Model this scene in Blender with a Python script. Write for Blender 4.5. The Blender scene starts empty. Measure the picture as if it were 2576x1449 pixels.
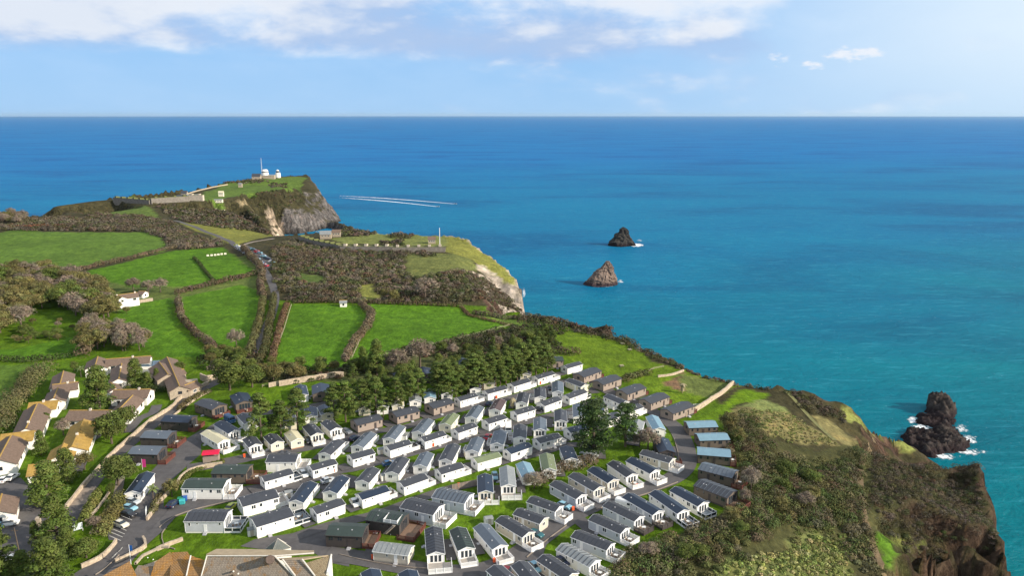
import bpy, math, random
import numpy as np
from mathutils import Vector, geometry
random.seed(7); rng = np.random.default_rng(7)
R = math.radians
scene = bpy.context.scene
col = scene.collection
# ------------------------------------------------------------ camera, sky, sun
CAM_H, PITCH, FPX = 160.0, R(12.42), 1983.0        # drone 160 m above the sea
cam_d = bpy.data.cameras.new('camera'); cam = bpy.data.objects.new('camera', cam_d); col.objects.link(cam)
cam_d.sensor_width = 36; cam_d.lens = 36 * FPX / 2576; cam_d.clip_start = 1; cam_d.clip_end = 250000
cam.location = (0, 0, CAM_H); cam.rotation_euler = (R(90) - PITCH, 0, 0)
scene.camera = cam
scene.render.resolution_x, scene.render.resolution_y = 1024, 577
SUN_EL, SUN_AZ = R(24), R(-17)                     # azimuth measured from +X towards +Y
sd = Vector((math.cos(SUN_AZ) * math.cos(SUN_EL), math.sin(SUN_AZ) * math.cos(SUN_EL), math.sin(SUN_EL)))
sun_d = bpy.data.lights.new('sun', 'SUN'); sun = bpy.data.objects.new('sun', sun_d); col.objects.link(sun)
sun_d.energy = 5.0; sun_d.angle = R(0.5); sun_d.color = (1.0, 0.89, 0.74)
sun.rotation_euler = (-sd).to_track_quat('-Z', 'Y').to_euler()
vs = scene.view_settings
vs.view_transform = 'Standard'; vs.look = 'None'; vs.gamma = 1; vs.use_curve_mapping = False; vs.exposure = 0.50

class NT:
    """small helper round a node tree"""
    def __init__(s, nt): s.nt = nt; s.n = nt.nodes; s.l = nt.links
    def new(s, t, **k):
        nd = s.n.new(t)
        for a, b in k.items(): setattr(nd, a, b)
        return nd
    def put(s, nd, i, v):
        if hasattr(v, 'is_output'): s.l.new(v, nd.inputs[i])
        elif v is not None: nd.inputs[i].default_value = v
    def math(s, op, a, b=None, c=None, clamp=False):
        nd = s.new('ShaderNodeMath', operation=op, use_clamp=clamp)
        for i, v in enumerate((a, b, c)): s.put(nd, i, v)
        return nd.outputs[0]
    def noise(s, vec, scale, detail=4, rough=0.55, dist=0.0, out='Fac'):
        nd = s.new('ShaderNodeTexNoise'); s.put(nd, 'Vector', vec)
        s.put(nd, 'Scale', scale); s.put(nd, 'Detail', detail); s.put(nd, 'Roughness', rough); s.put(nd, 'Distortion', dist)
        return nd.outputs[out]
    def ss(s, v, a, b, lo=0.0, hi=1.0):
        nd = s.new('ShaderNodeMapRange', interpolation_type='SMOOTHSTEP')
        for i, x in enumerate((v, a, b, lo, hi)): s.put(nd, i, x)
        return nd.outputs[0]
    def mix(s, f, a, b, mode='MIX'):
        nd = s.new('ShaderNodeMix', data_type='RGBA', blend_type=mode)
        s.put(nd, 0, f); s.put(nd, 6, a); s.put(nd, 7, b)
        return nd.outputs[2]
    def mapping(s, vec, sc=(1, 1, 1), rot=(0, 0, 0), loc=(0, 0, 0)):
        nd = s.new('ShaderNodeMapping'); s.put(nd, 'Vector', vec)
        nd.inputs['Scale'].default_value = sc; nd.inputs['Rotation'].default_value = rot; nd.inputs['Location'].default_value = loc
        return nd.outputs[0]

def c4(c): return (c[0], c[1], c[2], 1.0)

world = bpy.data.worlds.new('World'); scene.world = world; world.use_nodes = True
w = NT(world.node_tree); bg = w.n['Background']
sky = w.new('ShaderNodeTexSky', sky_type='NISHITA', sun_disc=False)
sky.sun_elevation = SUN_EL; sky.sun_rotation = R(90) - SUN_AZ; sky.altitude = 150; sky.air_density = 1.0; sky.dust_density = 0.6; sky.ozone_density = 2.5
tc = w.new('ShaderNodeTexCoord').outputs['Generated']
sp = w.new('ShaderNodeSeparateXYZ'); w.put(sp, 0, tc)
dx, dy, dz = sp.outputs
el = w.math('ARCSINE', dz)                                     # elevation in radians
az = w.math('ARCTAN2', dx, dy)                                 # 0 straight ahead, + to the right
cv = w.new('ShaderNodeCombineXYZ'); w.put(cv, 0, az); w.put(cv, 1, w.math('MULTIPLY', el, 2.4)); w.put(cv, 2, 0.0)
cvo = cv.outputs[0]
n1 = w.noise(w.mapping(cvo, loc=(3.1, 1.7, 0)), 4.2, 8, 0.56, 0.1)
n2 = w.noise(w.mapping(cvo, loc=(3.09, 1.66, 0)), 4.2, 8, 0.56, 0.1)   # the same field sampled a little higher: lit rims
n3 = w.noise(w.mapping(cvo, loc=(9, 4, 2)), 9.0, 6, 0.6)
cover_hi = w.ss(el, 0.050, 0.088)                               # cloud deck high up, thin towards the horizon
leftish = w.ss(az, 0.40, 0.20)                                 # the deck ends right of the middle
dens = w.math('ADD', n1, w.math('ADD', w.math('MULTIPLY', w.math('MULTIPLY', cover_hi, leftish), 0.30), -0.075))
mask = w.ss(dens, 0.47, 0.74)
n4 = w.noise(w.mapping(cvo, loc=(5, 2, 7)), 2.6, 3, 0.5)
lit = w.ss(w.math('ADD', w.math('SUBTRACT', n1, n2), w.math('ADD', w.math('MULTIPLY', w.math('SUBTRACT', n4, 0.52), 0.40), w.math('MULTIPLY', w.ss(el, .07, .125), .09))), -0.04, 0.15)
thick = w.ss(dens, 0.60, 0.80)
ccol = w.mix(lit, (5.9, 8.1, 12.1, 1), (13.6, 13.7, 14.0, 1))
ccol = w.mix(w.math('MULTIPLY', thick, 0.35), ccol, (7.1, 8.8, 11.6, 1))
veil = w.math('MULTIPLY', w.ss(n3, 0.35, 0.75), w.ss(el, 0.02, 0.12, 0.25, 0.38))
skyc = w.mix(w.math('MAXIMUM', w.ss(el, 0.13, 0.5, 0.88, 0.0), w.ss(el, 0.012, -0.002, 0.0, 1.0)), sky.outputs[0], (4.8, 8.8, 14.4, 1))   # pale blue band low down, the deep sky model above
skyc = w.mix(veil, skyc, (7.9, 10.7, 14.4, 1))
glow = w.math('MULTIPLY', w.ss(az, 0.08, 0.72), 0.92)
skyc = w.mix(glow, skyc, (12.1, 13.6, 14.6, 1))                  # bright hazy air on the sun's side
hz = w.ss(el, 0.10, -0.02, 0.0, 0.55)
skyc = w.mix(hz, skyc, (6.4, 9.8, 13.5, 1))
n5 = w.noise(w.mapping(cvo, loc=(1, 6, 3)), 40.0, 6, 0.62)
def puff(a0, e0, ra, re):
    da = w.math('DIVIDE', w.math('SUBTRACT', az, a0), ra); de = w.math('DIVIDE', w.math('SUBTRACT', el, e0), re)
    d2 = w.math('ADD', w.math('MULTIPLY', da, da), w.math('MULTIPLY', de, de)); return w.ss(w.math('ADD', d2, w.math('MULTIPLY', w.math('SUBTRACT', n5, .5), 7.0)), 1.0, -0.6, 0, .8)
small = w.math('MAXIMUM', w.math('MAXIMUM', puff(.393, .066, .030, .010), puff(.316, .063, .012, .009)), puff(.35, .055, .014, .005))
fin = w.mix(w.math('MULTIPLY', mask, 0.9), skyc, ccol)
fin = w.mix(small, fin, (13.0, 13.2, 13.9, 1))
w.put(bg, 0, fin); bg.inputs[1].default_value = 0.05

# ------------------------------------------------------------ from survey marks on the photograph to places on the ground
TILE = {'A': (0, 1180, 3.623), 'B': (0, 1580, 3.632), 'C': (600, 1280, 3.623), 'D': (600, 1580, 3.632), 'E': (1200, 1180, 3.623),
        'F': (1200, 1580, 3.632), 'G': (1800, 1180, 3.623), 'H': (1800, 1580, 3.632), 'I': (2300, 1180, 3.623), 'J': (2300, 1580, 3.632),
        'K': (2900, 1280, 2.073), 'L': (0, 700, 2.898), 'M': (300, 500, 2.740), 'N': (540, 780, 2.898), 'O': (1000, 740, 2.588), 'P': (1900, 740, 4.026)}
def uv(t, x, y):
    if t == 'Z': return x, y
    o = TILE[t]; return (o[0] + x / o[2]) * .73223, (o[1] + y / o[2]) * .73223
def plane(t, x, y, h):
    """the place at height h above the sea that the survey mark sights"""
    u, v = uv(t, x, y)
    a, b = (u - 1288) / FPX, (724.5 - v) / FPX
    d = Vector((a, math.cos(PITCH) + b * math.sin(PITCH), -math.sin(PITCH) + b * math.cos(PITCH)))
    k = (h - CAM_H) / d.z
    return Vector((d.x * k, d.y * k, h))

# ------------------------------------------------------------ terrain heights
pts, edges = [], []
def add(p): pts.append(p); return len(pts) - 1
def chain(ids):
    for a, b in zip(ids, ids[1:]): edges.append((a, b))
def coast(seq, slope=0.75, low=-6.0, lat=0.0):
    """cliff-top line; the ground falls to the sea just behind it"""
    top, bot = [], []
    for t, x, y, h in seq:
        p = plane(t, x, y, h); top.append(add(p))
        r = Vector((p.x, p.y, 0)).normalized() * ((h + 6) * slope)
        q = Vector((p.y, -p.x, 0)).normalized() * lat * min(1, (h + 6) / 30)
        bot.append(add(Vector((p.x + r.x + q.x, p.y + r.y + q.y, low))))
    chain(top); chain(bot)
coast([('Z', -400, 547, 56), ('Z', -150, 546, 56), ('Z', 0, 545, 56), ('Z', 130, 545, 56), ('Z', 240, 540, 56)])
coast([('M', 60, 612, 22), ('M', 130, 595, 28), ('M', 190, 548, 42), ('M', 235, 505, 57), ('M', 440, 497, 57), ('M', 640, 498, 57), ('M', 760, 488, 58),
       ('M', 930, 445, 58), ('M', 1240, 356, 58), ('M', 1300, 345, 59), ('M', 1600, 312, 60), ('M', 1850, 288, 59), ('M', 2000, 280, 58),
       ('M', 2080, 287, 57), ('M', 2130, 340, 52), ('M', 2180, 410, 46), ('M', 2220, 470, 37), ('M', 2260, 540, 26), ('M', 2320, 600, 14), ('M', 2375, 675, 3)], 0.5, lat=4)
foot = [add(plane('M', x, y, -2)) for x, y in ((2380, 690), (2345, 765), (2220, 800), (2080, 832), (1960, 850), (1880, 866), (1800, 850))]
chain(foot)
for x, y in ((2400, 720), (2250, 830), (2100, 860), (1960, 885), (1880, 900)): add(plane('M', x, y, -7))
for x, y, h in ((1350, 500, 57), (1500, 450, 57), (1700, 440, 57), (1900, 400, 57), (2050, 330, 57)): add(plane('M', x, y, h))
def midp(t, x, y, dist):
    """a place sighted by a mark at a known ground distance: its height follows"""
    p = plane(t, x, y, 0); n = math.hypot(p.x, p.y); return Vector((p.x / n * dist, p.y / n * dist, CAM_H - CAM_H * dist / n))
for x, y, d in ((1480, 560, 1040), (1600, 700, 1088), (1700, 650, 1105), (1800, 560, 1128), (1900, 600, 1125), (2000, 560, 1150), (2050, 600, 1145), (1950, 740, 1112), (1780, 760, 1118), (2100, 700, 1130), (2200, 700, 1155), (2290, 690, 1168), (2150, 450, 1235)): add(midp('M', x, y, d))
coast([('M', 1400, 632, 47), ('M', 1500, 692, 49), ('M', 1640, 778, 51), ('M', 1760, 850, 54), ('O', 60, 182, 57), ('O', 250, 155, 57), ('O', 430, 128, 58),
       ('O', 700, 160, 58), ('O', 900, 167, 58), ('O', 1100, 168, 58), ('O', 1350, 175, 58), ('O', 1500, 190, 57), ('O', 1600, 238, 55), ('O', 1700, 310, 52),
       ('O', 1800, 380, 48), ('O', 1900, 460, 45), ('O', 1960, 530, 42), ('O', 2008, 590, 39)], 0.55)
coast([('O', 2040, 655, 36), ('O', 2052, 720, 34), ('O', 2045, 790, 33), ('O', 2085, 890, 37)], 0.2, lat=5)
chain([add(plane('O', x, y, h)) for x, y, h in ((1440, 210, 57), (1460, 330, 56), (1640, 400, 52), (1760, 440, 48), (1900, 560, 43), (1975, 620, 40))])
chain([add(plane('O', x, y, h)) for x, y, h in ((1660, 490, 50), (1760, 560, 44), (1850, 645, 38), (1950, 745, 33), (2030, 830, 35))])
for x, y, h in ((1540, 490, 56), (1640, 600, 55), (1740, 760, 55), (1450, 420, 57), (1700, 600, 50), (1850, 780, 46), (1780, 850, 54), (1880, 885, 53)): add(plane('O', x, y, h))
coast([('O', 2120, 897, 54), ('O', 2329, 905, 54), ('Z', 1450, 822, 54), ('Z', 1520, 835, 54), ('Z', 1590, 855, 54), ('G', 1450, 50, 54), ('G', 1520, 100, 54), ('G', 1700, 130, 54),
       ('G', 1900, 230, 54), ('G', 2000, 300, 54), ('I', 300, 360, 54), ('I', 600, 440, 54), ('I', 850, 500, 53), ('I', 1150, 552, 52), ('I', 1350, 556, 52), ('I', 1600, 600, 51),
       ('I', 1780, 660, 49), ('I', 1900, 760, 47), ('I', 2174, 880, 43), ('K', 100, 350, 38), ('K', 200, 400, 31), ('K', 390, 470, 17), ('K', 470, 530, 8), ('K', 512, 590, 1)], 0.6)
for x, y, h in ((60, 470, 45), (190, 480, 36), (120, 400, 42), (300, 560, 25), (190, 560, 37), (60, 560, 47), (400, 590, 13), (300, 500, 26)): add(plane('K', x, y, h))
coast([('K', 230, 600, 42), ('K', 350, 625, 43), ('K', 480, 642, 43), ('K', 620, 648, 43), ('K', 760, 655, 43), ('K', 900, 655, 43), ('K', 960, 670, 42), ('K', 990, 740, 42), ('K', 1000, 850, 41),
       ('K', 1060, 940, 40), ('K', 1125, 1040, 40), ('K', 1102, 1110, 37), ('K', 1130, 1230, 36), ('K', 1170, 1380, 34), ('K', 1185, 1500, 32), ('K', 1230, 1900, 26)], 0.15, lat=6)
for x, y, h in ((700, 850, 40), (830, 830, 36), (900, 900, 35), (960, 960, 38), (780, 960, 39), (140, 640, 46), (120, 800, 46), (160, 1000, 47), (210, 1180, 46), (500, 900, 46), (250, 1300, 46)): add(plane('K', x, y, h))
chain([add(plane('K', x, y, h)) for x, y, h in ((330, 1449, 46), (440, 1300, 45), (600, 1240, 44), (720, 1190, 43), (820, 1150, 42), (950, 1090, 41), (1020, 1078, 40), (1085, 1240, 37), (1140, 1430, 34))])
chain([add(plane('K', x, y, h)) for x, y, h in ((420, 1700, 32), (520, 1500, 33), (700, 1420, 31), (830, 1400, 29), (980, 1400, 28), (1060, 1470, 27), (1120, 1600, 25))])
for x, y in ((600, 2300), (800, 2300), (1000, 2300), (700, 2800)): add(plane('K', x, y, -3))
for x, y, h in ((1000, 740, 54), (1300, 700, 52), (1500, 950, 52), (1700, 1000, 50), (1500, 1300, 51), (1000, 1100, 56), (2000, 1150, 48), (1900, 900, 47.5)): add(plane('I', x, y, h))
for x, y, h in ((980, 300, 57.5), (1500, 600, 54), (2000, 1000, 50), (1600, 1449, 52), (900, 1100, 57)): add(plane('J', x, y, h))
for t, x, y in (('K', 560, 640), ('K', 600, 590), ('K', 540, 560), ('K', 1020, 640), ('K', 1060, 700), ('K', 1150, 1000), ('K', 1200, 1300), ('K', 1300, 1600), ('K', 1400, 1900), ('M', 2420, 660), ('M', 2440, 700), ('M', 2400, 760), ('O', 2120, 700), ('O', 2110, 780), ('O', 2150, 860)): add(plane(t, x, y, -7))
add(plane('Z', 2250, 1600, 46)); add(plane('Z', 2100, 1700, 50))
for x in range(-1100, 60, 100):
    for y in (40, 150, 260, 330): add(Vector((x + 7 * math.sin(y), y, 58)))
for x in range(-1000, -500, 80):
    for y in (430, 560, 690, 800): add(Vector((x, y, 58)))
for x, y in ((-400, 400), (-300, 500), (-200, 420), (-320, 620), (-180, 560), (-100, 400), (-430, 700), (-340, 760), (-120, 600), (-480, 850), (-100, 480), (-220, 640)): add(Vector((x, y, 58)))
for x, y in ((-420, 900), (-520, 900), (-480, 960), (-430, 1020), (-460, 1100), (-500, 1030)): add(Vector((x, y, 57.5)))
for x, y in ((-1100, 1500), (-700, 1500), (-200, 1600), (450, 1500), (450, 900), (450, 600), (450, 300), (450, 30), (200, 900), (0, 1200), (0, 900), (-150, 1000), (200, 600), (100, 500),
             (-1100, 1050), (-800, 1100), (-650, 1200), (-250, 900), (300, 30), (220, 30), (-220, 850), (60, 560), (120, 400), (260, 420), (300, 300), (260, 200)): add(Vector((x, y, -7)))
flat = [Vector((p.x, p.y)) for p in pts]
tv, te, tf, ov, oe, of = geometry.delaunay_2d_cdt(flat, edges, [], 0, 1e-4)
tz = []
for i, p in enumerate(tv):
    src = ov[i]
    if src: tz.append(pts[src[0]].z)
    else:
        dd = sorted(((q.x - p.x) ** 2 + (q.y - p.y) ** 2 + .01, q.z) for q in pts)[:3]
        tz.append(sum(z / d for d, z in dd) / sum(1 / d for d, z in dd))
def axis(a, b, f):
    r = [a]
    while r[-1] < b: r.append(r[-1] + f(r[-1]))
    return np.array(r)
XS = axis(-1000, 330, lambda x: 2.4 if x > -420 else 4.0)
YS = axis(50, 1420, lambda y: 1.9 if y < 450 else 2.6 if y < 800 else 3.6)
GX, GY = np.meshgrid(XS, YS)
H = np.full(GX.shape, -7.0)
for f in tf:
    if len(f) != 3: continue
    (x0, y0), (x1, y1), (x2, y2) = [tuple(tv[i]) for i in f]
    i0, i1 = np.searchsorted(XS, min(x0, x1, x2)), np.searchsorted(XS, max(x0, x1, x2), 'right')
    j0, j1 = np.searchsorted(YS, min(y0, y1, y2)), np.searchsorted(YS, max(y0, y1, y2), 'right')
    if i0 >= i1 or j0 >= j1: continue
    px, py = GX[j0:j1, i0:i1], GY[j0:j1, i0:i1]
    dt = (y1 - y2) * (x0 - x2) + (x2 - x1) * (y0 - y2)
    if abs(dt) < 1e-9: continue
    a = ((y1 - y2) * (px - x2) + (x2 - x1) * (py - y2)) / dt
    b = ((y2 - y0) * (px - x2) + (x0 - x2) * (py - y2)) / dt
    ins = (a > -1e-6) & (b > -1e-6) & (a + b < 1 + 1e-6)
    hh = a * tz[f[0]] + b * tz[f[1]] + (1 - a - b) * tz[f[2]]
    H[j0:j1, i0:i1][ins] = hh[ins]
def vnoise(x, y, s, seed=0):
    """smooth value noise on numpy arrays, -1..1"""
    x, y = x / s, y / s
    xi, yi = np.floor(x).astype(np.int64), np.floor(y).astype(np.int64)
    fx, fy = x - xi, y - yi; fx, fy = fx * fx * (3 - 2 * fx), fy * fy * (3 - 2 * fy)
    def h(a, b):
        n = (a * 374761393 + b * 668265263 + seed * 1442695041) & 0x7fffffff
        n = ((n ^ (n >> 13)) * 1274126177) & 0x7fffffff
        return ((n ^ (n >> 16)) & 0xffff) / 32767.5 - 1
    return (h(xi, yi) * (1 - fx) + h(xi + 1, yi) * fx) * (1 - fy) + (h(xi, yi + 1) * (1 - fx) + h(xi + 1, yi + 1) * fx) * fy
gy_, gx_ = np.gradient(H, YS, XS); SL = np.hypot(gx_, gy_)
steep = np.clip((SL - 0.35) / 0.5, 0, 1) * (H > -5)
rug = sum(np.abs(vnoise(GX, GY, s, k)) * a for k, (s, a) in enumerate(((22, 5.5), (9, 3.4), (4.5, 2.2))))
H = H + steep * (rug - 3.9) + (H > 40) * (1 - steep) * np.clip((GY - 420) / 150, 0, 1) * 0.9 * vnoise(GX, GY, 45, 9)
def ground(x, y):
    i = min(max(int(np.searchsorted(XS, x)) - 1, 0), len(XS) - 2); j = min(max(int(np.searchsorted(YS, y)) - 1, 0), len(YS) - 2)
    a = (x - XS[i]) / (XS[i + 1] - XS[i]); b = (y - YS[j]) / (YS[j + 1] - YS[j]); a = min(max(a, 0), 1); b = min(max(b, 0), 1)
    return float((H[j, i] * (1 - a) + H[j, i + 1] * a) * (1 - b) + (H[j + 1, i] * (1 - a) + H[j + 1, i + 1] * a) * b)
def ground_a(x, y):
    i = np.clip(np.searchsorted(XS, x) - 1, 0, len(XS) - 2); j = np.clip(np.searchsorted(YS, y) - 1, 0, len(YS) - 2)
    a = np.clip((x - XS[i]) / (XS[i + 1] - XS[i]), 0, 1); b = np.clip((y - YS[j]) / (YS[j + 1] - YS[j]), 0, 1)
    return (H[j, i] * (1 - a) + H[j, i + 1] * a) * (1 - b) + (H[j + 1, i] * (1 - a) + H[j + 1, i + 1] * a) * b
RAYD = np.arange(70.0, 1500.0, 2.0)
def at(t, x, y, up=0.0):
    """the spot on the terrain under a survey mark that was taken `up` metres above the ground"""
    p = plane(t, x, y, 0.0); n = math.hypot(p.x, p.y); ux, uy, sl = p.x / n, p.y / n, CAM_H / n
    g = np.maximum(ground_a(RAYD * ux, RAYD * uy), 0) + up; hit = np.nonzero(CAM_H - RAYD * sl <= g)[0]
    d = RAYD[hit[0]] if len(hit) else n
    for _ in range(3): d = 0.5 * d + 0.5 * min(max((CAM_H - up - max(ground(d * ux, d * uy), 0)) / sl, d - 3), d + 3)
    return Vector((d * ux, d * uy, ground(d * ux, d * uy)))
def inside(px, py, poly):
    r = np.zeros(np.shape(px), bool); n = len(poly)
    for i in range(n):
        x0, y0 = poly[i][:2]; x1, y1 = poly[(i + 1) % n][:2]
        if y0 == y1: continue
        c = ((y0 > py) != (y1 > py)) & (px < (x1 - x0) * (py - y0) / (y1 - y0) + x0)
        r ^= c
    return r
def area(t, *xy, h=None):
    return [(at(t, x, y) if h is None else plane(t, x, y, h)) for x, y in xy]

# ------------------------------------------------------------ ground cover
LAWN, FIELD, DULL, YEL, DRY = (.070, .130, .007), (.066, .148, .009), (.085, .125, .028), (.165, .17, .038), (.175, .155, .065)
HEATH, SOIL, REDS, ROCK, PALE, ASPH = (.046, .042, .020), (.15, .095, .055), (.085, .052, .038), (.15, .135, .125), (.34, .29, .24), (.075, .07, .072)
CV = np.zeros(H.shape + (3,)); CV[:] = HEATH
FIELDK = np.zeros(H.shape)
CV[(GY < 430) & (GX < 30)] = LAWN
def paint(colr, poly, soft=3.0, k=0.0):
    global CV
    n = 3.0
    jx = vnoise(GX, GY, 7, 21) * soft; jy = vnoise(GX, GY, 7, 22) * soft
    m = inside(GX + jx, GY + jy, poly)
    CV[m] = colr; FIELDK[m] = k
Z = 'Z'
paint(LAWN, area(Z, (-300, 1600), (-300, 960), (200, 925), (540, 935), (900, 930), (1300, 880), (1420, 885), (1600, 930), (1800, 1000), (1830, 1110), (1870, 1260), (1740, 1330), (1570, 1400), (1540, 1600)), 1)
paint((.055, .056, .022), area(Z, (1800, 1100), (1850, 1060), (1890, 1045), (1960, 1110), (2060, 1140), (2180, 1120), (2300, 1600), (1500, 1600), (1560, 1440), (1600, 1400), (1660, 1360), (1745, 1335), (1830, 1300), (1880, 1250), (1865, 1180)), 2)
paint((.07, .08, .028), area(Z, (680, 935), (890, 910), (1050, 880), (1280, 825), (1400, 840), (1430, 895), (1290, 915), (900, 960), (620, 965)), 2)
paint((.082, .145, .022), area('L', (-600, 330), (0, 290), (230, 235), (400, 280), (1480, 285), (1740, 420), (1600, 480), (700, 650), (580, 680), (0, 650), (-600, 700)), 3, 1)
paint((.09, .12, .03), area(Z, (150, 690), (640, 640), (670, 700), (660, 760), (440, 765), (250, 790), (240, 720)), 2)
paint(FIELD, area(Z, (175, 692), (440, 630), (560, 622), (605, 655), (645, 685), (560, 712), (440, 722), (330, 722), (240, 700)), 1, 1)
paint(FIELD, area('N', (250, 700), (850, 575), (1040, 640), (1080, 800), (1010, 1050), (940, 1200), (600, 1230), (400, 1100), (270, 960)), 1, 1)
paint(FIELD, area(Z, (285, 800), (330, 768), (430, 748), (450, 830), (530, 900), (400, 900), (300, 850)), 1, 1)
paint(FIELD, area(Z, (733, 765), (860, 768), (912, 770), (925, 795), (880, 870), (860, 925), (683, 937), (700, 850)), 1, 1)
paint(FIELD, area(Z, (915, 765), (1150, 772), (1175, 795), (1283, 820), (1050, 877), (885, 912), (935, 810)), 1, 1)
paint(FIELD, area(Z, (-300, 890), (30, 880), (200, 845), (200, 900), (0, 908), (-300, 915)), 1, 1)
paint((.08, .14, .02), area(Z, (-300, 930), (120, 915), (135, 945), (60, 1000), (-300, 1050)), 1, 1)
paint(YEL, area('M', (870, 718), (1400, 772), (1500, 790), (1760, 852), (1430, 930), (1340, 930), (1150, 840), (950, 780)), 2, .5)
paint(DULL, area('M', (130, 600), (540, 565), (620, 600), (700, 690), (480, 655), (120, 640)), 2, .5)
paint((.085, .135, .025), area('M', (1000, 478), (1240, 400), (1240, 360), (1600, 318), (1950, 290), (2080, 300), (1950, 430), (1500, 480), (1260, 500), (1280, 580), (1240, 600), (1040, 520)), 4, .5)
paint(DULL, area('M', (250, 490), (440, 500), (900, 500), (960, 520), (260, 520)), 1, .5)
paint((.15, .17, .05), area('O', (330, 205), (650, 175), (1400, 178), (1440, 260), (1340, 275), (480, 255)), 2, .5)
paint((.12, .135, .04), area('O', (1010, 380), (1060, 340), (1440, 340), (1660, 430), (1650, 500), (1540, 490), (1350, 500), (1100, 550), (1000, 480)), 3, .5)
paint(YEL, area('O', (1380, 200), (1500, 185), (1600, 235), (1700, 305), (1900, 455), (2010, 585), (1985, 650), (1950, 620), (1650, 420), (1440, 340), (1380, 320)), 3, .3)
paint(DULL, area('O', (70, 510), (310, 540), (300, 590), (80, 600)), 2, .5)
paint((.16, .17, .04), area('O', (600, 630), (720, 610), (800, 740), (600, 770)), 2, .5)
paint((.11, .17, .03), area('O', (1600, 880), (1900, 900), (2200, 960), (2100, 1050), (1960, 975), (1640, 910)), 2, .5)
paint((.095, .155, .010), area(Z, (1395, 838), (1440, 832), (1590, 868), (1645, 912), (1720, 928), (1860, 972), (1790, 1010), (1740, 1045), (1640, 985), (1480, 930), (1400, 893)), 1, .6)
paint(SOIL, area('G', (1750, 520), (1950, 370), (2174, 440), (2300, 640), (1900, 600)), 3)
paint((.12, .15, .04), area('I', (120, 390), (480, 430), (800, 530), (560, 700), (430, 680), (180, 600), (200, 500)), 3, .5)
paint((.105, .185, .008), area('I', (850, 600), (960, 575), (1240, 640), (1200, 710), (1090, 745), (860, 735), (800, 790), (720, 900), (580, 975), (340, 980), (500, 870), (720, 700)), 1, .6)
paint((.15, .18, .06), area('I', (830, 750), (1000, 740), (1250, 690), (1400, 780), (1500, 850), (1400, 860), (1200, 830), (860, 830)), 3)
paint(DRY, area('I', (850, 830), (1000, 800), (1250, 830), (1500, 860), (1800, 1060), (2110, 1270), (2000, 1260), (1700, 1270), (1400, 1220), (1150, 1040), (1000, 1000), (850, 900)), 4)
paint(DRY, area('I', (1700, 880), (1900, 900), (2174, 1100), (2300, 1250), (2130, 1260), (1830, 1050)), 3)
paint((.20, .22, .06), area('K', (0, 300), (200, 395), (400, 470), (480, 540), (470, 590), (380, 540), (190, 440), (60, 370)), 1)
paint((.11, .125, .042), area('J', (1500, 900), (1650, 850), (1900, 880), (2179, 1150), (2330, 1600), (500, 1600), (620, 1400), (850, 1200), (1300, 1270), (1550, 1120)), 3)
paint((.08, .16, .015), area('K', (215, 1170), (330, 1170), (400, 1300), (440, 1449), (350, 1449), (260, 1300)), 1)
paint((.15, .17, .05), area('K', (330, 1140), (500, 1180), (720, 1150), (760, 1190), (600, 1240), (450, 1290), (380, 1250)), 2)
gy_, gx_ = np.gradient(H, YS, XS); SL2 = np.hypot(gx_, gy_)
rk = np.clip((SL2 - np.where(GY < 300, 1.05, np.where((GY > 880) & (H > 26), 1.0, .75)) + 0.25 * vnoise(GX, GY, 6, 31)) / 0.25, 0, 1)[..., None]
far_rock = inside(GX, GY, area('M', (1850, 620), (2000, 575), (2060, 520), (2000, 420), (2080, 300), (2180, 330), (2330, 520), (2420, 690), (2400, 800), (2000, 880), (1870, 875), (1820, 700))) | inside(GX, GY, area('M', (1670, 635), (1760, 650), (1860, 690), (1900, 870), (1790, 850), (1720, 740)))
rk = np.where(((GY > 880) & ~far_rock & (H > 4) & ~((GX < -520) & (GY > 900)))[..., None], 0, rk)
paint((.30, .24, .14), area('M', (1400, 520), (1480, 510), (1560, 600), (1480, 600)), 3)
sp_ = inside(GX, GY, area('O', (1650, 425), (1720, 440), (1800, 510), (1900, 590), (1975, 630), (2015, 600), (2060, 700), (2050, 800), (2035, 850), (1940, 760), (1850, 650), (1760, 565), (1660, 485)))
rk = np.where(sp_[..., None], np.clip(.75 + .5 * vnoise(GX, GY, 5, 71), 0, 1)[..., None], rk)
far_head = (GY > 880)[..., None]; south = ((GY > 470) & (GY < 760) & (GX > -160))[..., None]
scar = inside(GX, GY, area('M', (1670, 635), (1760, 650), (1840, 690), (1890, 870), (1790, 850), (1720, 740)))[..., None]
rockc = np.where(scar, (.38, .30, .22), np.where(far_head, (.115, .105, .10), np.where(south, PALE, REDS)))
rockc = rockc * (1 + 0.4 * vnoise(GX, GY, 5, 33) + .25 * vnoise(GX * 1.3, H * 1.5, 2.5, 34))[..., None]
rockc = np.where((H < 3.5)[..., None] & (GY > 300)[..., None], rockc * .35, rockc)
keep = np.where((GY < 300)[..., None], .75, 1.0)
CV = CV * (1 - rk * keep) + rockc * rk * keep
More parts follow.
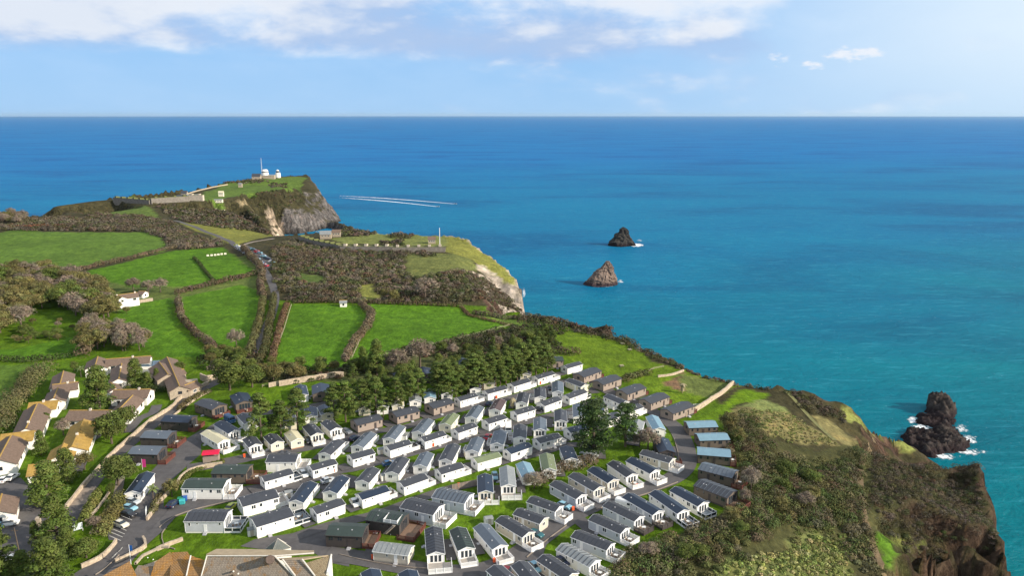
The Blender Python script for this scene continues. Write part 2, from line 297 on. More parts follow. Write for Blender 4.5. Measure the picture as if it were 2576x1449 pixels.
# ------------------------------------------------------------ materials
def material(name, base, rough=0.8, var=0.15, scale=1.0, bump=0.0, bscale=4.0, spec=0.3, attr=None, metal=0.0, coords='Object', stain=None, rnd=0.0):
    m = bpy.data.materials.new(name); m.use_nodes = True
    t = NT(m.node_tree); p = t.n['Principled BSDF']
    tcn = t.new('ShaderNodeTexCoord'); v = tcn.outputs[coords]
    n = t.noise(v, scale, 5, 0.6)
    basec = c4(base)
    if attr:
        a = t.new('ShaderNodeAttribute', attribute_name=attr); basec = a.outputs['Color']
    f = t.ss(n, 0.25, 0.75, 1 - var, 1 + var)
    if rnd:
        oi = t.new('ShaderNodeObjectInfo').outputs['Random']
        f = t.math('MULTIPLY', f, t.ss(oi, 0.0, 1.0, 1 - rnd, 1 + rnd))
    cc = t.new('ShaderNodeCombineColor')
    for i in range(3): t.put(cc, i, f)
    o = t.mix(1.0, basec, cc.outputs[0], 'MULTIPLY')
    if stain:
        sn = t.noise(v, stain[1], 6, 0.65)
        o = t.mix(t.ss(sn, stain[2], stain[3]), o, c4(stain[0]))
    t.put(p, 'Base Color', o); t.put(p, 'Roughness', rough); t.put(p, 'Metallic', metal); t.put(p, 'Specular IOR Level', spec)
    if bump:
        b = t.new('ShaderNodeBump'); t.put(b, 'Height', t.noise(v, bscale, 5, 0.6)); b.inputs['Strength'].default_value = 1.0; b.inputs['Distance'].default_value = bump
        t.put(p, 'Normal', b.outputs[0])
    return m

def ground_material():
    m = bpy.data.materials.new('ground_cover'); m.use_nodes = True
    t = NT(m.node_tree); p = t.n['Principled BSDF']
    v = t.new('ShaderNodeTexCoord').outputs['Object']
    a = t.new('ShaderNodeAttribute', attribute_name='cover').outputs['Color']
    k = t.new('ShaderNodeAttribute', attribute_name='fieldk').outputs['Fac']
    big = t.noise(v, 0.02, 5, 0.6); mid = t.noise(v, 0.16, 6, 0.65); fine = t.noise(v, 0.9, 5, 0.7)
    rows = t.noise(t.mapping(v, (1, .35, 1), (0, 0, .5)), 0.55, 4, 0.7)
    f = t.math('ADD', t.ss(mid, .3, .7, .80, 1.2), t.ss(fine, .3, .7, -.24, .24))
    f = t.math('MULTIPLY', f, t.ss(rows, .35, .65, .80, 1.14))
    f = t.math('MULTIPLY', f, t.ss(big, .3, .7, .88, 1.12))
    cc = t.new('ShaderNodeCombineColor'); [t.put(cc, i, f) for i in range(3)]
    o = t.mix(1.0, a, cc.outputs[0], 'MULTIPLY')
    o = t.mix(t.math('MULTIPLY', t.ss(mid, .5, .72), .32), o, t.mix(1.0, o, (1.55, 1.12, .9, 1), 'MULTIPLY'))
    ge = t.new('ShaderNodeNewGeometry'); sn = t.new('ShaderNodeSeparateXYZ'); t.put(sn, 0, ge.outputs['Normal']); stp = t.ss(sn.outputs[2], .86, .66)
    rn = t.noise(t.mapping(v, (1, 1, .45), (.5, .2, .3)), .22, 9, .72, .8); rock = t.ss(rn, .34, .64, .42, 1.5)
    rc = t.new('ShaderNodeCombineColor'); [t.put(rc, i, rock) for i in range(3)]
    o = t.mix(stp, o, t.mix(1.0, o, rc.outputs[0], 'MULTIPLY'))
    t.put(p, 'Base Color', o); t.put(p, 'Roughness', .95); t.put(p, 'Specular IOR Level', .08)
    hgt = t.math('ADD', t.math('MULTIPLY', fine, .35), t.math('ADD', t.math('MULTIPLY', mid, .6), t.math('MULTIPLY', rows, .5)))
    hgt = t.math('ADD', hgt, t.math('MULTIPLY', t.math('MULTIPLY', stp, rn), 7.0))
    b = t.new('ShaderNodeBump'); t.put(b, 'Height', hgt); b.inputs['Strength'].default_value = 1; b.inputs['Distance'].default_value = 0.6
    t.put(p, 'Normal', b.outputs[0])
    return m

def sea_material():
    m = bpy.data.materials.new('sea_water'); m.use_nodes = True
    t = NT(m.node_tree); p = t.n['Principled BSDF']
    v = t.new('ShaderNodeTexCoord').outputs['Object']
    s = t.new('ShaderNodeSeparateXYZ'); t.put(s, 0, v)
    # green shallows off the near cliffs, deep blue further out
    d = t.math('ADD', s.outputs[1], t.math('MULTIPLY', s.outputs[0], -0.25))
    d = t.math('ADD', d, t.ss(t.noise(v, .0018, 4, .6), 0, 1, -260, 260))
    c = t.mix(t.ss(d, 150, 1000), (.0003, .140, .175, 1), (.0003, .128, .265, 1))
    c = t.mix(t.ss(d, 900, 3200), c, (.0004, .118, .33, 1))
    patch = t.noise(t.mapping(v, (.6, 1.6, 1)), .0035, 6, .65, .6)
    c = t.mix(t.ss(patch, .42, .66, 0, .8), c, t.mix(1.0, c, (1.7, 1.22, 1.1, 1), 'MULTIPLY'))
    c = t.mix(t.ss(patch, .50, .32, 0, .8), c, t.mix(1.0, c, (.6, .66, .78, 1), 'MULTIPLY'))
    strk = t.noise(t.mapping(v, (.25, 1, 1), (0, 0, .25)), .16, 6, .7, .4)
    c = t.mix(t.ss(strk, .50, .74, 0, .5), c, (.035, .27, .36, 1))
    cap = t.math('MULTIPLY', t.ss(t.noise(t.mapping(v, (.45, 1, 1), (0, 0, -.2)), .5, 3, .6), .655, .76), t.ss(t.noise(v, .012, 3, .5), .45, .65))
    c = t.mix(t.math('MULTIPLY', cap, .5), c, (.45, .55, .6, 1))
    w1 = t.noise(t.mapping(v, (.5, 1, 1), (0, 0, .3)), .09, 8, .68, .3)
    w2 = t.noise(t.mapping(v, (.6, 1, 1), (0, 0, -.25)), .35, 5, .7)
    b = t.new('ShaderNodeBump'); t.put(b, 'Height', t.math('ADD', w1, t.math('MULTIPLY', w2, .35))); b.inputs['Strength'].default_value = 1; b.inputs['Distance'].default_value = 2.6
    # light scattered back out of the water, and a sky reflection that a rough sea keeps weak even at grazing angles
    df = t.new('ShaderNodeBsdfDiffuse'); t.put(df, 'Color', c); t.put(df, 'Normal', b.outputs[0])
    gl = t.new('ShaderNodeBsdfGlossy'); t.put(gl, 'Color', (.8, .9, 1, 1)); t.put(gl, 'Roughness', .22); t.put(gl, 'Normal', b.outputs[0])
    lw = t.new('ShaderNodeLayerWeight'); lw.inputs['Blend'].default_value = .5
    mx = t.new('ShaderNodeMixShader'); t.put(mx, 0, t.ss(lw.outputs['Facing'], .55, 1.0, .02, .085)); t.l.new(df.outputs[0], mx.inputs[1]); t.l.new(gl.outputs[0], mx.inputs[2])
    t.l.new(mx.outputs[0], t.n['Material Output'].inputs['Surface'])
    return m

def tag(o, label=None, cat=None, group=None, kind=None):
    for k, v in (('label', label), ('category', cat), ('group', group), ('kind', kind)):
        if v: o[k] = v
    return o

def mesh_np(name, V, F, mats, attrs=(), smooth=False, parent=None):
    """numpy mesh: F is (n,3) or (n,4)"""
    me = bpy.data.meshes.new(name); n, k = F.shape
    me.vertices.add(len(V)); me.vertices.foreach_set('co', np.ascontiguousarray(V, np.float32).ravel())
    me.loops.add(n * k); me.loops.foreach_set('vertex_index', np.ascontiguousarray(F, np.int32).ravel())
    me.polygons.add(n); me.polygons.foreach_set('loop_start', np.arange(0, n * k, k, dtype=np.int32))
    if smooth: me.polygons.foreach_set('use_smooth', np.ones(n, bool))
    for an, data in attrs:
        if data.ndim == 2:
            a = me.color_attributes.new(an, 'FLOAT_COLOR', 'POINT')
            a.data.foreach_set('color', np.ascontiguousarray(np.hstack([data, np.ones((len(data), 1))]), np.float32).ravel())
        else:
            a = me.attributes.new(an, 'FLOAT', 'POINT'); a.data.foreach_set('value', np.ascontiguousarray(data, np.float32))
    me.update(calc_edges=True); me.validate()
    for m in (mats if isinstance(mats, (list, tuple)) else [mats]): me.materials.append(m)
    o = bpy.data.objects.new(name, me); col.objects.link(o)
    if parent: o.parent = parent
    return o

# ------------------------------------------------------------ terrain mesh and sea
ny, nx = H.shape
idx = np.arange(ny * nx).reshape(ny, nx)
Fq = np.stack([idx[:-1, :-1], idx[:-1, 1:], idx[1:, 1:], idx[1:, :-1]], -1).reshape(-1, 4)
hm = np.maximum.reduce([H[:-1, :-1], H[:-1, 1:], H[1:, 1:], H[1:, :-1]]).reshape(-1)
Fq = Fq[hm > -4]
used = np.unique(Fq); remap = -np.ones(ny * nx, int); remap[used] = np.arange(len(used)); Fq = remap[Fq]
jit = (steep * 1.1)
VX = (GX + jit * vnoise(GX, GY, 3.1, 41)).ravel()[used]; VY = (GY + jit * vnoise(GX, GY, 3.1, 42)).ravel()[used]
terrain = mesh_np('terrain', np.stack([VX, VY, H.ravel()[used]], 1), Fq, ground_material(),
                  [('cover', CV.reshape(-1, 3)[used]), ('fieldk', FIELDK.ravel()[used])], smooth=True)
tag(terrain, kind='structure')
def sea_mesh():
    rings = [0, 300, 700, 1500, 4000, 12000, 40000, 90000]; n = 96
    V = [(0, 0, 0)]; F = []
    for r in rings[1:]:
        for k in range(n): a = 2 * math.pi * k / n; V.append((r * math.cos(a), r * math.sin(a), 0))
    me = bpy.data.meshes.new('sea')
    for k in range(n): F.append((0, 1 + k, 1 + (k + 1) % n))
    for q in range(len(rings) - 2):
        for k in range(n):
            a = 1 + q * n + k; b = 1 + q * n + (k + 1) % n; F.append((a, a + n, b + n, b))
    me.from_pydata(V, [], F); me.materials.append(sea_material())
    o = bpy.data.objects.new('sea', me); col.objects.link(o); return o
tag(sea_mesh(), kind='structure')
# ------------------------------------------------------------ object helpers
def link(name, me, parent=None, loc=None, rz=0.0, scale=None):
    o = bpy.data.objects.new(name, me); col.objects.link(o)
    if parent: o.parent = parent
    if loc is not None: o.location = loc
    if rz: o.rotation_euler = (0, 0, rz)
    if scale is not None: o.scale = scale
    return o
def empty(name, loc, rz=0.0, label=None, cat=None, group=None):
    o = link(name, None, None, loc, rz); o.empty_display_size = .5
    return tag(o, label, cat, group)
class MB:
    def __init__(s): s.v = []; s.f = []; s.mi = []
    def poly(s, vs, m=0):
        b = len(s.v); s.v += [tuple(x) for x in vs]; s.f.append(tuple(range(b, b + len(vs)))); s.mi.append(m); return s
    def box(s, x0, x1, y0, y1, z0, z1, m=0):
        b = len(s.v)
        s.v += [(x0, y0, z0), (x1, y0, z0), (x1, y1, z0), (x0, y1, z0), (x0, y0, z1), (x1, y0, z1), (x1, y1, z1), (x0, y1, z1)]
        for f in ((0, 3, 2, 1), (4, 5, 6, 7), (0, 1, 5, 4), (1, 2, 6, 5), (2, 3, 7, 6), (3, 0, 4, 7)): s.f.append(tuple(b + i for i in f)); s.mi.append(m)
        return s
    def prism(s, prof, x0, x1, m=0, mcap=None):
        """closed profile (y,z) counter-clockwise seen from +x, run along x"""
        b = len(s.v); n = len(prof)
        s.v += [(x0, y, z) for y, z in prof] + [(x1, y, z) for y, z in prof]
        for i in range(n): j = (i + 1) % n; s.f.append((b + i, b + n + i, b + n + j, b + j)[::-1]); s.mi.append(m)
        s.f.append(tuple(b + i for i in range(n))[::-1]); s.f.append(tuple(b + n + i for i in range(n))); s.mi += [m if mcap is None else mcap] * 2
        return s
    def tube(s, p, q, r0, r1, n=6, m=0):
        p, q = Vector(p), Vector(q); d = (q - p).normalized(); a = d.orthogonal().normalized(); c = d.cross(a); b = len(s.v)
        for P, r in ((p, r0), (q, r1)):
            for k in range(n): t = 2 * math.pi * k / n; s.v.append(tuple(P + (a * math.cos(t) + c * math.sin(t)) * r))
        for k in range(n): j = (k + 1) % n; s.f.append((b + k, b + j, b + n + j, b + n + k)); s.mi.append(m)
        s.f.append(tuple(b + n + k for k in range(n))); s.mi.append(m)
        return s
    def mesh(s, name, mats):
        me = bpy.data.meshes.new(name); me.from_pydata(s.v, [], s.f)
        for m in (mats if isinstance(mats, (list, tuple)) else [mats]): me.materials.append(m)
        if any(s.mi): me.polygons.foreach_set('material_index', s.mi)
        me.update(); return me
    def obj(s, name, mats, parent=None, loc=None, rz=0.0): return link(name, s.mesh(name, mats), parent, loc, rz)
_cache = {}
def cached(key, fn):
    if key not in _cache: _cache[key] = fn()
    return _cache[key]
ORD = ['first', 'second', 'third', 'fourth', 'fifth', 'sixth', 'seventh', 'eighth', 'ninth', 'tenth', 'eleventh', 'twelfth', 'thirteenth']

WALL = {'white': material('white_cladding', (.80, .78, .74), .55, .05, .6), 'cream': material('cream_cladding', (.66, .61, .48), .55, .05, .6),
        'beige': material('beige_cladding', (.50, .45, .38), .6, .06, .6), 'tan': material('tan_boards', (.29, .235, .20), .7, .08, .8),
        'brown': material('brown_boards', (.13, .105, .085), .7, .1, .8), 'grey': material('grey_cladding', (.50, .52, .56), .6, .06, .6),
        'dark': material('charcoal_boards', (.06, .052, .05), .7, .12, .8), 'render': material('white_render', (.82, .79, .74), .85, .06, .5, stain=((.6, .56, .5), .25, .62, .85)),
        'stone': material('pale_stone', (.36, .30, .23), .9, .22, 1.6, .05, 3)}
ROOF = {'slate': material('slate_grey_roof', (.040, .044, .054), .5, .14, 1.2, spec=.5, stain=((.05, .052, .056), .5, .6, .8)), 'navy': material('dark_blue_roof', (.012, .023, .045), .42, .1, 1.0, spec=.5),
        'blue': material('light_blue_roof', (.16, .27, .34), .4, .08, .8, spec=.5), 'green': material('green_roof', (.15, .18, .10), .55, .1, .8),
        'pale': material('pale_grey_roof', (.22, .235, .24), .45, .1, .8), 'dkgreen': material('dark_green_roof', (.036, .052, .046), .5, .12, .8),
        'cream': material('cream_roof', (.52, .48, .33), .6, .06, .8), 'maroon': material('brown_red_roof', (.085, .06, .06), .5, .1, .8), 'sheen': material('blue_grey_sheen_roof', (.085, .105, .13), .38, .1, .8, spec=.6),  # sheen: sun gloss painted as paler colour on end-on roofs, true blue-grey on lodges
        'tile': material('brown_concrete_tiles', (.15, .105, .080), .85, .2, 1.5, .05, 5, stain=((.25, .18, .075), .3, .66, .85)),
        'lichen': material('lichened_tiles', (.34, .215, .055), .9, .25, 1.0, .05, 5, stain=((.2, .14, .07), .5, .5, .75))}
GLASS = material('window_glass', (.02, .03, .04), .08, .1, .5, spec=.8)
TRIM = material('white_plastic_trim', (.8, .8, .8), .4, .03, 1); TRIMD = material('dark_trim', (.06, .05, .05), .5, .05, 1)
DECK = {'w': (material('grey_deck_boards', (.34, .31, .28), .7, .12, 2), TRIM), 'b': (material('brown_deck_boards', (.20, .13, .09), .75, .15, 2), material('red_brown_boards', (.13, .045, .035), .7, .15, 2)),
        'd': (material('stone_grey_decking', (.40, .34, .28), .7, .12, 2), TRIMD), 'g': (material('blue_grey_decking', (.25, .28, .31), .7, .1, 2), TRIM)}
VENT = material('roof_vent_metal', (.4, .4, .42), .5, .05, 1)

def win_mesh(w_, h_, trim='w', bars=0):
    def f():
        m = MB(); t = .09
        m.box(-w_ / 2, w_ / 2, -.03, .05, 0, t); m.box(-w_ / 2, w_ / 2, -.03, .05, h_ - t, h_)
        xs = [-w_ / 2] + [-w_ / 2 + (w_ - t) * (k + 1) / (bars + 1) for k in range(bars)] + [w_ / 2 - t]
        for x in xs: m.box(x, x + t, -.028, .048, t, h_ - t)
        return m.mesh('window_frame', TRIM if trim == 'w' else TRIMD)
    def g(): return MB().box(-w_ / 2 + .04, w_ / 2 - .04, -.02, .015, .04, h_ - .04).mesh('pane', GLASS)
    return cached(('w', w_, h_, trim, bars), f), cached(('p', w_, h_), g)
def window(parent, x, y, z, rz, w_=.9, h_=1.0, trim='w', bars=0):
    a, b = win_mesh(w_, h_, trim, bars)
    o = link('window', a, parent, (x, y, z), rz); link('pane', b, o); return o
def gable_prof(W, z0, ze, zr): h = W / 2; return [(-h, z0), (h, z0), (h, ze), (0, zr), (-h, ze)]
def gable_body(root, L, W, z0, ze, zr, wall, roof, ov=.18, th=.1, name='wall', hip=False):
    w_ = MB().prism(gable_prof(W, z0, ze, zr), -L / 2, L / 2).obj(name, wall, root)
    s = (zr - ze) / (W / 2); y = W / 2 + ov; zo = ze - s * ov; r = MB(); x0, x1 = -L / 2 - ov, L / 2 + ov
    for sg in (1, -1):
        pr = [(0, zr + .02), (sg * y, zo + .02), (sg * y, zo + .02 + th), (0, zr + .02 + th)]
        r.prism(pr if sg < 0 else pr[::-1], x0, x1)
    return w_, r.obj('roof', roof, root)
def railing(root, p, q, z, style, h=1.0, base=True):
    p, q = Vector(p), Vector(q); d = q - p; L = d.length; a = math.atan2(d.y, d.x); m = MB()
    key = 'w' if style in 'wg' else style
    m.box(0, L, -.04, .04, z + h - .08, z + h)
    if base: m.box(0, L, -.03, .03, .05, z + .02)
    if style == 'g':
        m.box(0, L, -.03, .03, z + .05, z + .12); m.box(.05, L - .05, -.012, .012, z + .12, z + h - .08, 1)
    else:
        m.box(0, L, -.03, .03, z + .05, z + .13); n = max(2, int(L / .2))
        for k in range(n): m.box(L * (k + .18) / n, L * (k + .82) / n, -.015, .015, z + .13, z + h - .09)
    o = m.obj('railing', [DECK[style][1], GLASS], root, (p.x, p.y, 0), a)
    n = max(1, round(L / 1.8)); pm = cached(('post', style, round(h, 2), round(z, 2)), lambda: MB().box(-.07, .07, -.07, .07, 0, z + h + .08).mesh('post', DECK[style][1]))
    for k in range(n + 1): link('post', pm, root, (p.x + d.x * k / n, p.y + d.y * k / n, 0), a)
    return o
def deck(root, x0, x1, y0, y1, z, style, sides):
    MB().box(x0, x1, y0, y1, z - .12, z).obj('deck_floor', DECK[style][0], root)
    c = {'S': ((x0, y0), (x1, y0)), 'E': ((x1, y0), (x1, y1)), 'N': ((x1, y1), (x0, y1)), 'W': ((x0, y1), (x0, y0))}
    for s in sides: railing(root, c[s][0] + (0,), c[s][1] + (0,), z, style)
FURN = material('rattan_furniture', (.25, .19, .14), .8, .2, 5); FURW = material('white_plastic_furniture', (.75, .75, .72), .5, .05, 2)
BRICK = material('brick_skirt', (.34, .19, .13), .9, .2, 3)

def cabin(name, A, B, width, wall, roof, dk='', side='', label='', cat='caravan', group=None, up=3.4, ribs=False, tall=False, bare=False, trim='w', seed=0):
    rr = random.Random(seed); pa, pb = at(*A, up=up), at(*B, up=up)
    mid = (pa + pb) / 2; d = pb - pa; L = max(7.0, min(d.length - .36, 15.5)); a = math.atan2(d.y, d.x)
    z = ground(mid.x, mid.y); W = width; z0, ze, zr = .42, up - .75 - (W - 3.8) * .08, up - .08
    o = empty(name, (mid.x, mid.y, z), a, label, cat, group)
    gable_body(o, L, W, z0, ze, zr, WALL[wall], ROOF[roof])
    MB().box(-L / 2 + .06, L / 2 - .06, -W / 2 + .05, W / 2 - .05, -.25, z0 + .02).obj('skirt', WALL['white'] if wall == 'white' or dk and wall in ('beige', 'grey') else (BRICK if rr.random() < .3 else WALL['beige']) if wall in ('white', 'cream', 'beige') else WALL['dark'], o)
    if bare: return o, L, W
    sl_ = (zr - ze) / (W / 2); fm_ = MB()
    for sg in (-1, 1): fm_.box(-L / 2 - .2, L / 2 + .2, min(sg * (W / 2 + .18), sg * (W / 2 + .25)), max(sg * (W / 2 + .18), sg * (W / 2 + .25)), ze - sl_ * .18 - .04, ze - sl_ * .18 + .1)
    for sx in (-1, 1):
        x0_, x1_ = sorted((sx * (L / 2 + .18), sx * (L / 2 + .24)))
        for sg in (-1, 1): pr_ = [(0, zr - .03), (sg * (W / 2 + .2), ze - sl_ * .2 - .05), (sg * (W / 2 + .2), ze - sl_ * .2 + .1), (0, zr + .13)]; fm_.prism(pr_ if sg < 0 else pr_[::-1], x0_, x1_)
    fm_.obj('fascia', TRIM if trim == 'w' else TRIMD, o)
    # corner trims, windows, a door, roof vents
    tm = cached(('trim', round(ze, 2), trim), lambda: MB().box(-.06, .06, -.06, .06, z0, ze).mesh('corner_trim', TRIM if trim == 'w' else TRIMD))
    for sx in (-1, 1):
        for sy in (-1, 1): link('corner_trim', tm, o, (sx * (L / 2 - .02), sy * (W / 2 - .02), 0))
    zb = z0 + (ze - z0) * .42; n = 4 if L > 9 else 3
    for sg in (-1, 1):
        fl = rr.random() < .5; hasdoor = sg == -1 or rr.random() < .6
        slots = [(k + .5) / (n + 1) for k in range(n + 1)]; dk_ = rr.randrange(1, n)
        for k, s in enumerate(slots):
            x = (-L / 2 + L * s + rr.uniform(-.2, .2)) * (1 if fl else -1)
            if k == dk_ and hasdoor:
                link('step', cached('step', lambda: MB().box(-.45, .45, -.75, 0, -.2, .35).box(-.45, .45, -1.1, -.75, -.2, .12).mesh('step', VENT)), o, (x, sg * (W / 2 + .05), .02), 0 if sg < 0 else math.pi)
                link('door', cached(('door', trim), lambda: MB().box(-.4, .4, -.05, .04, 0, 1.95).mesh('door', TRIM if trim == 'w' else TRIMD)), o, (x, sg * W / 2, z0), 0 if sg < 0 else math.pi)
            elif rr.random() < .8:
                big = rr.random() < .22; ww = 1.2 if big else rr.choice((.5, .6, .8)); hh = 1.1 if (big or tall) else rr.choice((.6, .8, 1.0))
                window(o, x, sg * W / 2, ze - .25 - hh, 0 if sg < 0 else math.pi, ww, hh, trim, 1 if big else 0)
    gw = .95
    for e, sx in (('A', -1), ('B', 1)):
        rz = math.pi / 2 if sx > 0 else -math.pi / 2
        if e in dk[:1]:
            hh = ze - z0 - .35
            for k in ((-1, 0, 1) if W < 4.6 else (-1.5, -.5, .5, 1.5)): window(o, sx * L / 2, k * gw, z0 + .2, rz, .85, hh, trim)
        else: window(o, sx * L / 2, rr.choice((-.6, 0, .5)), ze - 1.35, rz, 1.2, 1.0, trim, 1)
    vm = cached('vent', lambda: MB().box(-.14, .14, -.14, .14, 0, .34).mesh('roof_vent', VENT))
    for k in range(2): link('roof_vent', vm, o, (rr.uniform(-.35, .35) * L, rr.choice((-1, 1)) * W * .2, (ze + zr) / 2 - .02))
    if ribs:
        sl = math.hypot(W / 2 + .18, zr - ze); an = math.atan2(zr - ze, W / 2)
        rm = cached(('rib', round(W, 2), round(ze, 2)), lambda: MB().prism([(-W / 2 - .18, ze - .05), (-W / 2 - .18, ze + .16), (0, zr + .2), (W / 2 + .18, ze + .16), (W / 2 + .18, ze - .05), (0, zr + .05)][::-1], -.05, .05).mesh('roof_rib', ROOF[roof]))
        k = max(5, int(L / 1.15))
        for i in range(k): link('roof_rib', rm, o, (-L / 2 + L * (i + .5) / k, 0, 0))
    if dk:
        sx = 1 if dk[0] == 'B' else -1; dl = float(dk[2:] or 3); y0, y1 = -W / 2, W / 2
        if 'L' in side: y1 += 1.6
        if 'R' in side: y0 -= 1.6
        xa, xb = (L / 2 + .05, L / 2 + dl) if sx > 0 else (-L / 2 - dl, -L / 2 - .05)
        deck(o, xa, xb, y0, y1, z0 + .02, dk[1], 'SEN' if sx > 0 else 'SWN')
        zz = z0 + .02; tb = MB().box(-.45, .45, -.35, .35, .66, .72).box(-.05, .05, -.05, .05, 0, .66)
        fm = FURW if rr.random() < .3 else FURN; c = ((xa + xb) / 2, (y0 + y1) / 2)
        if rr.random() < .6 or dk[1] == 'd':
            FURNITURE.append((o, c, zz, tb, fm, rr.random()))
    elif side:
        s = 1 if 'L' in side else -1; yy = sorted((s * (W / 2 + .05), s * (W / 2 + 1.7))); x0 = -.1 * L if '+' not in side else .05 * L
        deck(o, x0, x0 + 3.6, yy[0], yy[1], z0 + .02, 'w', ('E', 'N', 'W') if s > 0 else ('S', 'E', 'W'))
    CABS.append((mid.x, mid.y, a, L, W, o))
    return o, L, W
FURNITURE = []; CABS = []
# ------------------------------------------------------------ the caravans and lodges, row by row
WORD = {'white': 'white', 'cream': 'cream', 'beige': 'beige', 'tan': 'tan', 'brown': 'brown', 'grey': 'grey', 'dark': 'charcoal'}
RW = {'slate': 'grey roof', 'navy': 'dark blue roof', 'blue': 'light blue roof', 'green': 'pale green roof', 'pale': 'pale grey roof', 'dkgreen': 'dark green roof', 'cream': 'cream roof', 'maroon': 'brown-red roof', 'sheen': 'blue-grey sheen roof'}
seed = 100
def row(phrase, items, width=3.9, up=3.4, name='static_caravan', cat='caravan', group=None, **kw):
    global seed
    for i, it in enumerate(items):
        a, b = (it[0], it[1], it[2]), (it[3], it[4], it[5]); wall, roof = it[6], it[7]; dk = it[8] if len(it) > 8 else ''; side = it[9] if len(it) > 9 else ''
        opt = dict(kw); opt.update(it[10] if len(it) > 10 else {}); seed += 1
        wd = opt.pop('width', width); upp = opt.pop('up', up)
        lab = f"{WORD[wall]} {'caravan' if cat == 'caravan' else 'lodge'} with {RW[roof]}, {ORD[i]} from left in {phrase}"
        cabin(name, a, b, wd, wall, roof, dk, side, lab, cat, group or phrase, upp, seed=seed, **opt)
row('top row under the pines', [
    ('E', 50, 962, 'E', 372, 884, 'tan', 'slate', '', '', {'width': 5.6, 'up': 3.8, 'trim': 'd'}), ('E', 535, 860, 'E', 828, 786, 'tan', 'slate', '', '', {'width': 5.6, 'up': 3.8, 'trim': 'd'}),
    ('E', 985, 758, 'E', 1250, 686, 'tan', 'slate', '', '', {'width': 5.6, 'up': 3.8, 'trim': 'd'}), ('E', 1338, 682, 'E', 1565, 618, 'white', 'slate', 'Bw'), ('E', 1683, 592, 'E', 1932, 527, 'white', 'slate', 'Bw2'),
    ('E', 2005, 502, 'G', 48, 442, 'white', 'slate', 'Bw'), ('G', 133, 405, 'G', 347, 352, 'white', 'slate', 'Bw'), ('G', 498, 276, 'G', 690, 232, 'white', 'slate')])
row('second broadside row from pines', [
    ('D', 1085, 222, 'D', 1452, 117, 'white', 'slate', 'Bg2.5'), ('C', 1677, 1168, 'C', 1990, 1083, 'white', 'slate'), ('E', 0, 1400, 'E', 285, 1316, 'white', 'slate'),
    ('E', 462, 1288, 'E', 738, 1205, 'white', 'slate', 'Bw', '', {}), ('E', 892, 1180, 'E', 1168, 1096, 'white', 'slate', 'Bw2'), ('E', 1308, 1072, 'E', 1552, 992, 'white', 'slate'),
    ('E', 1688, 962, 'E', 1920, 887, 'white', 'slate', 'Bw2'), ('E', 2045, 850, 'G', 102, 782, 'white', 'slate'), ('G', 205, 737, 'G', 425, 671, 'white', 'slate'), ('G', 518, 646, 'G', 745, 577, 'white', 'slate', 'Bg2')])
row('third broadside row from pines', [
    ('D', 1722, 617, 'D', 2085, 490, 'white', 'slate', '', '', {}), ('F', 112, 442, 'F', 462, 330, 'white', 'navy', 'Bw2.5'), ('F', 630, 285, 'F', 942, 180, 'white', 'slate', 'Bw2.5'),
    ('F', 1102, 130, 'F', 1395, 42, 'white', 'slate', 'Bw2.5'), ('E', 1550, 1440, 'E', 1855, 1356, 'white', 'green'), ('E', 1958, 1330, 'G', 55, 1238, 'white', 'navy'),
    ('G', 150, 1195, 'G', 425, 1123, 'white', 'slate', 'Bw2'), ('G', 535, 1070, 'G', 770, 1003, 'white', 'navy')])
row('upper row of end-on caravans', [
    ('C', 1862, 1000, 'C', 2045, 832, 'white', 'slate', 'Bw'), ('E', 95, 1268, 'E', 265, 1100, 'white', 'sheen', 'Bw2'), ('E', 492, 1172, 'E', 625, 1012, 'white', 'sheen', '', 'R+'),
    ('E', 850, 1092, 'E', 985, 935, 'white', 'sheen', 'Bw1.5'), ('E', 1190, 997, 'E', 1298, 866, 'cream', 'green'), ('E', 1510, 912, 'E', 1610, 772, 'white', 'sheen', 'Bw1.2'),
    ('E', 1808, 815, 'E', 1885, 688, 'white', 'maroon'), ('E', 2142, 725, 'E', 2175, 606, 'white', 'slate', '', 'L'), ('G', 202, 660, 'G', 200, 543, 'white', 'slate', '', 'L'), ('G', 422, 590, 'G', 420, 466, 'grey', 'sheen', '', 'L')])
row('lower row of end-on caravans', [
    ('D', 1510, 505, 'D', 1695, 266, 'white', 'navy', 'Bw1.5'), ('D', 1932, 392, 'D', 2095, 196, 'white', 'navy'), ('F', 155, 258, 'F', 300, 92, 'white', 'slate'),
    ('F', 527, 152, 'E', 665, 1412, 'white', 'slate'), ('F', 880, 65, 'E', 970, 1350, 'white', 'sheen'), ('E', 1195, 1440, 'E', 1300, 1247, 'white', 'slate', 'Bw1.2'),
    ('E', 1525, 1328, 'E', 1605, 1165, 'white', 'sheen', '', 'L'), ('E', 1835, 1242, 'E', 1885, 1073, 'grey', 'sheen', '', 'L'), ('E', 2118, 1160, 'E', 2130, 1003, 'white', 'slate', '', 'L'),
    ('G', 200, 1062, 'G', 200, 918, 'white', 'sheen', 'Aw1.5', 'R'), ('G', 458, 955, 'G', 456, 820, 'white', 'slate', 'Aw1.5'), ('G', 692, 895, 'G', 680, 753, 'white', 'sheen', '', 'L'), ('G', 930, 825, 'G', 903, 698, 'white', 'navy', '', 'R')])
row('short row before the left pines', [
    ('C', 560, 607, 'C', 745, 722, 'white', 'navy', 'Bw3.4', 'L'), ('C', 395, 715, 'C', 612, 842, 'white', 'cream', 'Bw3.2', 'L'), ('C', 925, 795, 'C', 1005, 892, 'white', 'slate', 'Bw2.6'),
    ('C', 1188, 765, 'C', 1275, 855, 'cream', 'slate'), ('C', 1442, 722, 'C', 1528, 828, 'cream', 'cream'), ('C', 1665, 638, 'C', 1772, 755, 'cream', 'slate', 'Bw2.4'), ('C', 1888, 590, 'C', 2010, 692, 'white', 'slate', 'Bw2')])
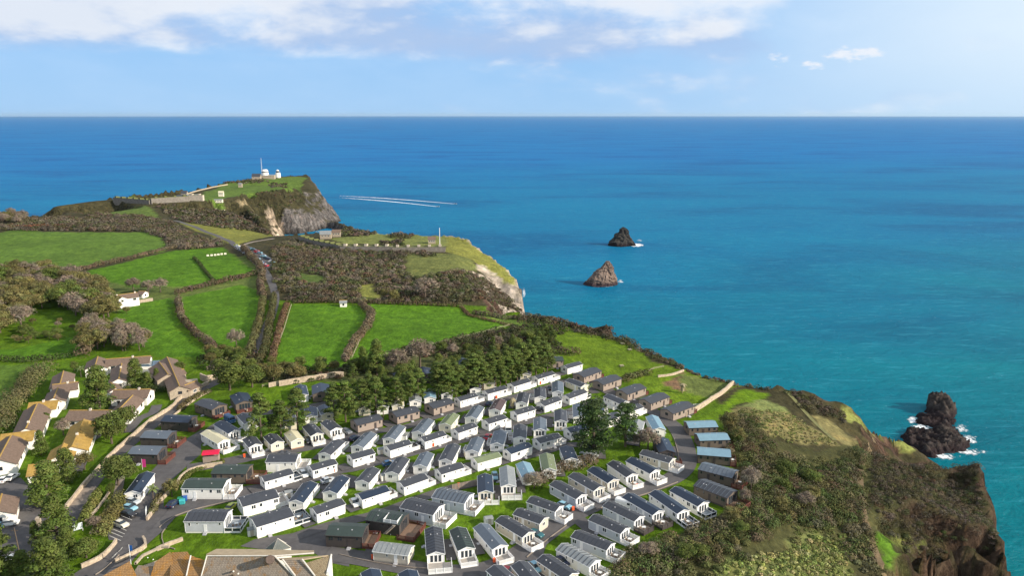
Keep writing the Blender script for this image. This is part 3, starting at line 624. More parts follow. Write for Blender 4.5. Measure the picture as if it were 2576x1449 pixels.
row('upper right diagonal row', [
    ('H', 385, 258, 'H', 722, 440, 'grey', 'slate', 'Bw'), ('H', 620, 158, 'H', 942, 345, 'beige', 'slate', 'Bw2.5'), ('H', 860, 85, 'H', 1120, 250, 'beige', 'navy', 'Bw'),
    ('H', 1110, 10, 'H', 1355, 180, 'white', 'slate', 'Bw'), ('G', 1330, 1418, 'H', 1640, 132, 'white', 'navy', 'Bw'), ('G', 1480, 1326, 'G', 1852, 1440, 'beige', 'slate', 'Bw')])
row('middle diagonal row', [
    ('H', 85, 458, 'H', 445, 592, 'grey', 'slate', 'Bw', '', {'ribs': True}), ('H', 1045, 518, 'H', 1445, 718, 'grey', 'slate', 'Bd3.2', '', {'ribs': True}), ('H', 1295, 415, 'H', 1680, 645, 'grey', 'navy', 'Bd3.6'),
    ('H', 1635, 380, 'H', 1995, 632, 'white', 'navy', 'Bg4'), ('H', 1885, 335, 'J', 425, 537, 'white', 'navy', 'Bg3')])
row('lower diagonal row', [
    ('F', 1642, 796, 'F', 1885, 1068, 'white', 'sheen', 'Bw3.4'), ('F', 1895, 703, 'H', 60, 912, 'beige', 'slate', 'Bw3.4', '', {'ribs': True}), ('F', 2095, 612, 'H', 255, 740, 'beige', 'slate', '', '', {'ribs': True}),
    ('H', 865, 682, 'H', 1268, 862, 'grey', 'slate', 'Bw', '', {'ribs': True}), ('H', 640, 888, 'H', 1088, 1060, 'grey', 'slate', 'Bw', '', {'ribs': True}),
    ('H', 470, 1048, 'H', 892, 1275, 'white', 'pale', 'Bw', '', {'ribs': True}), ('H', 238, 1182, 'H', 600, 1440, 'beige', 'slate', 'Bw', '', {'ribs': True})])
row('lower end-on line', [
    ('F', 1048, 832, 'F', 1078, 1155, 'white', 'slate', 'Bw4', 'L', {'ribs': True}), ('F', 1352, 843, 'F', 1462, 1098, 'white', 'dkgreen', 'Bw3.4', '', {'ribs': True}),
    ('F', 1692, 172, 'F', 1702, 388, 'cream', 'navy', 'Bw2', 'L'), ('F', 1965, 76, 'F', 1985, 310, 'white', 'pale', 'Bw3', 'L'),
    ('F', 2165, 22, 'H', 68, 188, 'white', 'blue', '', 'L'), ('G', 278, 1360, 'H', 318, 108, 'white', 'green', '', 'L'), ('G', 525, 1272, 'G', 590, 1430, 'white', 'navy', '', 'L'), ('G', 812, 1192, 'G', 828, 1335, 'white', 'navy')])
row('group by the cypresses', [
    ('G', 1040, 905, 'G', 1112, 882, 'white', 'slate'), ('G', 1300, 800, 'G', 1402, 770, 'white', 'slate', 'Bw2'), ('G', 1365, 1108, 'G', 1425, 958, 'grey', 'pale', '', 'R'), ('G', 1592, 898, 'G', 1688, 1046, 'white', 'blue'),
    ('G', 1040, 630, 'G', 1262, 722, 'white', 'slate', '', 'R'), ('G', 562, 430, 'G', 762, 515, 'cream', 'slate')])
row('line along bottom edge', [
    ('F', 330, 1052, 'F', 775, 1102, 'beige', 'pale', '', '', {'ribs': True, 'width': 4.2}), ('F', 270, 1390, 'F', 320, 1560, 'white', 'navy'), ('F', 740, 1412, 'F', 790, 1560, 'white', 'navy'),
    ('F', 1825, 1338, 'F', 2010, 1500, 'white', 'slate'), ('F', 2120, 1268, 'H', 150, 1520, 'beige', 'slate')])
T = {'width': 5.7, 'up': 3.9, 'trim': 'd'}
row('row nearest the clifftop', [
    ('G', 675, 374, 'G', 900, 306, 'tan', 'slate', 'Bb1.6', '', T), ('G', 915, 462, 'G', 1150, 397, 'tan', 'slate', '', '', T), ('G', 1212, 582, 'G', 1452, 512, 'tan', 'slate', 'Bb1.6', '', T),
    ('G', 1500, 692, 'G', 1740, 621, 'tan', 'slate', 'Bb1.6', '', T), ('G', 1775, 810, 'G', 2045, 736, 'tan', 'slate', 'Bb1.6', '', T)], name='lodge', cat='lodge')
row('column at right edge', [
    ('I', 208, 978, 'I', 572, 977, 'brown', 'blue', '', '', T), ('I', 342, 1132, 'I', 718, 1133, 'brown', 'blue', 'Bb1.8', '', T), ('I', 345, 1300, 'I', 762, 1346, 'brown', 'blue', 'Bb1.8', '', T),
    ('J', 400, 42, 'J', 828, 150, 'brown', 'sheen', 'Bb3.0', '', {**T, 'ribs': True}), ('J', 372, 248, 'J', 795, 405, 'brown', 'slate', 'Bb4', '', {**T, 'ribs': True})], name='lodge', cat='lodge')
X = {'width': 6.0, 'up': 4.1}; XD = {**X, 'trim': 'd'}
def single(label, it, cat='lodge', name='lodge', group='lodges and caravans on their own plots'):
    global seed
    seed += 1; opt = dict(it[10] if len(it) > 10 else {}); wd = opt.pop('width', 3.9); upp = opt.pop('up', 3.4)
    return cabin(name, it[0:3], it[3:6], wd, it[6], it[7], it[8], it[9], label, cat, group, upp, seed=seed, **opt)
single('charcoal lodge with red-brown deck on the upper left above the car park road', ('A', 1800, 1097, 'A', 2140, 1112, 'dark', 'sheen', 'Bb3', '', XD))
office_lodge = single('dark lodge with white gable glazing and dark red fence beside the car park road', ('A', 1645, 1292, 'A', 2020, 1303, 'dark', 'sheen', 'Bb2.4', '', XD))
single('grey-roofed brown lodge on grass near the stone gateway at the top left', ('C', 335, 332, 'C', 558, 405, 'brown', 'slate', 'Bb1.6', '', XD))
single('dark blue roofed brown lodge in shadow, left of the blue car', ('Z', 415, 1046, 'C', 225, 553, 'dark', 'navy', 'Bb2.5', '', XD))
single('brown lodge with steep dark blue roof just left of the left pine clump', ('C', 795, 246, 'C', 868, 355, 'brown', 'navy', 'Bb1', '', XD))
single('grey-roofed caravan half hidden behind the leftmost pine, blue car beside it', ('C', 850, 500, 'C', 945, 605, 'white', 'slate', '', 'L', {}), 'caravan', 'static_caravan')
single('small white and dark blue chalet on the lawn below the stone wall', ('C', 1562, 148, 'C', 1592, 268, 'white', 'navy', '', '', {}), 'chalet', 'chalet')
single('brown chalet with dark blue roof beside the tall pines at the lawn', ('C', 1815, 130, 'C', 1822, 240, 'brown', 'navy', '', '', XD), 'chalet', 'chalet')
single('cream caravan with dark blue roof and blue deck rail between two pines', ('C', 1848, 400, 'C', 1900, 500, 'cream', 'navy', '', 'R', {}), 'caravan', 'static_caravan')
single('shaded caravan right behind the third pine of the left clump', ('C', 1690, 420, 'C', 1698, 530, 'white', 'navy', '', '', {}), 'caravan', 'static_caravan')
single('wide white lodge with grey roof and parasols on its right-hand deck', ('C', 1165, 1030, 'C', 1540, 1030, 'white', 'slate', 'Bw3', '', X))
single('long brown lodge with dark green roof beside the curved stone wall', ('D', 500, 82, 'D', 935, 85, 'brown', 'dkgreen', 'Bb4', '', XD))
single('wide white lodge with green-grey roof and skylight, left of the big lawn', ('D', 135, 262, 'D', 650, 262, 'white', 'dkgreen', 'Bw3.2', '', X))
single('large white lodge with dark roof beside the small yellow-green car', ('D', 805, 500, 'D', 1262, 378, 'white', 'slate', 'Bw2.8', '', {'width': 5.7, 'up': 4.0}))
single('large white lodge with glass-panelled deck at its right and yellow kerb', ('D', 965, 750, 'D', 1440, 612, 'white', 'slate', 'Bg4.5', '', {'width': 5.7, 'up': 4.0}))
single('pale blue lodge with ribbed roof and white deck at lower left', ('D', 170, 660, 'D', 668, 660, 'grey', 'slate', 'Bg4', '', {**X, 'ribs': True}))
single('charcoal lodge with grey roof, low brown deck and white roof box', ('D', 1925, 825, 'F', 205, 842, 'dark', 'dkgreen', 'Bb3', '', XD))
single('dark lodge with roof terrace and big brown deck at bottom centre', ('F', 262, 640, 'F', 690, 705, 'dark', 'dkgreen', 'Bb4.5', 'R', {**XD, 'ribs': True}))
single('light blue lodge with ribbed grey roof and white deck at centre', ('F', 705, 500, 'F', 1120, 590, 'grey', 'slate', 'Bw3.6', '', {**X, 'ribs': True}))
single('pale grey lodge with blue-grey ribbed roof above the light blue lodge', ('F', 1090, 372, 'F', 1500, 452, 'grey', 'sheen', 'Bw3', '', {**X, 'ribs': True}))
single('dark blue roofed lodge with brown deck beside the bare round tree', ('G', 1700, 1168, 'G', 1785, 1330, 'dark', 'navy', 'Bb3', 'L', {'width': 4.6, 'up': 3.8, 'trim': 'd'}))
single('green-roofed tan lodge behind the rightmost pines near the clifftop lawn', ('G', 290, 170, 'G', 455, 170, 'tan', 'dkgreen', '', '', XD))
single('narrow white office with grey roof beside the small car park', ('B', 1650, 392, 'B', 1832, 150, 'white', 'navy', '', '', {}), 'office', 'site_office')
row('gaps behind the pines', [
    ('E', 175, 700, 'E', 188, 790, 'cream', 'slate'), ('E', 405, 690, 'E', 415, 770, 'white', 'navy'), ('E', 600, 680, 'E', 605, 750, 'cream', 'cream'), ('E', 820, 620, 'E', 822, 700, 'white', 'pale'),
    ('E', 1000, 570, 'E', 1005, 665, 'white', 'blue'), ('E', 1215, 520, 'E', 1215, 615, 'white', 'pale'), ('E', 1560, 470, 'E', 1570, 550, 'white', 'slate'), ('E', 1740, 400, 'E', 1742, 480, 'cream', 'slate'), ('G', 10, 300, 'G', 20, 370, 'cream', 'slate'), ('C', 1420, 520, 'C', 1445, 600, 'cream', 'slate')])
row('the deep pine belt', [('E', 640, 345, 'E', 690, 400, 'dark', 'navy', '', '', XD), ('E', 910, 290, 'E', 950, 380, 'dark', 'navy', '', '', XD), ('E', 1380, 175, 'E', 1440, 215, 'brown', 'navy', '', '', XD)], name='chalet', cat='chalet')

# ------------------------------------------------------------ foliage
def leaf_mat(name, rough=.75, rnd=.18, tr=0.0):
    m = bpy.data.materials.new(name); m.use_nodes = True
    t = NT(m.node_tree); p = t.n['Principled BSDF']
    a = t.new('ShaderNodeAttribute', attribute_name='tint').outputs['Color']
    oi = t.new('ShaderNodeObjectInfo').outputs['Random']; f = t.ss(oi, 0, 1, 1 - rnd, 1 + rnd)
    f = t.math('MULTIPLY', f, t.ss(t.noise(t.new('ShaderNodeTexCoord').outputs['Object'], .7, 3, .6), .3, .7, .8, 1.2))
    cc = t.new('ShaderNodeCombineColor'); [t.put(cc, i, f) for i in range(3)]
    t.put(p, 'Base Color', t.mix(1.0, a, cc.outputs[0], 'MULTIPLY')); t.put(p, 'Roughness', rough); t.put(p, 'Specular IOR Level', .12)
    return m
LEAF = leaf_mat('foliage'); BARK = material('bark', (.11, .085, .065), .95, .25, 3, .05, 6)
def tri_leaves(C, N, S, g, thin=1.0):
    """one triangle per centre C, facing roughly along N, of size S"""
    n = len(C); N = N + g.normal(0, .36, (n, 3)); N /= np.linalg.norm(N, axis=1, keepdims=True) + 1e-9
    A = np.cross(N, g.normal(0, 1, (n, 3))); A /= np.linalg.norm(A, axis=1, keepdims=True) + 1e-9; B = np.cross(N, A)
    S = np.asarray(S)[:, None] if np.ndim(S) else S
    V = np.stack([C + A * S, C - A * S * .5 + B * S * .8 * thin, C - A * S * .5 - B * S * .8 * thin], 1).reshape(-1, 3)
    return V, np.arange(3 * n).reshape(n, 3)
def shell(cen, rad, per, g, low=-.25, thick=.28):
    """points spread over the outer part of ellipsoids: cen (m,3), rad (m,3)"""
    m = len(cen); D = g.normal(0, 1, (m, per, 3)); D[..., 2] = np.abs(D[..., 2]) * np.where(g.random((m, per)) < .82, 1, low * 2)
    D /= np.linalg.norm(D, axis=2, keepdims=True); r = 1 - thick * g.random((m, per, 1)) ** 1.5
    P = cen[:, None] + D * r * rad[:, None]; return P.reshape(-1, 3), (D / rad[:, None] * rad.mean()).reshape(-1, 3)
def tints(base, n, per, g, var=.22, sh=.10):
    base = np.asarray(base); b = base if base.ndim == 2 else np.repeat(base[None], n, 0)
    c = b * (1 + g.uniform(-var, var, (n, 1))) * (1 + g.uniform(-sh, sh, (n, 3)))
    c = np.repeat(c, per, 0) * (1 + g.uniform(-.13, .13, (n * per, 1)))
    return np.clip(np.repeat(c, 3, 0), .004, 1)
def crown_mesh(kind, sd_):
    g = np.random.default_rng(sd_); K = []; h = 1.0
    if kind == 'pine':            # unit: 14 m tall pine, level clumps on tiers of boughs
        n = 60; t = g.random(n) ** .9; z = 3.0 + t * 10.3; R_ = 4.1 * (1 - t) ** .62 * g.uniform(.5, 1.08, n); a = g.random(n) * 6.28
        cen = np.stack([R_ * np.cos(a), R_ * np.sin(a), z], 1); rad = np.stack([g.uniform(.8, 1.45, n)] * 2 + [g.uniform(.38, .7, n)], 1)
        per = 84; size = .25; base = (.088, .122, .028)
    elif kind == 'spruce':        # dark dense conifer, ragged cone
        n = 58; t = np.linspace(0, 1, n); z = 1.2 + t * 11; R_ = 3.4 * (1 - t) ** .75 * g.uniform(.55, 1.0, n); a = g.random(n) * 6.28
        cen = np.stack([R_ * np.cos(a), R_ * np.sin(a), z], 1); rad = np.stack([g.uniform(.9, 1.7, n)] * 2 + [g.uniform(.7, 1.2, n)], 1)
        per = 90; size = .25; base = (.088, .118, .026)
    elif kind == 'cypress':       # broad dark cypress with level fronds
        n = 74; t = g.random(n); z = 2.0 + t * 12; R_ = 4.6 * np.sin(np.clip(t * 2.5 + .35, 0, 3.0)) ** .8 * g.uniform(.3, 1.05, n); a = g.random(n) * 6.28
        cen = np.stack([R_ * np.cos(a), R_ * np.sin(a), z], 1); rad = np.stack([g.uniform(1.1, 2.0, n)] * 2 + [g.uniform(.5, .9, n)], 1)
        per = 84; size = .27; base = (.048, .082, .024)
    elif kind == 'broad':         # round evergreen or autumn broadleaf
        n = 44; D = g.normal(0, 1, (n, 3)); D /= np.linalg.norm(D, axis=1, keepdims=True); cen = D * np.array([2.6, 2.6, 2.2]) * g.uniform(.5, 1, (n, 1)); cen[:, 2] += 4.2
        rad = np.stack([g.uniform(1.0, 1.7, n)] * 2 + [g.uniform(.8, 1.4, n)], 1); per = 90; size = .22; base = (.092, .120, .028)
    elif kind == 'olive':         # half-bare oak, olive-brown crown
        n = 50; D = g.normal(0, 1, (n, 3)); D /= np.linalg.norm(D, axis=1, keepdims=True); cen = D * np.array([3.3, 3.3, 2.5]) * g.uniform(.45, 1, (n, 1)); cen[:, 2] += 5.2
        rad = np.stack([g.uniform(.9, 1.6, n)] * 2 + [g.uniform(.8, 1.3, n)], 1); per = 76; size = .22; base = (.130, .118, .044)
    elif kind == 'bare':          # leafless winter tree, a haze of twigs
        n = 60; D = g.normal(0, 1, (n, 3)); D[:, 2] = np.abs(D[:, 2]) * .9 - .25; D /= np.linalg.norm(D, axis=1, keepdims=True); cen = D * np.array([2.7, 2.7, 2.9]) * g.uniform(.4, 1, (n, 1)); cen[:, 2] += 4.0
        rad = np.stack([g.uniform(.7, 1.2, n)] * 3, 1); per = 42; size = .42; base = (.19, .155, .115)
    C, N = shell(cen, rad, per, g)
    V, F = tri_leaves(C, N, size * g.uniform(.7, 1.3, len(C)), g, .22 if kind == 'bare' else 1.0)
    return V, F, tints(base, n, per, g), cen
def crown_data(kind, k, name='crown'):
    def f():
        V, F, T, cen = crown_mesh(kind, 50 + k * 7 + len(kind)); o = mesh_np(name, V, F, LEAF, [('tint', T)]); me = o.data; bpy.data.objects.remove(o)
        m = MB(); top = {'pine': 12.5, 'spruce': 11.5, 'cypress': 12, 'broad': 5.0, 'olive': 6.0, 'bare': 5.5}[kind]; r0 = {'pine': .30, 'cypress': .5, 'spruce': .32}.get(kind, .26)
        m.tube((0, 0, -.4), (.1, .05, top * .55), r0, r0 * .6, 7); m.tube((.1, .05, top * .55), (.15, 0, top), r0 * .6, .05, 6)
        rr = random.Random(k)
        for c in [cen[rr.randrange(len(cen))] for _ in range(14)]:
            zz = max(.25 * top, min(c[2] - 1.0, top * .9)); m.tube((.1 * zz / top, 0, zz), tuple(c), r0 * .28, .03, 4)
        return me, m.mesh('trunk', BARK)
    return cached(('crown', kind, k), f)
TREE_R = {'pine': 4.2, 'spruce': 3.6, 'cypress': 5, 'broad': 3.6, 'olive': 4.4, 'bare': 3.4}; TREE_H = {'pine': 14, 'spruce': 13, 'cypress': 14.6, 'broad': 7.4, 'olive': 8.8, 'bare': 7.6}
_tn = 0
def tree(kind, p, h, spread=1.0, name=None, label='', group=None, cat='tree'):
    global _tn
    _tn += 1; me, tr = crown_data(kind, _tn % 5)
    nm = name or {'pine': 'pine_tree', 'spruce': 'conifer_tree', 'cypress': 'cypress_tree', 'broad': 'evergreen_tree', 'olive': 'oak_tree', 'bare': 'bare_tree'}[kind]
    s = h / TREE_H[kind]; rr = random.Random(_tn)
    o = empty(nm, (p.x, p.y, ground(p.x, p.y) - .05), rr.uniform(0, 6.28), label, cat, group)
    c = link('crown', me, o, (0, 0, 0)); t = link('trunk', tr, o, (0, 0, 0)); sx = s * spread
    c.scale = (sx, sx, s); t.scale = (sx, sx, s)
    return o
def mass(name, C, Rd, base, per, size, label=None, cat=None, kind='stuff', parent=None, thick=.3, seed_=1, group=None, low=-.25):
    g = np.random.default_rng(seed_); C = np.asarray(C, float); Rd = np.asarray(Rd, float)
    P, N = shell(C, Rd, per, g, low, thick); V, F = tri_leaves(P, N, size * g.uniform(.7, 1.35, len(P)), g)
    o = mesh_np(name, V, F, LEAF, [('tint', tints(base, len(C), per, g))], parent=parent)
    return tag(o, label, cat, group, kind)
def scatter(poly, spacing, g, holes=()):
    xs = [p.x for p in poly]; ys = [p.y for p in poly]; x0, x1, y0, y1 = min(xs), max(xs), min(ys), max(ys)
    X, Y = np.meshgrid(np.arange(x0, x1, spacing), np.arange(y0, y1, spacing)); X = X + g.uniform(-.5, .5, X.shape) * spacing; Y = Y + g.uniform(-.5, .5, Y.shape) * spacing
    m = inside(X, Y, poly)
    for hh in holes: m &= ~inside(X, Y, hh)
    return X[m], Y[m]
SCRUBC = np.array([(.100, .080, .055), (.085, .080, .036), (.055, .068, .024), (.125, .105, .078), (.105, .062, .040)])
def scrub(name, poly, spacing, r, per, size, holes=(), seed_=3, prob=(.33, .27, .18, .17, .05), fill=1.0, flat=.75, pal=None):
    pal = SCRUBC if pal is None else pal
    g = np.random.default_rng(seed_); X, Y = scatter(poly, spacing, g, holes); k = g.random(len(X)) < fill; X, Y = X[k], Y[k]
    n = len(X); Zg = ground_a(X, Y); ok = Zg > 2; X, Y, Zg = X[ok], Y[ok], Zg[ok]; n = len(X)
    lump = vnoise(X, Y, 26, 5) * .35 + 1; rr = r * g.uniform(.6, 1.35, n) * lump
    cid = g.choice(len(pal), n, p=np.array(prob) / sum(prob)); region = (vnoise(X, Y, 40, 6) * .25 + 1)[:, None]
    return mass(name, np.stack([X, Y, Zg + rr * .2], 1), np.stack([rr, rr, rr * flat], 1), pal[cid] * region, per, size, seed_=seed_)

HEATHC = np.array([(.105, .088, .052), (.100, .100, .036), (.066, .088, .026), (.135, .122, .062), (.105, .072, .042)])
TUFT = np.array([(.22, .24, .075), (.17, .21, .055), (.28, .25, .11), (.13, .16, .045)])
# ---- scrub nobody could count
holes = [area('O', (70, 500), (310, 540), (300, 605), (75, 600)), area('O', (610, 625), (740, 605), (800, 745), (600, 775))]
scrub('scrub', area('O', (0, 210), (60, 215), (300, 290), (430, 310), (1060, 335), (1000, 400), (985, 500), (1100, 555), (1350, 510), (1540, 495), (1740, 770), (1500, 775), (1000, 775), (600, 778), (0, 780), (-150, 600), (-170, 300)), 3.9, 2.6, 90, .46, holes, 3)
scrub('scrub', area(Z, (-300, 552), (60, 546), (260, 552), (330, 552), (400, 572), (470, 590), (560, 608), (552, 620), (470, 617), (425, 622), (415, 598), (360, 583), (150, 581), (-300, 584)), 4.6, 3.1, 70, .62, (), 4, (.42, .22, .08, .24, .04))
scrub('scrub', area('M', (0, 650), (480, 660), (700, 700), (860, 770), (1270, 935), (880, 985), (700, 830), (560, 810), (0, 800)), 4.6, 2.8, 60, .62, (), 14, (.42, .22, .08, .24, .04))
scrub('scrub', area('M', (610, 552), (900, 575), (1250, 600), (1400, 665), (1700, 815), (1200, 768), (900, 715), (760, 655)), 5, 2.4, 36, .85, (), 5)
scrub('scrub', area('M', (1430, 470), (1640, 440), (1900, 420), (2050, 450), (2060, 520), (1900, 600), (1850, 640), (1700, 640), (1560, 520)), 6, 2.0, 30, .9, (), 6, (.1, .2, .5, .1, .1), .7)
scrub('scrub', area('M', (1250, 352), (1400, 335), (1640, 320), (1700, 335), (1640, 355), (1300, 360)), 4.5, 2.2, 34, .8, (), 7)
scrub('scrub', area('M', (1700, 345), (1880, 360), (1880, 395), (1740, 400)), 4.5, 2.0, 34, .8, (), 8)
scrub('scrub', area('M', (1450, 640), (1650, 700), (1790, 830), (1650, 770), (1500, 690)), 5, 2.2, 30, .8, (), 18)
scrub('scrub', area('O', (1600, 500), (1700, 540), (1850, 650), (2060, 870), (1900, 885), (1740, 770), (1560, 520)), 2.6, 1.3, 34, .45, (), 9, (.6, .2, .1, .05, .05), .95)
scrub('scrub', area('O', (440, 140), (560, 110), (720, 130), (780, 165), (640, 190), (450, 185)), 4.5, 3, 44, .8, (), 10)
scrub('scrub', area('O', (870, 180), (1000, 160), (1080, 180), (1060, 205), (880, 205)), 4.5, 2.8, 44, .8, (), 11)
scrub('scrub', area('O', (790, 235), (1000, 225), (1010, 262), (800, 268)), 4.5, 2.0, 40, .8, (), 12)
scrub('scrub', area('O', (1110, 330), (1310, 335), (1280, 375), (1140, 365)), 4.5, 2.2, 40, .8, (), 13)
# field-side and belt scrub behind the pines
scrub('scrub', area(Z, (640, 880), (690, 940), (890, 915), (1050, 882), (1290, 825), (1440, 815), (1540, 842), (1600, 868), (1540, 862), (1440, 835), (1380, 850), (1430, 890), (1300, 900), (1050, 900), (880, 950), (760, 965), (640, 965), (540, 940), (480, 905), (540, 895)), 3.4, 2.2, 64, .42, (), 15, (.15, .3, .4, .08, .07), .82)
scrub('scrub', area('G', (1180, 0), (1450, 60), (1700, 135), (1900, 240), (2174, 380), (2174, 405), (1900, 300), (1700, 230), (1400, 100), (1250, 30)), 2.6, 1.6, 60, .32, (), 16, (.4, .25, .25, .05, .05))
scrub('scrub', area('I', (0, 200), (300, 365), (600, 445), (850, 505), (1150, 556), (1250, 600), (1100, 570), (850, 540), (560, 470), (280, 395), (0, 290)), 2.3, 1.4, 60, .28, (), 17, (.4, .25, .25, .05, .05))
# the big seaward heath on the right
scrub('scrub', area('I', (1260, 575), (1600, 610), (1780, 670), (1900, 770), (2174, 890), (2174, 1010), (1900, 900), (1700, 860), (1560, 700), (1420, 600)), 2.5, 1.5, 80, .28, (), 21, (.55, .2, .1, .1, .05))
hp = area(Z, (1800, 1100), (1850, 1060), (1880, 1040), (1930, 1110), (1960, 1150), (2080, 1185), (2170, 1140), (2180, 1220), (2160, 1310), (2150, 1340), (2030, 1325), (1960, 1320), (1900, 1370), (1800, 1375), (1740, 1420), (1600, 1450), (1560, 1480), (1560, 1400), (1640, 1365), (1740, 1335), (1830, 1300), (1880, 1250), (1870, 1180))
scrub('scrub', hp, 3.0, 2.2, 250, .215, (), 22, (.2, .33, .38, .05, .04), .96, .8, HEATHC)
scrub('scrub', area('J', (700, 1200), (1100, 1250), (1300, 1260), (1550, 1120), (1600, 900), (2179, 900), (2179, 1000), (1900, 890), (1500, 920), (1500, 1150), (1250, 1300), (900, 1260)), 3.0, 1.8, 190, .215, (), 23, (.2, .33, .38, .05, .04), pal=HEATHC)
scrub('scrub', area('J', (980, -20), (1300, -40), (1900, 60), (2250, 200), (2250, 860), (1950, 860), (1600, 880), (1300, 500), (1100, 250)), 3.2, 2.3, 240, .225, (), 24, (.2, .32, .40, .05, .03), pal=HEATHC)
scrub('scrub', area('K', (210, 615), (480, 650), (760, 662), (940, 665), (985, 740), (990, 850), (1050, 950), (1110, 1040), (1080, 1085), (950, 1095), (820, 1150), (500, 1180), (240, 1170), (190, 1000), (180, 800), h=42), 1.9, 1.35, 110, .18, (), 25, (.5, .25, .15, .07, .03), 1, .55)
scrub('scrub', area('K', (0, 640), (90, 700), (130, 960), (180, 1180), (230, 1449), (100, 1500), (0, 1300)), 2.6, 1.7, 120, .27, (), 26, (.5, .25, .15, .07, .03), pal=HEATHC)
scrub('scrub', area('J', (-900, 1600), (-700, 1449), (-300, 1150), (0, 970), (400, 900), (900, 950), (1100, 1260), (850, 1240), (620, 1400), (500, 1600)), 2.8, 2.0, 200, .215, (), 29, (.2, .33, .38, .05, .04), pal=HEATHC)
scrub('scrub', area('J', (850, 1230), (1500, 1150), (1900, 950), (2179, 1150), (2330, 1550), (500, 1550), (620, 1380)), 1.5, .75, 40, .24, (), 27, (.4, .25, .2, .15), 1, .7, TUFT)
scrub('scrub', area('J', (550, 1260), (900, 1200), (1300, 1230), (1550, 1120), (1550, 840), (2179, 830), (2179, 1449), (500, 1449)), 1.7, .75, 34, .22, (), 30, (.3, .35, .1, .25), 1, .7, TUFT * .8)
scrub('scrub', area('I', (850, 850), (1250, 840), (1500, 880), (2100, 1270), (1400, 1230), (1000, 1020)), 1.7, .6, 30, .22, (), 28, (.3, .12, .48, .1), .95, .6, TUFT)
# ---- hedges
def hedge(label, marks, wid, hgt, base=(.12, .09, .058), per=110, size=.42, step=1.6, group='field hedges', t='Z', name='hedge', seed_=1):
    if group == 'field hedges': wid *= .72; hgt *= 1.15; size *= .7; per = int(per * 1.6)
    P = [at(t, x, y) for x, y in marks]; g = np.random.default_rng(seed_ + len(P)); C = []; Rr = []
    for a, b in zip(P, P[1:]):
        d = b - a; n = max(1, int(d.length / step)); q = Vector((-d.y, d.x, 0)).normalized()
        for k in range(n):
            p = a + d * ((k + .5) / n) + q * g.uniform(-.12, .12) * wid; s = g.uniform(.8, 1.25) * (1 + .2 * vnoise(np.array([p.x]), np.array([p.y]), 15, 3)[0])
            C.append((p.x, p.y, ground(p.x, p.y) + hgt * .25)); Rr.append((max(wid * .5 * s, step * .8), max(wid * .5 * s, step * .8), hgt * .75 * s))
    c = np.array(P[0]); C = np.array(C) - c
    o = mass(name, C, Rr, base, per, size, label, 'hedge', None, seed_=seed_, group=group); o.location = P[0]; return o
BR, GN, OL = (.115, .088, .056), (.045, .064, .018), (.088, .086, .036)
hedge('winding brown hedge between the two lower left fields', [(448, 757), (455, 800), (497, 848), (543, 882)], 5, 3, BR, 60, .6, 2.4, seed_=1)
hedge('hedge and lane bank below the upper left field', [(443, 742), (480, 730), (560, 712), (640, 692), (662, 690)], 6, 3, BR, 60, .7, 2.8, seed_=2)
hedge('long thin hedge crossing between the two upper left fields', [(177, 686), (260, 665), (340, 648), (445, 622)], 4, 2.4, BR, 44, .7, 3, seed_=3)
hedge('short hedge at the left end beside the bare trees', [(20, 575), (90, 572), (180, 570)], 5, 2.4, (.16, .07, .04), 40, .8, 3, seed_=4)
hedge('hedge on the left side of the straight lane', [(662, 755), (656, 800), (645, 840), (632, 880), (622, 905)], 5, 3.4, OL, 80, .5, 2.2, seed_=5)
hedge('hedge on the right side of the straight lane', [(690, 745), (682, 800), (675, 850), (665, 890), (645, 930)], 5, 3.2, OL, 80, .5, 2.2, seed_=6)
hedge('reddish brown hedge along the left edge of the middle field', [(722, 768), (712, 800), (700, 845), (690, 885), (682, 925), (670, 935)], 4, 2.6, (.15, .095, .055), 80, .5, 2.2, seed_=7)
hedge('bent brown hedge dividing the two big bright fields', [(905, 768), (935, 793), (925, 825), (900, 855), (880, 885), (868, 912)], 6, 3.2, BR, 90, .5, 2.2, seed_=8)
hedge('dark line of low bushes across the bright upper field', [(488, 650), (505, 668), (520, 688), (538, 708)], 1.6, 1.4, GN, 40, .5, 1.8, seed_=9)
hedge('hedge above the car park on its field side', [(612, 628), (630, 650), (650, 668), (660, 690), (655, 720), (660, 750)], 7, 4, BR, 70, .7, 2.6, seed_=10)
hedge('dark hedge between the bottom left meadows', [(-60, 908), (60, 911), (150, 905), (205, 893)], 4, 2.2, GN, 60, .5, 2.4, seed_=11)
hedge('hedge of bushes behind the highest bungalow', [(205, 900), (225, 880), (260, 865)], 9, 5, BR, 80, .6, 3, seed_=12)
hedge('hedge along the back of the shrubland above the big fields', [(735, 762), (860, 762), (1000, 766), (1160, 772)], 3, 2.2, (.08, .065, .035), 50, .6, 2.6, seed_=13)
hedge('dark hedge beside the footpath near the cliff', [(1160, 772), (1180, 795), (1230, 808), (1290, 820)], 1.5, 1.2, (.09, .06, .035), 40, .4, 1.8, seed_=14)
hedge('thick dark hedge running along the clifftop', [(1190, 790), (1250, 800), (1340, 803), (1420, 812), (1450, 825)], 5, 2.2, (.085, .07, .045), 80, .5, 2.4, seed_=15)
B_ = dict(t='B', group='clipped hedges by the entrance', step=1.1)
hedge('narrow clipped hedge between the lane and the footpath', [(1235, 440), (1160, 600), (1080, 720), (1050, 800)], 2.6, 2.2, (.12, .125, .035), 200, .22, seed_=16, **B_)
hedge('broad clipped hedge beside the small car park', [(1500, 490), (1440, 640), (1330, 800), (1240, 960)], 4.6, 2.4, (.14, .13, .045), 260, .24, seed_=17, **B_)
hedge('clipped green hedge along the curved stone wall', [(2020, 440), (1930, 600), (1880, 700)], 2, 1.6, OL, 160, .22, seed_=18, **B_)
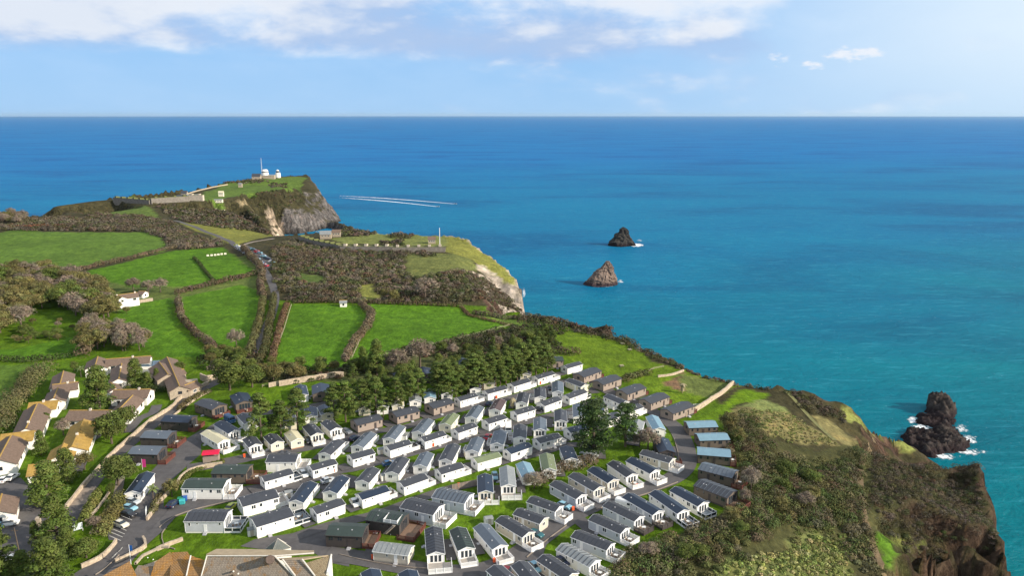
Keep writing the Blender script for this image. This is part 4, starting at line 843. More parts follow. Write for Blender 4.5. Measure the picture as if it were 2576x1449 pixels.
hedge('low hedge beside the curved wall near the brown lodge', [(620, 1120), (400, 1180), (200, 1260), (60, 1400)], 1.6, 1.1, (.10, .12, .03), 150, .22, step=1.1, t='C', group='clipped hedges by the entrance', seed_=19)
hedge('hedge between the lane wall and the grey-roofed lodge', [(60, 480), (200, 360), (330, 290), (430, 250)], 3, 1.8, (.13, .11, .05), 140, .25, step=1.3, t='C', group='clipped hedges by the entrance', seed_=20)
hedge('bramble hedge separating two rows of diagonal caravans', [(160, 330), (330, 200), (520, 110), (760, 70), (900, 40)], 6, 3, BR, 220, .26, step=1.6, t='H', group='hedges inside the park', seed_=21)
hedge('bushy hedge on the clifftop lawn beside the tan lodges', [(1240, 480), (1330, 440), (1480, 400), (1560, 390)], 4, 2.4, OL, 160, .28, step=1.6, t='G', group='hedges inside the park', seed_=22)
hedge('dark bushes along the edge of the clifftop lawn', [(420, 120), (520, 140), (680, 130)], 5, 3.4, (.085, .07, .04), 150, .3, step=2, t='G', group='hedges inside the park', seed_=23)
hedge('ragged hedge below the top bungalows garden', [(1480, 600), (1700, 590), (1950, 600), (2150, 600)], 4, 2.4, GN, 160, .26, step=1.6, t='A', group='garden hedges of the bungalows', seed_=24)
hedge('tall bushes left of the bungalow estate', [(0, 1130), (60, 900), (140, 800), (280, 640), (360, 540), (470, 430), (560, 350)], 9, 5, OL, 260, .34, step=2.6, t='A', group='garden hedges of the bungalows', seed_=25)
# ------------------------------------------------------------ single trees
PG = 'pines along the belt'
def T_(t, x, y, kind, h, sp_=1.0, label='', group=None, cat='tree', name=None, dz=0): return tree(kind, at(t, x, y), h, sp_, name, label, group, cat)
for (t, x, y, h, lab) in [('C', 1082, 862, 16.5, 'leftmost of the three tall pines beside the cream-roofed caravan'), ('C', 1326, 835, 13.5, 'middle pine of the left clump, the smallest of the three'), ('C', 1536, 745, 15.5, 'right pine of the left clump, behind the cream caravan')]:
    T_(t, x, y, 'pine', h, 1.05, lab, 'left clump of pines')
plist = [('C', 1992, 630, 17), ('C', 2130, 620, 18), ('E', 165, 905, 16), ('E', 60, 840, 14), ('E', 335, 890, 16.5), ('E', 250, 800, 15), ('E', 590, 830, 15), ('E', 470, 800, 14), ('E', 770, 760, 15), ('E', 862, 720, 15), ('E', 700, 720, 13),
         ('E', 1110, 700, 17), ('E', 1160, 690, 14), ('E', 1215, 690, 17), ('E', 1265, 690, 15), ('E', 1330, 665, 16), ('E', 1400, 640, 14), ('E', 1475, 625, 15), ('E', 1545, 605, 18), ('E', 1610, 600, 17), ('E', 1660, 595, 15), ('E', 1755, 560, 17), ('E', 1820, 535, 17),
         ('E', 1880, 520, 14), ('E', 1950, 505, 16), ('E', 2015, 490, 17), ('E', 2090, 470, 16), ('E', 2150, 450, 18), ('G', 90, 425, 16), ('G', 150, 400, 17), ('G', 250, 365, 16), ('G', 290, 358, 15), ('G', 40, 400, 14),
         ('E', 1080, 560, 13), ('E', 1230, 540, 13), ('E', 1480, 480, 15), ('E', 1620, 440, 14), ('E', 1790, 410, 15), ('E', 1960, 380, 14), ('E', 2100, 350, 14), ('G', 60, 260, 13), ('G', 170, 220, 13)]
bits = ['first', 'second', 'third', 'fourth', 'fifth', 'sixth', 'seventh', 'eighth', 'ninth', 'tenth', 'eleventh', 'twelfth']
def pine_label(k): return f"pine {bits[k % 11]} from left in the {('left', 'middle', 'right')[k // 11]} third of the front pine line" if k < 33 else 'tall pine standing behind the front line of the pine belt'
order = sorted(range(len(plist) - 9), key=lambda i: uv(*plist[i][:3])[0]); rank = {i: k for k, i in enumerate(order)}
for i, (t, x, y, h) in enumerate(plist): T_(t, x, y, 'pine', h * .86, random.uniform(.95, 1.15), pine_label(rank.get(i, 99)), PG)
for t, x, y, k, h, sp_, lab in [
    ('E', 345, 395, 'spruce', 15, 1.1, 'tallest dark conifer at the back of the pine belt, beside the field'),
    ('E', 170, 330, 'spruce', 10, 1.2, 'dark rounded conifer just left of the tallest one by the field'),
    ('E', 600, 370, 'bare', 11, 1.2, 'grey-brown leafless tree behind the two dark blue chalets'),
    ('E', 880, 300, 'bare', 13, 1.2, 'larger leafless tree behind the pines, nearest the field fence'),
    ('E', 720, 240, 'broad', 8, 1.0, 'dark bush-like tree between the two leafless trees'),
    ('E', 1290, 160, 'bare', 6, 1.1, 'small pinkish leafless tree behind the pine belt'),
    ('E', 1850, 60, 'bare', 6, 1.1, 'russet shrub-like tree above the right part of the pine belt'),
    ('C', 690, 225, 'broad', 12, 1.25, 'large dark evergreen above the brown lodge, left of its neighbour'),
    ('C', 965, 185, 'broad', 10, 1.2, 'round evergreen beside the lawn, right of the larger one'),
    ('C', 1230, 130, 'olive', 8, 1.2, 'olive brown tree behind the pale stone wall'),
    ('C', 1500, 100, 'olive', 7, 1.2, 'golden brown bushy tree behind the stone wall, beyond the lawn'),
    ('C', 60, 30, 'broad', 6, 1.0, 'small yellow-green tree in the stone house garden'),
    ('A', 1245, 815, 'spruce', 16, 1.35, 'tallest conifer in the bungalow estate, in the courtyard'),
    ('A', 1700, 565, 'spruce', 12, 1.15, 'dark conifer beside the glass-roofed extension'),
    ('A', 1840, 570, 'spruce', 7, 1.2, 'short dark conifer right of the one by the glass extension'),
    ('A', 1960, 505, 'spruce', 6.5, 1.1, 'small conifer at the corner of the stone house'),
    ('A', 1560, 1105, 'broad', 9.5, 1.0, 'round dark tree touching the boundary wall, below the long bungalow'),
    ('A', 1395, 1250, 'broad', 11, 1.05, 'wider dark tree by the boundary wall, left of the round one'),
    ('A', 795, 1150, 'bare', 6, 1.0, 'leafless grey tree on the courtyard drive'),
    ('A', 585, 1010, 'broad', 4.5, .7, 'thin small tree on the lawn of the left bungalows'),
    ('A', 930, 350, 'broad', 4.5, .8, 'yellow-green shrub tree beside the top left bungalow'),
    ('B', 520, -60, 'spruce', 8, 1.1, 'mossy gold and green conifer in the lower courtyard'),
    ('B', 610, 560, 'spruce', 12.5, 1.5, 'huge spreading conifer over the estate car park'),
    ('B', 840, 270, 'spruce', 10, 1.3, 'rounded conifer right behind the huge spreading one'),
    ('B', 1060, 130, 'olive', 6, 1.1, 'brownish tree leaning on the boundary wall'),
    ('B', 1480, 330, 'broad', 9, 1.35, 'big olive-green round tree beside the white office'),
    ('B', 1390, 450, 'broad', 4, .7, 'small bush under the big round tree'),
    ('B', 720, 1030, 'spruce', 12.5, 1.25, 'layered pale green conifer beside the lane bend'),
    ('B', 850, 1230, 'spruce', 8, 1.2, 'shorter conifer in front of the layered one'),
    ('B', 620, 1600, 'spruce', 12, 1.5, 'yellow-green conifer at the bottom edge'),
    ('B', 300, 1540, 'spruce', 8, 1.3, 'lower conifer left of the yellow-green one at the bottom edge'),
    ('B', 0, 1540, 'spruce', 14, 1.3, 'dark conifer cut by the left picture edge'),
    ('B', 1180, 880, 'bare', 4, 1.1, 'round leafless shrub at the end of the narrow hedge'),
    ('B', 450, 1050, 'spruce', 6, .9, 'brown and green conifer beside the gate pier'),
    ('B', 1080, 1230, 'broad', 5, 1.4, 'bushy shrub beside the lower stone wall'),
    ('B', 2150, 470, 'olive', 5.5, 1.0, 'round tree beside the coloured bins'),
    ('G', 860, 1425, 'cypress', 19, 1.1, 'larger of the two dark cypresses among the caravans'),
    ('G', 1262, 1290, 'cypress', 15, .85, 'smaller dark cypress right of the larger one'),
    ('G', 1540, 1335, 'bare', 7.5, 1.3, 'round leafless tree left of the dark blue roofed lodge'),
    ('G', 1440, 1300, 'bare', 5, 1.2, 'small leafless tree between the cypress and the round leafless tree'),
    ('J', 1010, 395, 'bare', 7.5, 1.0, 'slender leafless tree by the end of the brown lodge with sea-side deck'),
    ('J', 940, 560, 'bare', 5, .9, 'small leafless tree nearest the lowest dark lodge'),
    ('I', 740, 1090, 'olive', 7, 1.2, 'olive bushy tree beside the topmost dark lodge'),
    ('I', 840, 1260, 'olive', 6, 1.1, 'olive bushy tree beside the second dark lodge'),
    ('H', 130, 360, 'bare', 5, 1.5, 'brown leafless thicket tree beside the grey diagonal caravan'),
    ('N', 790, 1200, 'bare', 9, 1.1, 'leafless tree at the lower edge of the left middle field'),
    ('N', 740, 1320, 'broad', 5.5, 1.0, 'first rounded garden tree below the middle field'),
    ('N', 810, 1320, 'broad', 5.5, .9, 'second rounded garden tree, beside the straight lane'),
    ('N', 600, 1340, 'broad', 6, 1.2, 'golden garden tree beyond the stone house'),
    ('O', 1190, 740, 'bare', 13, 1.5, 'large leafless tree in the shrubland above the right big field'),
    ('O', 820, 750, 'olive', 7, .9, 'olive tree at the shrubland edge above the field hedge'),
    ('O', 915, 765, 'olive', 7.5, 1.0, 'second olive tree at the shrubland edge, right of the first'),
    ('L', 1330, 870, 'bare', 9, 1.2, 'leafless tree behind the white farmhouse roof'),
    ('L', 1600, 880, 'bare', 9, 1.3, 'broad leafless tree right of the white farmhouse'),
    ('L', 1480, 900, 'bare', 9, 1.1, 'leafless tree just behind the farmhouse shed'),
    ('L', 1160, 1090, 'olive', 5, 1.2, 'bushy tree in front of the farmhouse wall'),
    ('L', 1260, 1090, 'olive', 4, 1.2, 'low bushy tree at the foot of the farmhouse wall')]:
    T_(t, x, y, k, h, sp_, lab)
g5 = np.random.default_rng(55)
def grove(t, marks, spacing, kinds, h, label, group, sp_=1.1):
    X, Y = scatter([plane('Z', x, y, 57) for x, y in marks] if t == 'G0' else area(t, *marks), spacing, g5)
    for x, y in zip(X, Y): tree(kinds[int(g5.integers(len(kinds)))], Vector((x, y, 0)), h * g5.uniform(.75, 1.2), sp_, None, label, group)
grove('L', [(-300, 800), (100, 720), (480, 700), (760, 800), (980, 850), (1110, 1080), (1090, 1200), (760, 1190), (740, 1080), (480, 1060), (290, 1120), (250, 1240), (0, 1330), (-300, 1330)], 8.2, ['olive', 'olive', 'broad', 'bare', 'olive'], 11, 'olive brown tree in the wood left of the farmhouse', 'wood left of the farmhouse', 1.3)
grove('L', [(760, 1300), (900, 1250), (1180, 1290), (1400, 1380), (1560, 1440), (1560, 1500), (780, 1500)], 6.4, ['bare', 'olive', 'olive', 'bare'], 9.0, 'pale leafless tree in the thicket above the top bungalow', 'thicket above the bungalows')
grove('L', [(-300, 700), (0, 660), (400, 690), (700, 740), (960, 790), (960, 850), (500, 800), (0, 760), (-300, 780)], 9, ['bare', 'bare', 'olive'], 7.5, 'low leafless tree along the upper edge of the left wood', 'upper edge of the left wood')
grove('L', [(80, 1300), (240, 1270), (450, 1300), (640, 1330), (640, 1370), (430, 1390), (100, 1400)], 6.5, ['olive', 'broad'], 3.8, 'low round bush in the scrubby meadow under the wood', 'meadow bushes', 1.4)
grove('L', [(230, 1190), (700, 1180), (740, 1280), (450, 1240), (240, 1250)], 7.5, ['olive', 'bare'], 3.6, 'small bush between the wood and the scrubby meadow', 'meadow bushes', 1.3)
grove('G0', [(-300, 556), (20, 552), (80, 558), (60, 570), (-300, 574)], 10, ['bare', 'olive'], 11, 'pale leafless tree on the skyline at the far left', 'skyline trees at far left')
grove('N', [(470, 1300), (620, 1250), (900, 1230), (960, 1320), (900, 1420), (480, 1430)], 6.5, ['broad', 'olive', 'bare', 'broad'], 5.0, 'mixed garden tree between the stone house and the lane', 'garden trees by the lane')
grove('E', [(1000, 120), (1500, 40), (1900, 0), (2174, -40), (2174, 200), (1500, 300), (1100, 330), (950, 200)], 9.5, ['pine', 'broad', 'olive', 'spruce'], 5.5, 'smaller mixed tree filling the belt behind the tall pines', 'back of the tree belt')
grove('G', [(0, -60), (380, -60), (480, 60), (330, 140), (0, 180)], 6.5, ['pine', 'broad', 'pine'], 6.5, 'smaller mixed tree filling the belt behind the tall pines', 'back of the tree belt')
grove('E', [(-100, 420), (100, 330), (800, 330), (1000, 420), (700, 560), (100, 560)], 8, ['pine', 'broad', 'spruce'], 7, 'dark tree in the left half of the belt behind the front pines', 'left back of the tree belt')
grove('C', [(300, 60), (450, 0), (1000, 60), (1300, 150), (1500, 90), (2000, 40), (2174, -20), (2174, -120), (1500, -60), (900, -80), (400, -60)], 7, ['broad', 'olive', 'olive', 'broad'], 5.5, 'bushy tree in the overgrown strip above the stone wall', 'overgrown strip above the wall')
grove('I', [(600, 940), (700, 930), (860, 1180), (900, 1300), (1000, 1440), (900, 1460), (800, 1300), (700, 1100)], 6, ['olive', 'bare', 'broad'], 5, 'bushy tree bordering the plots of the dark lodges', 'trees bordering the dark lodges', 1.2)
grove('J', [(1000, 300), (1500, 200), (1900, 250), (2100, 500), (1900, 800), (1500, 800), (1200, 640), (900, 800), (600, 900), (800, 720), (1050, 600)], 9, ['olive', 'bare', 'broad', 'olive'], 4.6, 'bushy tree rising out of the seaward scrub', 'trees in the seaward scrub', 1.35)
grove('J', [(0, 980), (300, 930), (600, 900), (1100, 900), (1300, 1150), (800, 1200), (300, 1250), (0, 1400), (-400, 1449), (-300, 1200)], 9, ['olive', 'bare', 'broad'], 4.2, 'bushy tree rising out of the scrub below the caravans', 'trees in the scrub below the caravans', 1.4)
# palms
FROND = material('palm_fronds', (.11, .14, .045), .7, .2, 2); DEADF = material('dry_palm_thatch', (.27, .23, .14), .85, .2, 2)
def palm(t, x, y, h, label, dead=False, n=16, fl=1.9):
    p = at(t, x, y); o = empty('palm_tree', p, 0, label, 'palm')
    m = MB(); m.tube((0, 0, -.2), (.1, 0, h), .18, .13, 7); m.obj('trunk', BARK if not dead else DEADF, o)
    rr = random.Random(int(x)); fm = MB()
    for k in range(4):
        d = fl * k / 3; e = fl * (k + 1) / 3
        if k < 3:
            za, zb = .5 * math.sin(d) - d * d * .16, .5 * math.sin(e) - e * e * .16; wa, wb = (.10, .42, .32, .03)[k], (.10, .42, .32, .03)[k + 1]
            fm.poly([(d, -wa, za - wa * .3), (e, -wb, zb - wb * .3), (e, 0, zb), (d, 0, za)]); fm.poly([(d, 0, za), (e, 0, zb), (e, wb, zb - wb * .3), (d, wa, za - wa * .3)])
    me = fm.mesh('frond', DEADF if dead else FROND)
    for k in range(n):
        f = link('frond', me, o, (.1, 0, h - .1)); f.rotation_euler = (0, rr.uniform(-.7, .9) if not dead else rr.uniform(.4, 1.5), k * 2.4)
    if dead:
        for k in range(5): q = MB(); q.tube((0, 0, h * .25 + k * h * .13), (0, 0, h * .42 + k * h * .13), .75 - .05 * k, .5, 9); q.obj('thatch', DEADF, o)
    return o
palm('B', 1915, 535, 4.2, 'slim palm on a bare trunk beside the white office'); palm('E', 425, 985, 5.0, 'palm between the two left tan lodges')
palm('B', 1400, 560, .9, 'low spiky palm at the head of the broad hedge'); palm('E', 2030, 812, 4.0, 'shaggy dry palm between caravans of the upper row', True)
palm('I', 160, 620, 4.0, 'lone shaggy palm casting a long shadow on the clifftop lawn', True); palm('A', 1010, 420, 3.6, 'thin palm at the end of the top bungalow path')
palm('G', 800, 600, 2.6, 'leafy palm at the end of the cream caravan in the top corner')
# ------------------------------------------------------------ roads, bays, walls, fences
TAR = material('asphalt', (.085, .080, .082), .9, .16, .5, .02, 9, stain=((.12, .112, .108), .12, .45, .75)); CONC = material('concrete_track', (.24, .20, .165), .9, .15, .6, .02, 6)
PAINT = material('road_paint', (.6, .58, .52), .7, .2, 3); DRYSTONE = material('dry_stone', (.42, .34, .255), .95, .3, 1.4, .15, 2.5, stain=((.22, .18, .13), .9, .55, .75)); WOODF = material('weathered_rail', (.38, .33, .24), .9, .2, 3)
def smooth(P, step=2.5):
    out = []
    for i in range(len(P) - 1):
        p0, p1, p2, p3 = P[max(i - 1, 0)], P[i], P[i + 1], P[min(i + 2, len(P) - 1)]; n = max(2, int((p2 - p1).length / step))
        for k in range(n):
            t = k / n; out.append(.5 * ((2 * p1) + (p2 - p0) * t + (2 * p0 - 5 * p1 + 4 * p2 - p3) * t * t + (3 * p1 - p0 - 3 * p2 + p3) * t ** 3))
    return out + [P[-1]]
_lay = [0]
def ribbon(name, P, wid, mat, kind='structure', lift=None, smoothed=True):
    P = smooth(P) if smoothed else P; _lay[0] += 1; z = lift if lift is not None else .035 + .0045 * _lay[0]
    m = MB(); n = max(1, int(wid / 2.6)); rows = []
    for i, p in enumerate(P):
        d = (P[min(i + 1, len(P) - 1)] - P[max(i - 1, 0)]); q = Vector((-d.y, d.x, 0)).normalized()
        rows.append([p + q * wid * (k / n - .5) for k in range(n + 1)])
    for r in rows: m.v += [(v.x, v.y, ground(v.x, v.y) + z) for v in r]
    for i in range(len(rows) - 1):
        for k in range(n): a = i * (n + 1) + k; m.f.append((a, a + n + 1, a + n + 2, a + 1)[::-1]); m.mi.append(0)
    o = m.obj(name, mat); return tag(o, kind=kind)
def road(wid, *marks, t='Z', mat=None, name='road'): return ribbon(name, [at(t, x, y) for x, y in marks], wid, mat or TAR)
def patch(name, P, mat, kind='structure', cell=2.5):
    """a flat-lying sheet draped over the ground"""
    _lay[0] += 1; z = .035 + .0045 * _lay[0]; cx = sum(p.x for p in P) / len(P); cy = sum(p.y for p in P) / len(P); m = MB()
    n = len(P); K = max(1, int(max((p - Vector((cx, cy, p.z))).length for p in P) / cell)); E = []
    for i in range(n):
        a, b = P[i], P[(i + 1) % n]; s = max(1, int((b - a).length / cell)); E += [a + (b - a) * k / s for k in range(s)]
    N = len(E); c = Vector((cx, cy, 0))
    m.v.append((cx, cy, ground(cx, cy) + z))
    for r in range(1, K + 1):
        for p in E: x, y = c.x + (p.x - c.x) * r / K, c.y + (p.y - c.y) * r / K; m.v.append((x, y, ground(x, y) + z))
    for k in range(N):
        j = (k + 1) % N; m.f.append((0, 1 + k, 1 + j)); m.mi.append(0)
        for r in range(1, K): a = 1 + (r - 1) * N + k; b = 1 + (r - 1) * N + j; m.f.append((a, a + N, b + N, b)); m.mi.append(0)
    return tag(m.obj(name, mat), kind=kind)
patch('car_park', area('B', (1580, 480), (1880, 500), (1820, 800), (1650, 1010), (1360, 1010), (1330, 900), (1480, 700)), TAR)
patch('car_park', area('C', (-40, 1020), (110, 860), (330, 850), (330, 1020), (160, 1160), (40, 1280), (-160, 1449), (-420, 1449)), TAR)
patch('estate_car_park', area('B', (-300, 240), (260, 230), (440, 420), (620, 560), (640, 700), (480, 900), (430, 1200), (200, 1300), (0, 1200), (-300, 1000)), TAR)
patch('car_park', area('N', (760, 190), (900, 180), (1060, 260), (1190, 350), (1110, 410), (1040, 415), (960, 370), (850, 260)), TAR)
patch('road', area('D', (1060, 1120), (820, 1090), (1000, 1000), (1580, 910), (1900, 880), (2000, 1100), (2179, 1200), (2179, 1340), (1960, 1300), (1700, 1150)), TAR)
road(8, (205, 1465), (262, 1425), (310, 1385), (350, 1345), (390, 1308), (440, 1284), (500, 1266), (560, 1252), (620, 1240), (680, 1232))
road(7, (380, 1315), (376, 1270), (392, 1215), (430, 1165), (480, 1118), (530, 1085))
road(6, (470, 1180), (560, 1165), (660, 1145), (760, 1128), (840, 1112), (900, 1096))
road(4.5, (530, 1085), (560, 1064), (620, 1045), (700, 1035), (800, 1020), (900, 1000))
road(4.5, (545, 962), (500, 985), (440, 1030), (370, 1082), (300, 1140), (245, 1200), (195, 1270), (160, 1330), (100, 1420), (80, 1460), mat=TAR)
road(3.9, (196, 1272), (222, 1228), mat=CONC)
road(4.5, (545, 962), (590, 925), (640, 880), (662, 840), (684, 790), (692, 740), (672, 690), (640, 650), (596, 622), (560, 600), (500, 575), (440, 555))
road(3, (596, 622), (640, 608), (690, 600), mat=CONC, name='path')
road(3.9, (840, 1120), (930, 1090), (1020, 1075), (1110, 1045), (1200, 1022), (1290, 1000), (1380, 975), (1440, 958), (1500, 990))
road(3.9, (760, 1180), (860, 1185), (960, 1162), (1060, 1135), (1150, 1112), (1250, 1088), (1340, 1058), (1430, 1036), (1500, 1012), (1560, 1030))
road(3.9, (640, 1240), (730, 1222), (830, 1200), (930, 1215), (1010, 1200), (1090, 1192), (1180, 1172), (1270, 1160), (1360, 1140), (1430, 1120), (1500, 1125))
road(3.9, (670, 1240), (760, 1228), (870, 1222), (930, 1218))
road(3.9, (700, 1370), (780, 1340), (860, 1316), (950, 1295), (1040, 1262), (1120, 1235), (1190, 1218), (1250, 1205), (1290, 1190))
road(6, (820, 1395), (900, 1405), (1000, 1425), (1110, 1442), (1220, 1435), (1300, 1400), (1365, 1350), (1430, 1305), (1490, 1275), (1560, 1250), (1640, 1225), (1700, 1200), (1728, 1160), (1715, 1100), (1680, 1060), (1610, 1020), (1540, 990), (1490, 960))
road(4, (1440, 1300), (1480, 1330), (1480, 1370), (1450, 1410)); road(4, (1365, 1350), (1345, 1400), (1360, 1460)); road(4, (1490, 1275), (1450, 1255), (1400, 1290))
road(4, (1728, 1160), (1690, 1130), (1650, 1130)); road(3.5, (440, 1285), (400, 1330), (350, 1375), (300, 1430))
road(2.2, (305, 1195), (298, 1235), (285, 1270), (255, 1310), (235, 1345), mat=CONC, name='path')
road(3.6, (300, 940), (320, 960), (305, 1000), (280, 1040), (250, 1090), (215, 1120), (205, 1160), (190, 1190)); road(3.6, (395, 1020), (385, 1040), (350, 1055), (320, 1090))
road(1.6, (1168, 680), (1190, 710), (1212, 735), (1225, 757), (1250, 780), mat=material('trodden_earth', (.10, .08, .05), .95, .2, 1), name='path')
road(1.8, (2200, 1110), (2170, 1160), (2165, 1230), (2172, 1290), (2190, 1350), (2215, 1420), (2230, 1470), mat=material('dirt_path', (.14, .10, .055), .95, .3, 1), name='path')
road(1.8, (1975, 985), (2010, 1020), (2050, 1065), (2100, 1110), mat=material('grassy_path', (.13, .13, .05), .95, .3, 1), name='path')
def kerb(*marks, t='Z'):
    P = smooth([at(t, x, y) for x, y in marks]); m = MB()
    for a, b in zip(P, P[1:]): m.tube(Vector((a.x, a.y, ground(a.x, a.y) + .22)), Vector((b.x, b.y, ground(b.x, b.y) + .22)), .14, .14, 4)
    tag(m.obj('kerb', CONC), kind='structure')
kerb((400, 1330), (440, 1302), (500, 1282), (560, 1268), (620, 1254), (690, 1240)); kerb((420, 1330), (408, 1345), (412, 1372), (440, 1385)); kerb((300, 1400), (268, 1430), (240, 1449))
kerb((855, 1398), (940, 1418), (1040, 1432), (1110, 1434)); kerb((870, 1340), (960, 1308), (1040, 1278), (1110, 1254)); kerb((1500, 1285), (1560, 1264), (1640, 1240), (1705, 1215)); kerb((1690, 1190), (1708, 1160), (1696, 1105)); kerb((1325, 1405), (1375, 1362), (1425, 1325))
# a bay of asphalt beside every caravan in the rows
bays = MB(); _lay[0] += 2
for k, (x, y, a, L, W, o) in enumerate(CABS):
    if o.name.startswith('static') and not any(w_ in o['group'] for w_ in ('gaps', 'own plots', 'diagonal')):
        c, s = math.cos(a), math.sin(a); z = .26
        end_on = 'end-on' in o['group']; u0, u1, v0, v1 = (-L / 2 + 1, L / 2 - 1, W / 2 + .5, W / 2 + 2.9) if end_on else (-L / 2 - 3.6, -L / 2 - .5, -W / 2 - .2, W / 2 + .2)
        q = [(x + c * u - s * v, y + s * u + c * v) for u, v in ((u0, v0), (u1, v0), (u1, v1), (u0, v1))]
        bays.poly([(px, py, ground(px, py) + z) for px, py in q])
tag(bays.obj('parking_bays', TAR), kind='structure')
# painted lines in the small car park
lines = MB()
for k in range(9):
    p = at('B', 1560 - 24 * k, 640 + 42 * k); d = Vector((.86, -.5, 0)); q = Vector((.5, .86, 0)) * .06
    lines.poly([tuple(v + Vector((0, 0, .46))) for v in (p - q, p + d * 4.6 - q, p + d * 4.6 + q, p + q)])
for k in range(4):
    a, b = at('B', 1400 + 34 * k * 1.0, 1250 - 32 * k), at('B', 1415 + 34 * k, 1236 - 32 * k); d = (b - a).normalized(); q = Vector((-d.y, d.x, 0)) * .07
    lines.poly([tuple(v + Vector((0, 0, .46))) for v in (a - q, a + d * 1.4 - q, a + d * 1.4 + q, a + q)])
tag(lines.obj('road_markings', PAINT), kind='structure')

def wall_run(label, P, h, th=.5, mat=None, name='stone_wall', cat='wall', group=None, cop=True):
    mat = mat or DRYSTONE; P = smooth(P, 2.0); o = empty(name, P[0], 0, label, cat, group); m, c = MB(), MB(); b = Vector(P[0]); rr = random.Random(len(P))
    rows, rc = [], []
    for i, p in enumerate(P):
        d = P[min(i + 1, len(P) - 1)] - P[max(i - 1, 0)]; q = Vector((-d.y, d.x, 0)).normalized() * (th / 2 * rr.uniform(.85, 1.15)); z = ground(p.x, p.y) - b.z; hh = h * rr.uniform(.9, 1.1); p = p - b
        rows.append([(p.x - q.x, p.y - q.y, z - .6), (p.x - q.x, p.y - q.y, z + hh), (p.x + q.x, p.y + q.y, z + hh), (p.x + q.x, p.y + q.y, z - .6)]); q *= 1.12
        rc.append([(p.x - q.x, p.y - q.y, z + hh), (p.x - q.x, p.y - q.y, z + hh + .1), (p.x + q.x, p.y + q.y, z + hh + .1), (p.x + q.x, p.y + q.y, z + hh)])
    for mm, rws in ((m, rows), (c, rc)):
        for r in rws: mm.v += r
        for i in range(len(rws) - 1):
            for k in range(4): j = (k + 1) % 4; mm.f.append((4 * i + k, 4 * i + 4 + k, 4 * i + 4 + j, 4 * i + j)); mm.mi.append(0)
        mm.f += [(0, 1, 2, 3), tuple(4 * (len(rws) - 1) + k for k in (3, 2, 1, 0))]; mm.mi += [0, 0]
    m.obj('wall_face', mat, o)
    if cop: c.obj('coping', mat, o)
    return o
def W_(label, marks, h, t='Z', **k): return wall_run(label, [at(t, x, y) for x, y in marks], h, **k)
W_('long pale stone wall between the lane and the bungalow estate', [(525, 968), (490, 985), (455, 1005), (430, 1030), (380, 1062), (330, 1105), (280, 1150), (235, 1200), (200, 1240), (165, 1285)], 1.25)
W_('low kerb wall along the grass verge of the lane', [(282, 1230), (262, 1262), (240, 1290), (215, 1315)], .5, group=None)
W_('thin pale rail wall on the caravan side of the lane', [(530, 985), (490, 1008), (450, 1038), (400, 1075)], .6, th=.3)
W_('pale stone wall behind the grassy lawn, left piece', [(676, 975), (700, 970)], 1.6); W_('long pale stone wall behind the lawn and chalets', [(702, 972), (740, 966), (790, 958), (840, 950), (865, 948)], 2.0)
W_('stone wall running up to the cliff edge at the right', [(1725, 1050), (1760, 1030), (1790, 1010), (1820, 990), (1845, 968)], 1.7); W_('short stone wall beside the clifftop hedge', [(1655, 950), (1690, 945), (1720, 935)], .8)
W_('curved stone wall around the plot of the long brown lodge', [(443, 1232), (455, 1208), (480, 1190), (520, 1178), (560, 1172)], 1.2)
W_('straight stone wall beside the sign board at the entrance', [(370, 1312), (385, 1292), (400, 1268), (425, 1245)], 1.0); W_('stone wall between entrance road and lower shrubs', [(205, 1432), (250, 1412), (275, 1390), (293, 1368)], 1.1)
W_('stone wall with pillar right of the entrance gate', [(360, 1358), (367, 1378), (340, 1396), (290, 1420)], 1.0); W_('low stone wall along the clubhouse road', [(395, 1388), (430, 1372), (460, 1362)], .8)
W_('white garden wall below the farmhouse', [(308, 770), (335, 765), (385, 757)], 1.6, mat=WALL['stone'])
wall_run('long pale wall climbing the left skyline of the headland', [plane('M', x, y, 59.5) for x, y in ((762, 490), (930, 447), (1100, 402), (1240, 368), (1320, 356))], 1.5, th=.9, mat=WALL['stone'], name='headland_wall', cop=False)
W_('retaining wall beside the stone gateway', [(505, 955), (520, 962), (545, 955)], 2.4)
def fence(label, marks, t='Z', h=1.1, mat=None, step=4.0, group='post-and-rail fences round the fields'):
    mat = mat or WOODF; P = [at(t, x, y) for x, y in marks]; o = empty('fence', P[0], 0, label, 'fence', group); b = P[0]
    pm = cached(('fp', h, mat.name), lambda: MB().box(-.07, .07, -.07, .07, -.2, h + .1).mesh('post', mat)); r = [MB(), MB()]
    for p, q in zip(P, P[1:]):
        n = max(1, int((q - p).length / step))
        for k in range(n):
            a = p + (q - p) * k / n; c = p + (q - p) * (k + 1) / n; a.z = ground(a.x, a.y); c.z = ground(c.x, c.y); link('post', pm, o, a - b)
            for z, m in ((h, r[0]), (h * .55, r[1])): m.tube(a - b + Vector((0, 0, z)), c - b + Vector((0, 0, z)), .06, .06, 4)
    for m in r: m.obj('rail', mat, o)
    return o
fence('pale wooden fence along the lower edge of the right big field', [(950, 900), (1040, 882), (1150, 855), (1220, 838), (1283, 820)]); fence('wooden fence on the right of the bent hedge', [(938, 795), (925, 825), (905, 860), (885, 905)])
fence('wooden fence on the left of the middle field beside the reddish hedge', [(733, 770), (715, 830), (700, 870), (685, 925)], ); fence('short wooden fence left of the lower middle field', [(460, 765), (462, 800), (468, 822)])
fence('white painted rail fence beside the cliff wall', [(1725, 1032), (1745, 1024), (1765, 1022)], mat=TRIM, h=.9); fence('rail fence under the lawn beside the grassy bank', [(660, 975), (690, 968), (760, 960)], h=1.0)
fence('clifftop rail fence at the far corner of the lawn', [(1632, 936), (1645, 930), (1670, 925)], h=.9)
